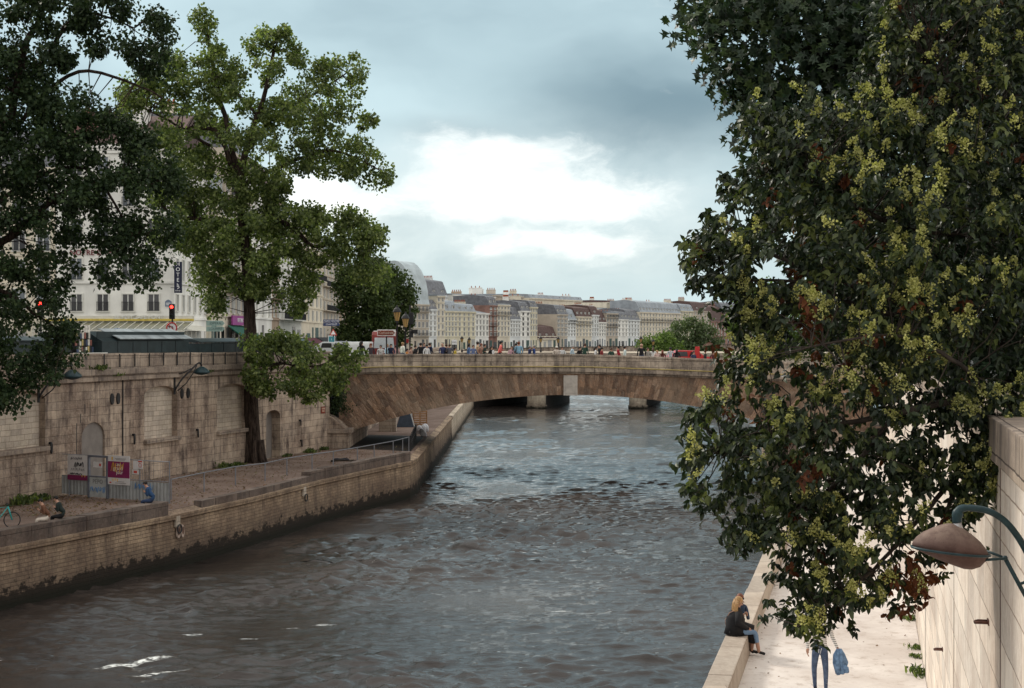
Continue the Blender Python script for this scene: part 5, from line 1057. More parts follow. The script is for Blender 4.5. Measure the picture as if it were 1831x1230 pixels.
def longhair(parent, c, col, back, ln, w=.11, name='hair', n=46, seed=0):
    k = random.Random(seed); b = MB(); b.ball(tuple(Vector(c)+Vector(back)*.012+Vector((0, 0, .02))), (.097, .10, .105), 14); back = Vector(back); sd = Vector((back.y, -back.x, 0))
    for i in range(n):
        a = (i/(n-1)-.5)*2; st0 = Vector(c)+back*(.05+.045*(1-a*a))+sd*a*w*.9+Vector((0, 0, .05-.03*abs(a)+k.uniform(-.02, .02))); L = ln*k.uniform(.75, 1.05)
        b.tube([st0, st0+back*.045+Vector((0, 0, -L*.35)), st0+back*.05+sd*a*.03+Vector((0, 0, -L*.7)), st0+back*k.uniform(.02, .06)+sd*(a*.05+k.uniform(-.02, .02))+Vector((0, 0, -L))], [.013, .018, .013, .004], 5)
    return b.build(name, col, parent, smooth=True)
def face(parent, c, fwd, glasses=False):
    fwd = Vector(fwd).normalized(); sd = Vector((-fwd.y, fwd.x, 0)).normalized(); c = Vector(c); b = MB(); b.tube([c+fwd*.085+Vector((0, 0, .02)), c+fwd*.115+Vector((0, 0, -.02)), c+fwd*.09+Vector((0, 0, -.03))], [.008, .014, .008], 6); b.build('nose', SKIN, parent, smooth=True)
    b = MB(); b.tube([c+fwd*.092+sd*.022+Vector((0, 0, -.055)), c+fwd*.1+Vector((0, 0, -.055)), c+fwd*.092-sd*.022+Vector((0, 0, -.055))], [.003, .006, .003], 5); b.build('mouth', M('lips', (.32, .10, .08)), parent)
    for s in (-1, 1):
        b = MB(); b.ball(tuple(c+sd*s*.09+Vector((0, 0, 0))), (.012, .018, .03), 8); b.build('ear', SKIN, parent)
        b = MB(); b.ball(tuple(c+fwd*.088+sd*s*.034+Vector((0, 0, .015))), .03 if glasses else .011, 8)
        if glasses: b.tube([c+fwd*.09+sd*s*.03+Vector((0, 0, .02)), c+sd*s*.095+Vector((0, 0, .02))], .004, 4)
        b.build('sunglass_lens' if glasses else 'eye', M('dark_lens', (.01, .01, .012), .15), parent)
# two women on the low wall by the promenade
def seated(e, body, top, legs, hem=.0, knee=(.0, -.46), lean=.04, shoes=BLK, arms='lap', calf=0, seat=.0):
    """facing local -y, seat height 0, feet .5 below"""
    J = dict(pelvis=(0, 0, .10, .17, .13), waist=(0, -.01, .26, .145, .11), chest=(0, -lean, .46, .17, .12), neck0=(0, -lean, .60, .085, .07), neck=(0, -lean*1.3, .67, .048), head0=(0, -lean*1.6-.01, .75, .080, .09), head1=(0, -lean*1.6-.01, .83, .078, .088)); E = [('pelvis', 'waist', 1), ('waist', 'chest', 1), ('chest', 'neck0', 1), ('neck0', 'neck', 0), ('neck', 'head0', 0), ('head0', 'head1', 0)]
    for s, n in ((-1, 'l'), (1, 'r')):
        kx = s*(.12+knee[0]); ka = (kx, knee[1], .07); an = (kx*.9, knee[1]-.03+.06*s, -.41)
        wr = (s*.12, -.28, .17) if arms == 'lap' else (s*.06, -.34, .42)
        el = (s*.25, -.02, .32) if arms == 'lap' else (s*.2, -.16, .28)
        mid = (an[0]*.5+ka[0]*.5, an[1]*.5+ka[1]*.5, (an[2]+ka[2])/2)
        J.update({n+'sh': (s*.175, -lean, .575, .056), n+'el': (*el, .045), n+'wr': (*wr, .03), n+'hip': (s*.10, -.08, .09, .10), n+'kn': (*ka, .065), n+'md': (*mid, .052), n+'an': (*an, .04), n+'toe': (an[0], an[1]-.15, -.455, .036)})
        E += [('neck0', n+'sh', 1), (n+'sh', n+'el', 1), (n+'el', n+'wr', 1), ('pelvis', n+'hip', 2), (n+'hip', n+'kn', 2), (n+'kn', n+'md', 2), (n+'md', n+'an', 0 if calf else 2), (n+'an', n+'toe', 3)]
        hand(J, E, n, wr, (-s*.5, -.6, -.3) if arms == 'lap' else (-s*.4, -.5, .5), (0, 0, 1), (0, -.3, -1))
    o = figure(body, J, E, [SKIN, cloth(top), cloth(legs), cloth(shoes)], e, 1); return o
LW_ = math.atan2(1, .223)                                   # direction of the low wall
pA = G(1338, 1134, 3.05); ya = pA.y; xa = XE(ya)+.20
wa = empty('person', (xa, ya, 3.04), R(96), 'woman in black with long blonde hair and thin shoulder strap seated on the low wall', 'person')
wa.scale = (1.08, 1.08, 1.04)
seated(wa, 'body', BLK, (.16, .25, .38), calf=1, lean=.05, knee=(-.02, -.44))
longhair(wa, (0, -.09, .79), M('hair_blonde', (.36, .21, .09), .5, .5, 40), (-.1, 1, 0), .42, w=.16, seed=4); face(wa, (0, -.09, .78), (0, -1, 0))
b = MB(); b.tube([(0, .01, .02), (0, .0, .2), (0, -.01, .40), (0, -.03, .56)], [.25, .215, .215, .13], 16); b.tube([(0, -.02, .10), (.05, -.25, .12), (.02, -.42, .08)], [.19, .17, .14], 12); b.tube([(.06, -.30, .08), (.04, -.42, -.08), (.06, -.40, -.2)], [.13, .14, .10], 10); b.build('black_coat', cloth(BLK), wa, smooth=True)
for s in (-1, 1):
    b = MB(); b.tube([(s*.15, -.04, .55), (s*.27, -.0, .32), (s*.17, -.22, .18)], [.085, .08, .06], 10); b.build('sleeve', cloth(BLK), wa, smooth=True)
b = MB(); b.tube([(-.12, -.03, .62), (-.06, .14, .54), (.06, .22, .34), (.18, .17, .16), (.25, .05, .08)], .008, 6); b.build('bag_strap', M('tan_strap', (.50, .30, .22), .5), wa)
yb = ya+.62; wb = empty('person', (XE(yb)+.22, yb, 3.04), R(118), 'woman with sunglasses and long red brown hair seated behind the woman in black', 'person'); wb.scale = (1.02,)*3
seated(wb, 'body', (.03, .05, .09), (.15, .24, .36), arms='face', calf=1, lean=.06); wb.rotation_euler = (0, 0, R(20))
longhair(wb, (0, -.11, .79), M('hair_auburn', (.16, .055, .03), .5, .4, 40), (0, 1, 0), .38, seed=9); face(wb, (0, -.11, .78), (0, -1, 0), True)
# the walker below the foliage
pw = G(1466, 1238, 2.5); wk = empty('person', (pw.x, pw.y, 2.5), R(4), 'person in ripped blue jeans and striped top walking on the promenade under the foliage', 'person')
J, E = stand_pose(.45, 0, .01); J.update(rel=(.25, 0, 1.16, .042), rwr=(.33, -.07, .95, .03)); J.pop('rhd'); J.pop('lhd'); E = [q for q in E if q[1] not in ('rhd', 'lhd')]
J.update(lhip=(-.085, 0, .86, .088), rhip=(.085, 0, .86, .088), lkn=(-.105, .04, .49, .058), rkn=(.095, -.09, .49, .058), lan=(-.075, .08, .09, .038), ran=(.085, -.13, .09, .038), ltoe=(-.085, -.08, .04, .035), rtoe=(.1, -.3, .045, .035))
hand(J, E, 'r', J['rwr'][:3], (.1, -.1, -1), (0, 1, 0), (-1, 0, 0)); hand(J, E, 'l', J['lwr'][:3], (-.1, -.1, -1), (0, 1, 0), (1, 0, 0))
def jeans_mat():
    m, t, b, o = newmat('ripped_jeans'); g = t.new('ShaderNodeTexCoord').outputs['Object']; n = t.noise(g, 9, 4, .6)
    c = t.mix(t.ramp(n, .3, .7), (.035, .055, .11), (.09, .13, .21)); c = t.mix(t.ramp(t.noise(t.scl(g, (6, 6, 16)), 1.5, 3, .6), .68, .72), c, (.6, .6, .6)); t.put(b.inputs['Base Color'], c); b.inputs['Roughness'].default_value = .9; return m
def stripe_mat():
    m, t, b, o = newmat('striped_jersey'); g = t.new('ShaderNodeTexCoord').outputs['Object']; z = t.new('ShaderNodeSeparateXYZ', i0=g).outputs[2]
    s = t.math('GREATER_THAN', t.math('FRACT', t.math('MULTIPLY', z, 26)), .72); t.put(b.inputs['Base Color'], t.mix(s, (.72, .71, .68), (.03, .03, .05))); b.inputs['Roughness'].default_value = .9; return m
figure('body', J, E, [SKIN, stripe_mat(), jeans_mat(), cloth((.02, .02, .03))], wk, 1)
longhair(wk, (0, -.04, 1.66), M('hair_b', HC['b'], .6, .3, 30), (0, 1, 0), .3, seed=2); face(wk, (0, -.04, 1.645), (0, -1, 0))
b = MB(); b.tube([(-.17, 0, .99), (0, .0, .985), (.17, 0, .99)], [.03, .12, .03], 12)
b = MB(); b.tube([(-.05, -.125, .97), (-.06, -.14, .86), (-.03, -.14, .84), (.0, -.13, .95)], .007, 5); b.build('drawstring', cloth((.6, .6, .6)), wk)
jk = empty('denim_jacket', (pw.x+.40, pw.y-.12, 3.42), R(10), 'bundled light blue denim jacket carried in the walking person’s hand'.replace('’', ''), 'jacket')
b = MB(); k = random.Random(5)
for i in range(5): a = i*1.25; b.tube([(.02*math.cos(a), .02*math.sin(a), .06), (.07*math.cos(a), .05*math.sin(a), -.08), (.10*math.cos(a)+.03, .06*math.sin(a), -.24), (.07*math.cos(a)+.03, .05*math.sin(a), -.42-.08*k.random())], [.04, .075, .085, .045], 8)
b.build('folds', M('light_denim', (.13, .22, .36), .9, .35, 10, .3), jk, smooth=True); b = MB(); b.tube([(.05, -.09, -.28), (.12, -.14, -.34), (.14, -.1, -.42)], [.06, .05, .055], 8); b.build('sleeve', M('light_denim', (.13, .22, .36)), jk, smooth=True)
# seated men on the left bank: the near couple of backs and the man in blue
def lbank(px, py, rz, label, top, legs, hair, skinm=SKIN, s=1., lean=.16):
    p = G(px, py, 3.0); t_ = arc_of(QL, p.x, p.y); q = interp(QL, t_-.05, t_+.05); d = Vector((q[1][0]-q[0][0], q[1][1]-q[0][1])).normalized(); o = Vector((q[0][0], q[0][1]))-Vector((d.y, -d.x))*.32
    e = empty('person', (o.x, o.y, 3.0), rz, label, 'person', 'people sitting on the left quay'); e.scale = (s,)*3
    seated(e, 'body', top, legs, lean=lean, arms='face'); b = MB(); b.ball((0, -lean*1.6, .82), (.09, .1, .085), 12); b.build('hair', M('hair_'+hair, HC[hair], .6, .3, 30), e, smooth=True); face(e, (0, -lean*1.6-.01, .78), (0, -1, 0)); return e
lbank(70, 930, R(-75), 'man in a brown shirt and pale trousers seated on the near left coping', (.13, .06, .035), (.50, .44, .38), 'k', lean=.2)
lbank(88, 925, R(-95), 'man in a dark green black jacket leaning beside the brown shirt', (.012, .02, .018), BLK, 'k', lean=.2)
lbank(264, 898, R(-100), 'man in a blue jacket sitting on the coping end looking down', (.02, .055, .13), (.03, .05, .11), 'k', s=1.05, lean=.22)
# ------------------------------------------------------------------ bookseller boxes on the parapet
def bbox(px0, px1, label, open_=False, h=.9, py=634):
    u0, u1 = UW(px0), UW(px1); zt = ZT((u0+u1)/2); L = u1-u0
    e = empty('bookseller_box', FW.w(u0, 0, zt), FW.rz, label, 'market stall', 'bookseller boxes along the parapet'); D = 1.05
    b = MB(); b.box(0, L, .02, D, .0, h*.62)
    if open_: b.prism([(.02, h*.62), (D, h*.62), (D, h*1.12), (.9, h*1.12)], 'x', 0, L*.18)
    b.build('box', BOXG, e, bevel=.015); n = max(1, int(L/1.5))
    for i in range(n+1):
        x = min(max(.03, L*i/n), L-.03); b = MB(); b.box(x-.035, x+.035, -.115, -.08, -.72, -.02); b.build('iron_strap', IRON, e)
        if 0 < i < n: b = MB(); b.box(x-.012, x+.012, .0, .018, .03, h*.6); b.build('panel_joint', IRON, e)
    b = MB()
    if open_:
        m = 5
        for i in range(m):
            a, c = L*.16+L*.86*i/m, L*.16+L*.86*(i+1)/m-.03; b.add([(a, -.16, h*.72), (c, -.16, h*.72), (c, 1.15, h*1.22), (a, 1.15, h*1.22), (a, -.16, h*.76), (c, -.16, h*.76), (c, 1.15, h*1.26), (a, 1.15, h*1.26)], [(3, 2, 1, 0), (4, 5, 6, 7), (0, 1, 5, 4), (1, 2, 6, 5), (2, 3, 7, 6), (3, 0, 4, 7)])
        b.build('raised_lid', ZINC, e); b = MB(); b.box(.0, L, .3, .34, h*.6, h*1.1); b.build('inner_panel', BOXG, e)
    else:
        b.prism([(-.05, h*.64), (D+.05, h*.64), (D+.05, h*.95), (D*.5, h*.9), (-.05, h*.72)], 'x', -.03, L+.03); b.build('lid', BOXG, e, bevel=.02)
    return e
bbox(-62, 2, 'dark green bookseller box at the left edge under the poplar leaves'); bbox(8, 64, 'dark bookseller box second from the left, behind hanging leaves'); bbox(70, 126, 'dark bookseller box just left of the book display')
bbox(183, 338, 'long bookseller box with its grey sheet metal lid raised', True, 1.05)
bbox(357, 441, 'closed green bookseller box right of the small gap in front of pedestrians'); bbox(468, 556, 'closed dark green bookseller box right of the big trunk'); 
def books(px0, px1, label):
    u0, u1 = UW(px0), UW(px1); e = empty('book_rack', FW.w(u0, -.05, ZT(u0)), FW.rz, label, 'book display'); L = u1-u0; cols = [(.6, .6, .55), (.25, .1, .08), (.05, .07, .13), (.45, .36, .15), (.02, .02, .02), (.66, .64, .58), (.03, .03, .03)]; b = MB(); b.box(-.05, L+.05, .1, .7, 0, .04); b.box(-.05, L+.05, .62, .68, 0, 1.45); b.build('rack', IRON, e)
    for r_ in range(3):
        for i in range(8):
            w = L/8; b = MB(); b.box(i*w+.01, i*w+w*.82, .52-r_*.1+.02, .58-r_*.1+.0, .75-r_*.36, 1.02-r_*.36+rnd.uniform(0, .06)); b.build('book', M('book%d' % ((i*3+r_) % 7), cols[(i*3+r_*2) % 7], .5), e)
    b = MB(); b.box(L*.25, L, .56, .60, 1.02, 1.45); b.build('print', M('print_paper', (.62, .60, .55), .7, .3, 5), e)
books(150, 180, 'rack of magazines and prints on the parapet left of the raised lid box')
b = MB(); b.box(UW(150)-.2, UW(190)+.1, -.02, .5, 0, .05); o = b.build('paper_sheet', WHITE); o.location = FW.w(0, 0, ZT(45)+.002); o.rotation_euler = (0, 0, FW.rz); tag(o, 'white display board lying on the parapet beneath the magazine rack', 'board')
# quay lamps bracketed on the left wall
def wall_lamp(px, py, label):
    u = UW(px, .9); z = FW.z(px, py); e = empty('quay_lamp', FW.w(u-1.2, 0.0, z-.9), FW.rz, label, 'lamp', 'old green quay lamps on the left wall')
    b = MB(); b.tube(limb([(0, -.05, -.35), (.25, -.35, .25), (.62, -.7, .75), (1.0, -.92, 1.12), (1.35, -.95, 1.15), (1.45, -.95, .98)], 4), .05, 8); b.build('bracket', IRON, e, smooth=True)
    b = MB(); b.tube([(0, -.05, .55), (.28, -.38, .6), (.66, -.72, .86)], .03, 6); b.tube([(.1, -.15, -.4), (.45, -.5, .0), (.75, -.8, .6), (1.0, -.92, 1.1)], .03, 6); b.build('stay', IRON, e, smooth=True)
    b = MB(); b.cbox((0, -.03, 0), (.14, .08, 1.2)); b.build('wall_plate', IRON, e, bevel=.02)
    b = MB(); b.lathe([(.02, .30), (.12, .29), (.28, .18), (.42, .05), (.45, -.02), (.45, -.06), (.3, -.14), (.02, -.2)], (1.47, -.95, .66), 20, sx=1.15); b.build('lamp_shade', TEAL, e, smooth=True); return e
wall_lamp(122, 662, 'green quay lamp on a curved bracket above the leftmost blind arch'); wall_lamp(355, 656, 'green quay lamp on a curved bracket right of the middle blind arch')
# fence and hoarding across the left quay
def gp(px, py): p = G(px, py, 2.5); return p
fp = [(421, 867), (474, 860), (513, 850), (558, 842), (596, 836), (639, 828), (669, 822), (703, 815), (720, 810), (731, 807)]
fe = empty('railing', gp(421, 867), 0, 'grey metal post and rail fence running along the left quay to the bridge corner', 'railing'); tops = []
fp = [(306, 893), (365, 879)]+fp
for px, py in fp:
    p = gp(px, py); b = MB(); b.tube([p-Vector((0, 0, .1)), p+Vector((0, 0, 1.0))], .035, 6); b.build('post', STEEL, fe, world=True); tops.append(p+Vector((0, 0, .97)))
b = MB(); b.tube(tops, .028, 6); b.build('rail', STEEL, fe, world=True)
hA, hB = gp(88, 884), gp(303, 900); FH = Frame(hA, hB); ho = empty('site_hoarding', (hA.x, hA.y, 2.5), FH.rz, 'grey corrugated construction hoarding with mesh top and a door across the left quay', 'hoarding')
hL = FH.L; hu = lambda px: FH.u(px)
def corr(name, u0, u1, z0_, z1, mat, parent, y=0.):
    b = MB(); n = int((u1-u0)/.055); vs = []
    for i in range(n+1): x = u0+(u1-u0)*i/n; yy = y+(.02 if i % 4 in (0, 1) else -.02); vs += [(x, yy, z0_), (x, yy, z1)]
    b.add(vs, [(2*i, 2*i+2, 2*i+3, 2*i+1) for i in range(n)]); return b.build(name, mat, parent)
CORR = M('corrugated_grey', (.30, .31, .31), .6, .15, 1.5)
corr('corrugated_panel', hu(90), hu(158), .1, 1.02, CORR, ho); corr('corrugated_panel', hu(194), hu(303), .05, .95, CORR, ho)
b = MB()
for u0, u1, zt in ((hu(90), hu(158), 2.05), (hu(196), hu(303), 1.95)): b.tube([(u0, 0, zt), (u1, 0, zt)], .022, 6); b.tube([(u0, 0, 1.0), (u1, 0, 1.0)], .022, 6)
b.build('top_rail', STEEL, ho)
for u in (hu(90), hu(124), hu(250), hu(303)): b = MB(); b.tube([(u, 0, -.05), (u, 0, 2.0)], .028, 6); b.build('post', STEEL, ho)
b = MB()
for u0, u1 in ((hu(90), hu(158)), (hu(196), hu(303))):
    n = int((u1-u0)/.14)
    for i in range(n): x = u0+(u1-u0)*i/n; b.box(x-.003, x+.003, -.003, .003, 1.0, 2.0)
    for k in range(3): b.box(u0, u1, -.003, .003, 1.25+k*.25, 1.256+k*.25)
b.build('wire_mesh', STEEL, ho)
b = MB(); u0, u1 = hu(160), hu(193)
for u in (u0, u1): b.box(u-.05, u+.05, -.09, .03, -.05, 2.08)
b.box(u0+.05, u1-.05, -.08, .02, 1.98, 2.08); b.box(u0+.05, u1-.05, -.08, .02, 1.02, 1.08); b.build('door_frame', M('steel_door_frame', (.13, .14, .17), .5), ho, bevel=.008)
dw = MB(); dw.box(u0+.06, u1-.06, -.05, -.02, .05, 1.02); dr = dw.build('door', M('door_pale', (.42, .44, .44), .6), ho)
NOTE = M('notice_paper', (.62, .60, .60), .7, .06); GRF = M('graffiti_blue', (.07, .20, .42), .6); GRK = M('graffiti_grey', (.16, .15, .15), .6); PUR = M('poster_purple', (.20, .02, .09), .6, .1); YEL = M('poster_yellow', (.65, .40, .03), .6); RDD = M('notice_red', (.50, .07, .05), .6)
w_ = (u1-u0)
wk.scale = (1.12, 1.1, 1.06)
textmesh('PEPO', .30, GRK, dr, ((u0+u1)/2, -.056, .80), (R(90), 0, 0), 'graffiti', .002)
def scribble(parent, u, z, w, h, mat, seed, y=-.056, n=18, r=.014):
    k = random.Random(seed); pts = []
    for i in range(n): pts.append((u-w/2+w*i/(n-1)+k.uniform(-.06, .06)*w, y, z+h/2*(1 if i % 2 else -1)*k.uniform(.4, 1)))
    b = MB(); b.tube(limb(pts, 3), r, 4); return b.build('graffiti', mat, parent)
scribble(dr, (u0+u1)/2, .42, w_*.8, .34, GRF, 3); scribble(ho, hu(258), .72, 1.1, .34, GRF, 8, -.03, 22)
b = MB(); b.box(hu(169), hu(184), -.07, -.05, 1.50, 1.76); b.build('notice', NOTE, ho); b = MB(); b.cbox((hu(181), -.075, 1.63), (.12, .01, .12)); b.build('notice_symbol', RDD, ho)
def poster(px0, px1, z0_, z1, kind):
    u0, u1 = hu(px0), hu(px1); w = u1-u0; c = (u0+u1)/2; h = z1-z0_; q = MB(); q.box(u0, u1, -.075, -.055, z0_, z1); p = q.build('poster', NOTE, ho)
    if kind == 1:
        q = MB(); q.box(u0, u1, -.08, -.076, z0_+h*.24, z0_+h*.80); q.build('purple_field', PUR, p)
        for i, (t_, sz) in enumerate((("au", .27), ('grand', .27), ('jour', .27))): textmesh(t_, sz, WHITE, p, (c+(-.02, -.05, .06)[i], -.082, z0_+h*(.70-.135*i)), (R(90), 0, 0), 'lettering', .002)
        for i in range(3): q = MB(); q.cbox((u0+w*(.24+.1*i), -.08, z0_+h*(.16+.02*(i % 2))), (.05, .006, .13)); q.build('yellow_mark', YEL, p)
        q = MB(); q.cbox((u0+w*.2, -.08, z0_+h*.9), (.08, .006, .16)); q.build('yellow_mark', YEL, p); q = MB(); q.cbox((u0+w*.12, -.08, z0_+h*.07), (.12, .006, .07)); q.build('red_mark', RDD, p)
        for i, (z_, wd) in enumerate(((.90, .5), (.86, .4), (.06, .5), (.11, .35))): q = MB(); q.cbox((u0+w*.58, -.079, z0_+h*z_), (w*wd, .004, .022)); q.build('small_print', GRK, p)
        scribble(p, u0+w*.45, z0_+h*.62, w*.6, .6, YEL, 11, -.083, 14, .010)
    else:
        q = MB(); q.box(u0, u1, -.08, -.076, z0_, z0_+h*.2); q.build('purple_field', PUR, p)
        for i in range(2): q = MB(); q.cbox((u0+w*(.72+.14*i), -.083, z0_+h*.17), (.06, .006, .09)); q.build('yellow_mark', YEL, p)
        scribble(p, c+.1, z0_+h*.62, w*.45, .32, M('marker_black', (.012, .012, .014), .5), 21, -.08, 12, .022); scribble(p, c-.1, z0_+h*.86, w*.6, .18, GRK, 23, -.08, 26, .012); scribble(p, c, z0_+h*.42, w*.7, .2, GRK, 27, -.08, 30, .008); scribble(p, c-.12, z0_+h*.25, w*.6, .1, M('marker_black', (.012, .012, .014)), 29, -.08, 14, .02)
poster(123, 159, .82, 2.05, 0); poster(195, 234, .72, 2.12, 1)
for px0, px1, a, c, m_ in ((239, 248, 1.52, 1.92, NOTE), (248, 256, 1.55, 1.95, NOTE), (238, 249, 1.28, 1.50, NOTE)):
    b = MB(); b.box(hu(px0), hu(px1)-.01, -.05, -.03, a, c); q = b.build('notice', m_, ho)
b = MB(); b.cbox((hu(243.5), -.056, 1.39), (.22, .006, .12)); b.cbox((hu(252), -.056, 1.9), (.26, .006, .06)); b.build('notice_symbol', RDD, ho)
b = MB(); b.torus((hu(252), -.056, 1.72), .09, .014, Matrix.Rotation(R(90), 3, 'X'), 16, 4); b.build('notice_symbol', RDD, ho)
# mooring rings and niche on the low left wall
def qring(px, py, label, z):
    p = G(px, py, z); t_ = arc_of(QL, p.x, p.y); a, c = interp(QL, t_-.05, t_+.05)[:2]; d = Vector((c[0]-a[0], c[1]-a[1])).normalized(); ang = math.atan2(d.y, d.x)
    e = empty('mooring_ring', (a[0]+d.y*.1, a[1]-d.x*.1, z), ang, label, 'mooring ring', 'mooring rings on the quay walls')
    b = MB(); b.cbox((0, 0, .28), (.36, .12, .5)); b.build('pale_block', S_INF, e, bevel=.02); b = MB(); b.torus((0, -.12, -.05), .19, .032, Matrix.Rotation(R(90), 3, 'X'), 20, 6); b.build('ring', IRON, e, smooth=True); return e
qring(316, 943, 'iron ring hanging below a pale block on the low left wall beside the oval niche', 1.75); qring(553, 888, 'iron ring hanging on the low left wall below the middle of the railing', 1.7)
p = G(374, 952, 1.55); t_ = arc_of(QL, p.x, p.y); a, c = interp(QL, t_-.05, t_+.05)[:2]; d = Vector((c[0]-a[0], c[1]-a[1])).normalized()
e = empty('drain_niche', (a[0]+d.y*.12, a[1]-d.x*.12, 1.55), math.atan2(d.y, d.x), 'pair of carved oval outlets like hoof prints in the low left wall', 'drain'); e.scale = (.72,)*3
for s in (-1, 1):
    b = MB(); pts = [(s*.26+.19*math.cos(q)*(1-.25*math.sin(q)), .40*math.sin(q)) for q in np.linspace(0, math.tau, 17)[:-1]]; b.prism(pts, 'y', -.06, .06); b.build('outlet_surround', M('pale_pink_stone', (.42, .33, .28), .9, .1), e, bevel=.02)
    b = MB(); pts = [(s*.26+.13*math.cos(q), -.04+.26*math.sin(q)+.08) for q in np.linspace(0, math.tau, 13)[:-1]]; b.prism(pts, 'y', -.066, -.05); b.build('outlet', M('brown_hollow', (.12, .07, .05), .9), e)
# bicycle at the left edge
def bicycle():
    p = G(6, 948, 2.5); e = empty('bicycle', (p.x-.35, p.y+.5, 2.5), R(20), 'turquoise bicycle standing on the near left quay, cut by the left edge', 'bicycle'); TQ = M('turquoise_paint', (.03, .33, .32), .35, .08); R3 = Matrix.Rotation(R(90), 3, 'X')
    for x in (-.52, .52):
        b = MB(); b.torus((x, 0, .34), .32, .022, R3, 28, 6); w = b.build('wheel', IRON, e, smooth=True); b = MB()
        for i in range(12): a = i*math.tau/12; b.tube([(x, 0, .34), (x+.3*math.cos(a), 0, .34+.3*math.sin(a))], .003, 3)
        b.build('spokes', STEEL, w)
    b = MB(); b.tube([(-.52, 0, .34), (-.18, 0, .85), (.36, 0, .88), (-.08, 0, .30), (-.18, 0, .85)], .028, 8); b.tube([(-.52, 0, .34), (-.08, 0, .3)], .018, 6); b.tube([(.36, 0, .9), (.52, 0, .34)], .03, 8); b.build('frame', TQ, e, smooth=True)
    b = MB(); b.ball((-.22, 0, .97), (.14, .07, .035), 10); b.build('saddle', IRON, e, smooth=True); b = MB(); b.tube([(.30, -.28, .98), (.36, 0, 1.02), (.30, .28, .98)], .016, 6); b.tube([(.36, 0, .9), (.36, 0, 1.02)], .018, 6); b.build('handlebar', IRON, e); b = MB(); b.lathe([(.09, -.01), (.09, .01)], (-.08, 0, .3), 14); b.build('chainring', IRON, e)
bicycle()
# ------------------------------------------------------------------ street furniture
def rod(e, x, h, r=.05, name='pole', mat=IRON): b = MB(); b.tube([(x, 0, 0), (x, 0, h)], r, 8); return b.build(name, mat, e)
def traffic_light(px, py, Y, label, sign=False):
    p = P(px, py, Y); e = empty('traffic_light', (p.x, Y, 8.45), 0, label, 'traffic light', 'traffic lights on the street'); h = p.z-8.45; rod(e, 0, h+.2)
    b = MB(); b.cbox((0, -.06, h), (.34, .26, .98)); b.build('housing', IRON, e, bevel=.03)
    for i, (c, em) in enumerate((((1, .03, .02), 5), ((.03, .025, .02), 0), ((.02, .03, .02), 0))):
        b = MB(); b.lathe([(.105, 0), (.09, .05), (.02, .07)], (0, 0, 0), 14); o = b.build('lamp_lens', M('signal_red' if i == 0 else 'signal_off%d' % i, c, .3, 0, emit=em), e, smooth=True); o.location = (0, -.19, h+.3-.3*i); o.rotation_euler = (R(90), 0, 0)
        b = MB(); b.prism([(-.13, 0), (-.11, .12), (0, .15), (.11, .12), (.13, 0), (.11, .1), (0, .13), (-.11, .1)], 'y', -.34, -.19); o = b.build('visor', IRON, e); o.location = (0, 0, h+.28-.3*i)
    if sign:
        zc = CZ-(586-HY)/F*Y-8.45; b = MB(); b.lathe([(.36, 0), (.36, .03)], (0, 0, 0), 28); o = b.build('sign_disc', LW, e); o.location = (0, -.12, zc); o.rotation_euler = (R(90), 0, 0); rd = M('sign_bright_red', (.55, .02, .02), .5)
        b = MB(); b.torus((0, -.17, zc), .32, .042, Matrix.Rotation(R(90), 3, 'X'), 28, 6); b.build('red_ring', rd, e); b = MB(); b.tube([(-.22, -.16, zc+.22), (.22, -.16, zc-.22)], .03, 4); b.build('red_bar', rd, e)
        b = MB(); b.tube([(.06, -.15, zc-.2), (.06, -.15, zc+.08), (-.12, -.15, zc+.08)], .032, 4); b.prism([(-.12, zc-.02), (-.24, zc+.08), (-.12, zc+.18)], 'y', -.17, -.15); b.build('arrow', IRON, e)
    return e
traffic_light(308, 557, 101, 'red traffic light above a round no left turn sign in front of the hotel', True); traffic_light(73, 552, 88, 'red traffic light glowing through the leaves on the far left')
def board(label, px0, px1, py0, py1, Y, mat, txt=None, tmat=None, arrow=0, pole=True, border=None, name='direction_sign', n=1, sz=.3, z0_=8.45, group=None, tz=None):
    a, c = P(px0, py0, Y), P(px1, py1, Y); x, w, h = (a.x+c.x)/2, c.x-a.x, a.z-c.z; e = empty(name, (x, Y, z0_), 0, label, 'sign', group); zc = (a.z+c.z)/2-z0_
    if border: b = MB(); b.cbox((0, 0, zc), (w+.1, .04, h+.1)); b.build('border', border, e, bevel=.01)
    hh = h/n
    for i in range(n):
        z = zc+h/2-hh*(i+.5); b = MB()
        if arrow: b.prism([(-w/2, z-hh*.46), (w/2-hh*.4*(arrow > 0), z-hh*.46), (w/2, z), (w/2-hh*.4*(arrow > 0), z+hh*.46), (-w/2, z+hh*.46)], 'y', -.06, -.025)
        else: b.cbox((0, -.04, z), (w, .03, hh*.92))
        b.build('panel', mat, e, bevel=.006)
        if txt and i < len(txt): textmesh(txt[i], sz, tmat or LW, e, (0, -.066, z), (R(90), 0, 0), 'lettering', .003)
    if pole: rod(e, 0, zc+h/2, .05).location = (0, .06, 0)
    return e
SG = M('sign_pale_green', (.30, .42, .38), .5, .1); SB = M('sign_navy', (.03, .05, .13), .5); BLU = M('sign_blue', (.02, .12, .50), .4); BRN = M('sign_brown_red', (.20, .05, .03), .5); PNK = M('sign_magenta', (.32, .05, .25), .5)
board('pale green direction boards stacked in front of the terrace end', 369, 402, 573, 593, 112, SG, ['OPERA', 'LOUVRE'], M('sign_text_dark', (.08, .12, .12)), 1, n=2, sz=.26)
board('two navy direction boards in front of the stone houses', 578, 608, 571, 583, 130, SB, ['PARIS CENTRE', 'CHATELET'], LW, 1, n=2, sz=.2)
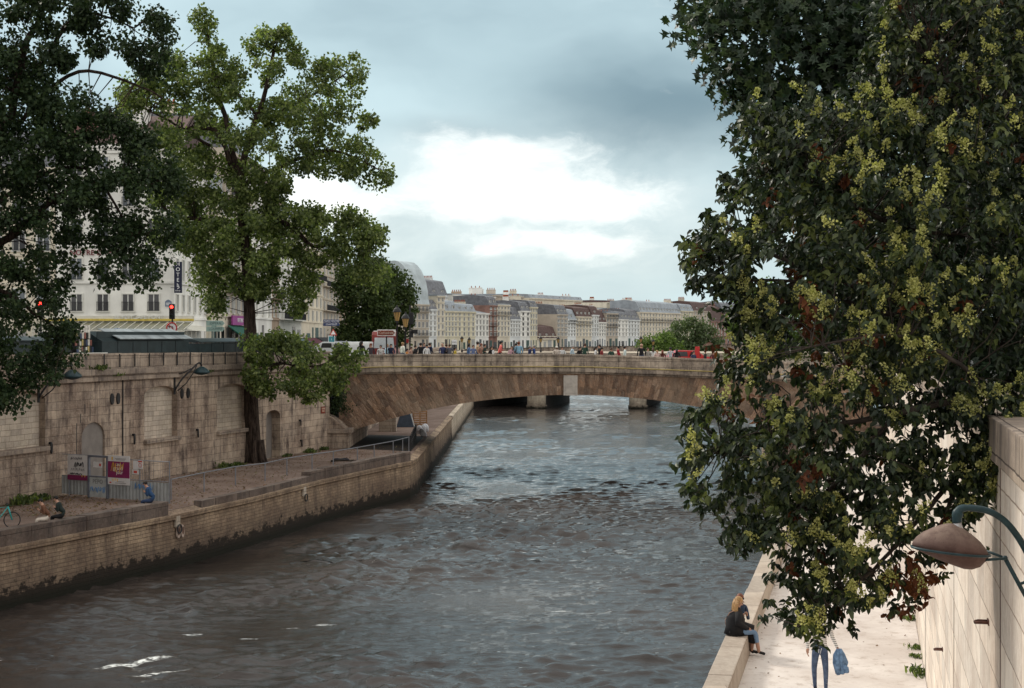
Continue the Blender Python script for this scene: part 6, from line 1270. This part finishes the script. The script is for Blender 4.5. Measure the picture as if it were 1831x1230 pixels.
board('brown arrow shaped tourist sign beside the lanterns', 676, 706, 590.5, 599.5, 113.8, BRN, ['Cathedrale', 'Notre Dame'], M('sign_text_pale', (.6, .5, .42)), 1, n=1, sz=.24, border=LW, z0_=DECK)
board('small blue square cycling sign above the raised lid', 204.5, 214.5, 586.5, 597, 96, BLU, ['o-o'], LW, name='street_sign', sz=.2); board('blue parking sign with white P right of the trunk', 528, 534.5, 604, 613.5, 118, BLU, ['P'], LW, name='street_sign', sz=.32)
board('pale blue panel sign under the red triangle', 588, 598, 601, 612, 128, M('sign_teal', (.05, .25, .3), .5), ['i'], LW, border=LW, name='street_sign', sz=.3); board('white square sign above the crowd near the yellow shirt', 808, 817, 607, 616.5, 117, LW, ['PARIS'], M('sign_text_grey', (.2, .2, .22)), name='street_sign', sz=.12, z0_=DECK)
e = empty('warning_sign', (P(596, 594, 128).x, 128, 8.45), 0, 'white triangular warning sign with red edge by the street row', 'sign'); z = P(596, 594, 128).z-8.45; b = MB(); b.prism([(-.32, z-.25), (.32, z-.25), (0, z+.3)], 'y', -.06, -.03); b.build('panel', RDD, e); b = MB(); b.prism([(-.2, z-.18), (.2, z-.18), (0, z+.16)], 'y', -.07, -.0601); b.build('face', LW, e); rod(e, 0, z)
e = empty('street_name_plate', (P(301, 542, YH-.1).x, YH-.1, P(301, 542, YH-.1).z), 0, 'arched blue grey street name plate on the hotel corner', 'sign'); b = MB(); b.prism([(-.28, -.3), (.28, -.3), (.28, .12), (.15, .26), (0, .32), (-.15, .26), (-.28, .12)], 'y', -.05, 0); b.build('plate', M('plate_blue_grey', (.16, .2, .27), .5), e); b = MB(); b.cbox((0, -.055, .0), (.4, .01, .06)); b.cbox((0, -.055, -.14), (.34, .01, .06)); b.build('lettering', LW, e)
def awning(px0, px1, py, label, mat, h=1.0, z_=None):
    Ya, Yb = y1(px0), y1(px1); A, B = (XR1(Ya), Ya), (XR1(Yb), Yb); f = Frame(A, B); z = CZ-(py-HY)/F*(Ya+Yb)/2; e = empty('awning', (A[0], A[1], z), f.rz, label, 'awning', 'shop awnings along the left street'); b = MB(); b.prism([(-1.9, -h*.75), (-.25, 0), (-.25, -.08), (-1.9, -h*.85)], 'x', .2, f.L-.2); b.build('canvas', mat, e)
    b = MB(); b.box(.2, f.L-.2, -1.93, -1.901, -h, -h*.75); b.build('valance', mat, e)
GA = M('awning_green', (.01, .09, .06), .8); RA = M('awning_dark_red', (.10, .02, .03), .8); BA = M('awning_black', (.02, .02, .022), .8)
awning(402, 438, 582, 'dark green awning left of the big trunk', GA, 1.6); awning(502, 537, 604, 'green awning below the white house with the small hotel sign', GA, 1.3); awning(540, 562, 604, 'dark red awning beside the green one', RA, 1.2); awning(563, 600, 603, 'long dark awning toward the blue direction boards', BA, 1.2)
q = y1(420); e = empty('shop_sign', (XR1(q)+.3, q, CZ-(573-HY)/F*q), R(90), 'magenta shop sign above the green awning', 'sign'); b = MB(); b.cbox((0, -.2, 0), (9, .15, 1.0)); b.build('panel', PNK, e); textmesh('CAFE TABAC', .6, LW, e, (0, -.29, 0), (R(90), 0, 0), 'lettering', .01)
# lanterns
def lantern(label, px, ptop, Y, z0_, s=1., group='street lanterns'):
    t = P(px, ptop, Y); H = (t.z-z0_); e = empty('street_lantern', (t.x, Y, z0_), 0, label, 'street lamp', group); hs = 1.15*s; b = MB(); b.lathe([(.16*s, 0), (.16*s, .5), (.10*s, .6), (.07*s, 1.2), (.055*s, H-hs-.15), (.1*s, H-hs-.1), (.06*s, H-hs)], n=10); b.build('post', IRON, e, smooth=True)
    b = MB(); b.lathe([(.13*s, 0), (.26*s, .62*s)], (0, 0, H-hs), 6); b.build('glass', M('lantern_amber_glass', (.42, .27, .10), .3, .1), e); b = MB(); b.lathe([(.32*s, .62*s), (.31*s, .68*s), (.22*s, .85*s), (.08*s, .98*s), (.03*s, 1.15*s)], (0, 0, H-hs), 8); b.build('cap', IRON, e)
    for i in range(6): a = i*math.tau/6; b = MB(); b.tube([(.13*s*math.cos(a), .13*s*math.sin(a), H-hs), (.27*s*math.cos(a), .27*s*math.sin(a), H-hs+.62*s)], .014*s, 4); b.build('glazing_bar', IRON, e)
    return e
lantern('tall black lantern with amber glass, higher of the pair at the bridge end', 710, 545, 112.9, DECK); lantern('black lantern with amber glass, lower and right of the pair at the bridge end', 725, 557, 116.5, DECK)
b = MB()
for px, pt_, lb in ((826, 600, 'small distant lantern left of a pair in front of the yellow houses'), (839, 602, 'small distant lantern right of a pair in front of the yellow houses'), (967, 600, 'distant lantern before the low red roofed house'), (998, 601, 'distant lantern at the shuttered beige house'), (1146, 600, 'dark distant lantern at the left end of the green trees'), (1168, 605, 'distant lantern in front of the bright green tree')): lantern(lb, px, pt_, 215, 7.9, .8, 'lanterns on the far bridge')
e = empty('traffic_light', (P(733, 590, 118).x, 118, DECK), 0, 'dark signal mast crowded with boxes right of the lanterns', 'traffic light', 'traffic lights on the street'); rod(e, 0, 4.6, .06)
for x, z, w, h in ((.12, 3.6, .3, .9), (-.25, 3.5, .3, .8), (.35, 2.6, .5, .3), (.1, 2.4, .3, .5)): b = MB(); b.cbox((x, -.1, z), (w, .25, h)); b.build('housing', IRON, e, bevel=.03)
b = MB(); b.cbox((-.18, -.24, 1.9), (.2, .05, .3)); b.build('pedestrian_signal', M('signal_dim_red', (.25, .02, .02), .4), e)
# vehicles
def wheels(e, xs_, r, y0, y1_, n='wheel'):
    for x in xs_:
        for y in (y0, y1_):
            b = MB(); b.lathe([(r*.98, -.1), (r, -.06), (r, .06), (r*.98, .1)], n=18); o = b.build('wheel', IRON, e, smooth=False); o.location = (x, y, r); o.rotation_euler = (R(90), 0, 0); b = MB(); b.lathe([(r*.55, -.11), (r*.55, .11)], n=12); b.build('rim', STEEL, o)
def vehicle(name, label, cat, x, y, z, rz, prof, W, mat, glassq, roofm=None, group=None, r=.33, wx=(-1.3, 1.3)):
    e = empty(name, (x, y, z), rz, label, cat, group); b = MB(); b.prism(prof, 'y', -W/2, W/2); b.build('body', mat, e, bevel=.06); zz = [q for q in glassq]
    for x0, x1, z0_, z1 in zz:
        for s in (-1, 1): b = MB(); b.prism([(x0, z0_), (x1, z0_), (x1-.06, z1), (x0+.12, z1)], 'y', s*W/2-.012, s*W/2+.012); b.build('side_window', GLASSD, e)
    fx = max(p[0] for p in prof); bx_ = min(p[0] for p in prof)
    for s in (-1, 1): b = MB(); b.cbox((fx-.02, s*W*.36, .68), (.08, .28, .16)); b.build('headlight', LW, e); b = MB(); b.cbox((bx_+.02, s*W*.38, .75), (.08, .2, .2)); b.build('tail_light', RDD, e)
    wheels(e, wx, r, -W/2+.08, W/2-.08)
    if roofm: b = MB(); zt = max(p[1] for p in prof); b.box(bx_+.25, fx-.9, -W/2+.1, W/2-.1, zt-.02, zt+.07); b.build('roof', roofm, e, bevel=.02)
    return e
VAN = [(-2.4, .3), (2.4, .3), (2.45, .9), (2.15, 1.15), (1.6, 2.05), (1.3, 2.15), (-2.35, 2.15), (-2.42, 1.9)]; CAR = [(-2.05, .28), (2.05, .28), (2.1, .7), (1.95, .88), (1.0, .98), (.45, 1.42), (-1.0, 1.46), (-1.75, 1.0), (-2.1, .92)]
wv = P(654, 620, 119); vehicle('van', 'white van parked at the left end of the bridge behind people', 'van', wv.x-.2, 119.5, DECK, R(84), VAN, 1.9, M('van_white', (.72, .73, .72), .35, .03), [(-.2, 1.4, 1.2, 1.9)], group='vehicles on the bridge').scale = (.85,)*3
wv = P(688, 600, 121); vehicle('camper_van', 'old red camper van with white roof under the brown sign', 'van', wv.x, 121, DECK, R(-87), [(-2.1, .3), (2.15, .3), (2.2, 1.2), (2.0, 1.3), (1.75, 2.35), (1.4, 2.6), (-1.9, 2.6), (-2.1, 2.3)], 1.85, M('van_red', (.19, .03, .025), .4), [(-1.6, -.6, 1.35, 2.1), (-.4, .6, 1.35, 2.1), (.8, 1.6, 1.35, 2.1)], M('camper_roof_white', (.75, .74, .70), .4, .04), group='vehicles on the bridge')
b = MB(); e = [o for o in COL.objects if o.get('category') == 'van'][-1]; b.prism([(-.78, 1.35), (.78, 1.35), (.7, 2.15), (-.7, 2.15)], 'x', 1.95, 2.06); b.build('windscreen', M('pale_windscreen', (.5, .54, .56), .2, .1), e)
wv = P(1232, 633, 121); vehicle('car', 'bright red car crossing near the right end of the bridge', 'car', wv.x, 120.5, DECK+dz(wv.x)+.05, R(4), CAR, 1.75, M('car_red', (.50, .03, .03), .3, .03), [(-1.2, -.3, .98, 1.35), (-.2, .7, .98, 1.32)], group='vehicles on the bridge')
e = empty('banner_post', (P(1247, 625, 118).x, 118, DECK-.3), 0, 'red upright banner post beside the red car', 'banner'); b = MB(); b.cbox((0, 0, .9), (.34, .08, 1.75)); b.build('banner', M('car_red', (.5, .03, .03)), e, bevel=.02); rod(e, 0, 1.8, .04)
for px, Y, m_, lb in ((600, 126, (.55, .57, .57), 'white car on the street in front of the stone houses'), (620, 140, (.3, .32, .34), 'grey car further back on the left street'), (505, 118, (.35, .37, .4), 'silver car right of the trunk behind the bookseller box'), (545, 128, (.12, .02, .03), 'dark maroon car near the parking sign')):
    x = (px-CX)/F*Y; vehicle('car', lb, 'car', x, Y, 8.45, R(8), CAR, 1.75, M('paint_'+lb[:6], m_, .3, .03), [(-1.2, -.3, .98, 1.35), (-.2, .7, .98, 1.32)], group='cars on the left street')
# ------------------------------------------------------------------ the big lamp in the foreground
def quay_lamp():
    Y = 12.0; k = Y/F; q = lambda px, py, d=0: P(px, py, Y+d); c = q(1700, 985); e = empty('quay_lamp', (c.x, Y, c.z), 0, 'large quay lamp with brown dusty shade and teal ring reaching in from the right', 'lamp'); W = lambda px, py, d=0: q(px, py, d)-Vector((c.x, Y, c.z))
    b = MB(); n = 32; vs = []; prof = [(-.5, .02), (-.48, .40), (-.42, .60), (-.30, .80), (-.12, .95), (.0, 1.0), (.01, 1.01), (.14, .985), (.32, .90), (.52, .75), (.70, .54), (.86, .30), (.93, .15), (.96, .02)]
    for h, r in prof:
        for j in range(n):
            a = j*math.tau/n; x = r*math.cos(a)*.288*(1.0 if math.cos(a) > 0 else 1.02); y = r*math.sin(a)*.19; z = h*.20+.02*(1-abs(x+.03)/.29); z -= .02*(x/.29)
            if h < 0: z = h*.19*(1+.85*(x/.29))-.006
            vs.append((x, y, z))
    b.add(vs, [(i*n+j, i*n+(j+1) % n, (i+1)*n+(j+1) % n, (i+1)*n+j) for i in range(len(prof)-1) for j in range(n)]+[tuple(range(n))[::-1]])
    def shade_mat():
        m, t, b_, o = newmat('dusty_brown_enamel'); g = t.new('ShaderNodeTexCoord').outputs['Object']; c_ = t.mix(t.ramp(t.noise(g, 9, 6, .7), .3, .7), (.075, .042, .036), (.115, .07, .06)); nz = t.new('ShaderNodeSeparateXYZ', i0=t.new('ShaderNodeNewGeometry').outputs['Normal']).outputs[2]
        c_ = t.mix(t.math('MULTIPLY', t.ramp(nz, .2, 1.), t.ramp(t.noise(g, 14, 6, .7), .3, .65, .3, .9)), c_, (.24, .175, .14)); c_ = t.mix(t.ramp(t.noise(g, 60, 3, .6), .66, .74), c_, (.05, .03, .025)); t.put(b_.inputs['Base Color'], c_); b_.inputs['Roughness'].default_value = .75; b_.inputs['Specular IOR Level'].default_value = .25
        bp = t.new('ShaderNodeBump', Height=t.noise(g, 12, 5, .6), Strength=.25, Distance=.01); t.l.new(bp.outputs[0], b_.inputs['Normal']); return m
    o = b.build('lamp_shade', shade_mat(), e, smooth=True); o.rotation_euler = (0, R(5), 0)
    b = MB(); b.torus((-.0, 0, 0), .298, .010, Matrix.Rotation(R(6), 3, 'Y'), 40, 8, sx=1., sy=.7); b.build('teal_ring', TEAL, e, smooth=True)
    j = W(1797, 998); b = MB(); b.tube([W(1762, 1001, -.08), j+Vector((0, -.02, 0))], .011, 8); b.tube([W(1764, 985, .10), j+Vector((0, .02, 0))], .011, 8); b.build('ring_arm', TEAL, e, smooth=True)
    b = MB(); b.ball(tuple(j), .022, 12); b.build('pivot', TEAL, e, smooth=True)
    b = MB(); b.tube([W(1712, 948), W(1712, 938), W(1713, 930)], [.05, .032, .026], 14); b.build('neck_collar', M('pale_zinc_collar', (.45, .45, .46), .4, .1, metal=.4), e, smooth=True)
    b = MB(); L = limb([W(1712, 934), W(1711, 918), W(1720, 909), W(1745, 909), W(1775, 917), W(1805, 940), W(1835, 985), W(1862, 1050), W(1876, 1120)], 5); n = len(L); b.tube(L, [.036 if i < 7 else (.030 if i < 12 else .026) for i in range(n)], 12); b.build('curved_arm', TEAL, e, smooth=True)
    b = MB(); b.ball(tuple(W(1713, 920)), (.04, .035, .045), 14); b.build('elbow', TEAL, e, smooth=True)
    b = MB(); b.tube([j, W(1825, 1050), W(1872, 1135)], .017, 10); b.build('strut', TEAL, e, smooth=True); b = MB(); b.tube([W(1824, 1044), W(1866, 1030)], .012, 8); b.build('brace', TEAL, e)
    b = MB(); b.cbox(tuple(W(1879, 1095)), (.05, .14, .55)); b.build('wall_plate', TEAL, e, bevel=.01)
quay_lamp()
# ------------------------------------------------------------------ things under and behind the bridge
e = empty('stone_block', (P(690, 765, 129).x, 129, 2.5), 0, 'pale stone block standing under the far side of the bridge arch', 'block'); b = MB(); b.box(-.55, .5, -.3, .5, -.05, 1.35); b.build('block', S_INF, e, bevel=.03); b = MB(); b.box(.52, .85, -.2, .6, -.05, 1.9); b.build('post', S_INF, e, bevel=.03)
e = empty('wooden_pallet_stack', (P(751, 762, 137).x, 137, 2.5), R(5), 'upright wooden pallets leaning behind the bridge', 'pallets'); WD = M('pallet_wood', (.32, .18, .09), .85, .3, 5)
for i in range(7): b = MB(); b.box(-.62, .62, -.06, -.02, .05+i*.19, .17+i*.19); b.build('board', WD, e)
for x in (-.58, 0, .58): b = MB(); b.box(x-.05, x+.05, -.02, .08, 0, 1.35); b.build('batten', WD, e)
e = empty('tent', (P(724, 762, 135).x, 135, 2.5), 0, 'small grey blue tent with white poles pitched behind the bridge', 'tent'); b = MB(); b.prism([(-.75, 0), (.75, 0), (.42, 1.25), (-.35, 1.25)], 'y', 0, 2.2); b.build('canvas', M('tent_blue_grey', (.06, .08, .11), .8), e, bevel=.04)
for s in (-1, 1): b = MB(); b.tube([(s*.85, -.05, 0), (s*.45, -.05, 1.4)], .035, 6); b.build('pole', WHITE, e)
k = random.Random(3)
for i, (px, py) in enumerate(((750, 768), (756, 766), (763, 764), (760, 772))):
    p = G(px, py+8, 2.5); b = MB(); b.ball((0, 0, .3), (.26, .24, .42), 12)
    o = b.build('plastic_bag', M('white_plastic', (.55, .56, .60), .4, .25, 6), smooth=True); o.location = p; o.rotation_euler = (k.uniform(-.2, .2), .2*i, i); tag(o, ('white plastic bag leftmost on the quay edge behind the bridge', 'white plastic bag second from left behind the bridge', 'white plastic bag nearest the water behind the bridge', 'white plastic bag lowest of those behind the bridge')[i], 'bag', 'white bags behind the bridge')
e = empty('barrier', G(734, 806, 2.5), R(92), 'dark barrier posts along the quay edge below the arch', 'barrier')
for i in range(9): b = MB(); b.tube([(i*1.8, 0, 0), (i*1.8, 0, 1.05)], .045, 6); b.build('post', IRON, e)
for z in (.5, 1.0): b = MB(); b.tube([(0, 0, z), (14.4, 0, z)], .03, 6); b.build('rail', IRON, e)
for px, py, lb in ((608, 824, 'dark rag bundle lying on the left quay near the pier'), (663, 828, 'black heap of cloth lying near the end of the railing')):
    p = G(px, py, 2.5); b = MB()
    for i in range(7): b.ball((k.uniform(-.4, .4), k.uniform(-.2, .2), .06), (k.uniform(.18, .3), k.uniform(.12, .2), k.uniform(.08, .15)), 8)
    o = b.build('rag_heap', cloth((.02, .02, .025)), smooth=True); o.location = p; tag(o, lb, 'rags', 'rags on the left quay')
p = G(617, 826, 2.5); b = MB(); b.tube([(-.9, 0, .06), (-.2, .1, .1), (.4, 0, .07), (1., .15, .12)], [.06, .05, .04, .03], 7); b.tube([(.2, .05, .08), (.5, .4, .1)], .03, 6); o = b.build('fallen_branch', BARK, smooth=True); o.location = p; tag(o, 'dead branch lying on the leaf strewn left quay', 'branch')
# leaf litter, weeds
def litter(name, pts, cols, sz, seed):
    r = np.random.RandomState(seed); n = len(pts); e_ = leaves(name, np.array(pts), r.normal(0, 1, (n, 3))*np.array((1, 1, .15)), np.tile((0, 0, 1.), (n, 1))+r.normal(0, .25, (n, 3)), r.uniform(.6, 1.4, n)*sz, r.uniform(.6, 1.2, n)*sz*.8, 'round', [leafmat(name+'_mat', cols, .1, .8, .1)], ORG); return e_
ORG = empty('leaf_litter_origin'); r = np.random.RandomState(9); pts = []
while len(pts) < 5200:
    px, py = r.uniform(-20, 740), r.uniform(795, 925); p = G(px, py, 2.5); lim = FW.w(UW(px), 0, 0).y
    if p.y < lim-.1 and r.rand() < .22+.78*math.exp(-(lim-p.y)/5): pts.append((p.x, p.y, 2.515+r.rand()*.03))
qx = np.interp([p[1] for p in pts], [q[1] for q in QL], [q[0] for q in QL]); pts = [p for p, q in zip(pts, qx) if p[0] < q-.6]
o = litter('leaf_litter', pts, [(0, (.12, .05, .02)), (.5, (.20, .11, .05)), (.9, (.09, .10, .03)), (1, (.35, .28, .2))], .11, 3); o.parent = None; tag(o, 'brown fallen leaves scattered over the left quay', kind='stuff')
pts = []
for _ in range(260):
    y = r.uniform(30, 100); t_ = r.beta(.5, .6); pts.append((XE(y)+.6+t_*(XW(y)-XE(y)-.8), y, 2.512+r.rand()*.01))
o = litter('promenade_leaves', pts, [(0, (.12, .06, .03)), (1, (.25, .16, .09))], .07, 4); o.parent = None; tag(o, 'few dry leaves blown to the edges of the promenade', kind='stuff')
bpy.data.objects.remove(ORG)
def weed(x, y, z, s, label, n=60, seed=1):
    r = np.random.RandomState(seed); e = empty('weed', (x, y, z), 0, label, 'weed', 'weeds at the foot of the walls'); d = r.normal(0, .5, (n, 3))+np.array((0, 0, .9)); pos = np.array((x, y, z))+r.normal(0, .25, (n, 3))*np.array((s, s*1.6, 0)); nl = r.uniform(.12, .3, n)*s*1.6
    leaves('stems', pos, d, r.normal(0, 1, (n, 3)), nl, nl*.3, 'lance', [L_MID], e); p2_ = pos+unit(d)*(nl*.6)[:, None]; leaves('leaves', p2_, r.normal(0, 1, (n, 3)), r.normal(0, 1, (n, 3)), nl*.5, nl*.3, 'round', [L_MIDD], e)
for i, (px, py, s, lb) in enumerate(((1627, 1108, .6, 'small weed tuft at the wall foot furthest along the promenade'), (1636, 1160, .45, 'weed tuft at the wall foot in the middle of three'), (1640, 1176, .4, 'little weed tuft just before the largest one'), (1646, 1206, .75, 'largest weed clump at the foot of the pale wall, bottom right'))):
    p = G(px, py, 2.5); weed(XW(p.y)-.12, p.y, 2.5, s*.7, lb, 60, i)
for i, (px, s, lb) in enumerate(((392, .9, 'green weeds at the wall foot left of the big trunk'), (415, .6, 'sparse weeds touching the trunk of the tall poplar'), (545, .8, 'tall grass tuft by the wall near the low ring'), (572, .6, 'weeds at the wall foot close to the bridge pier'), (505, .5, 'small weed beside the dark doorway'), (30, 1.2, 'weed patch at the wall foot behind the seated pair'), (62, .8, 'weeds left of the hoarding corner'))):
    q = FW.w(UW(px), .35, 2.5); weed(q.x, q.y, 2.5, s, lb, 110, 20+i)
for i, (px, py, s, lb) in enumerate(((170, 661, .7, 'green plant growing from the wall ledge above the drain mouths'), (202, 672, .5, 'ferny weed hanging over the left drain mouths'), (366, 665, .45, 'weed sprouting by the right quay lamp'))): q = FW.w(UW(px), .3, FW.z(px, py)); weed(q.x, q.y, q.z, s, lb, 70, 40+i)
# ivy hanging where the quay wall meets the bridge
e = empty('hanging_ivy', (BX(612), 110.8, 5), 0, 'dark ivy hanging in the corner between the quay wall and the bridge', 'ivy'); r = np.random.RandomState(77); n = 1500; t_ = r.rand(n)
pos = np.stack([BX(611)+r.normal(0, .22+.25*(t_ > .8), n), 110.2+r.uniform(-.3, .9, n), BZ(668)-t_*2.6+r.normal(0, .15, n)], 1)
leaves('leaves', pos, r.normal(0, .5, (n, 3))+np.array((0, -.3, -1)), r.normal(0, 1, (n, 3))+np.array((0, -1, 0)), r.uniform(.08, .18, n), r.uniform(.08, .15, n), 'round', [L_DARK], e)
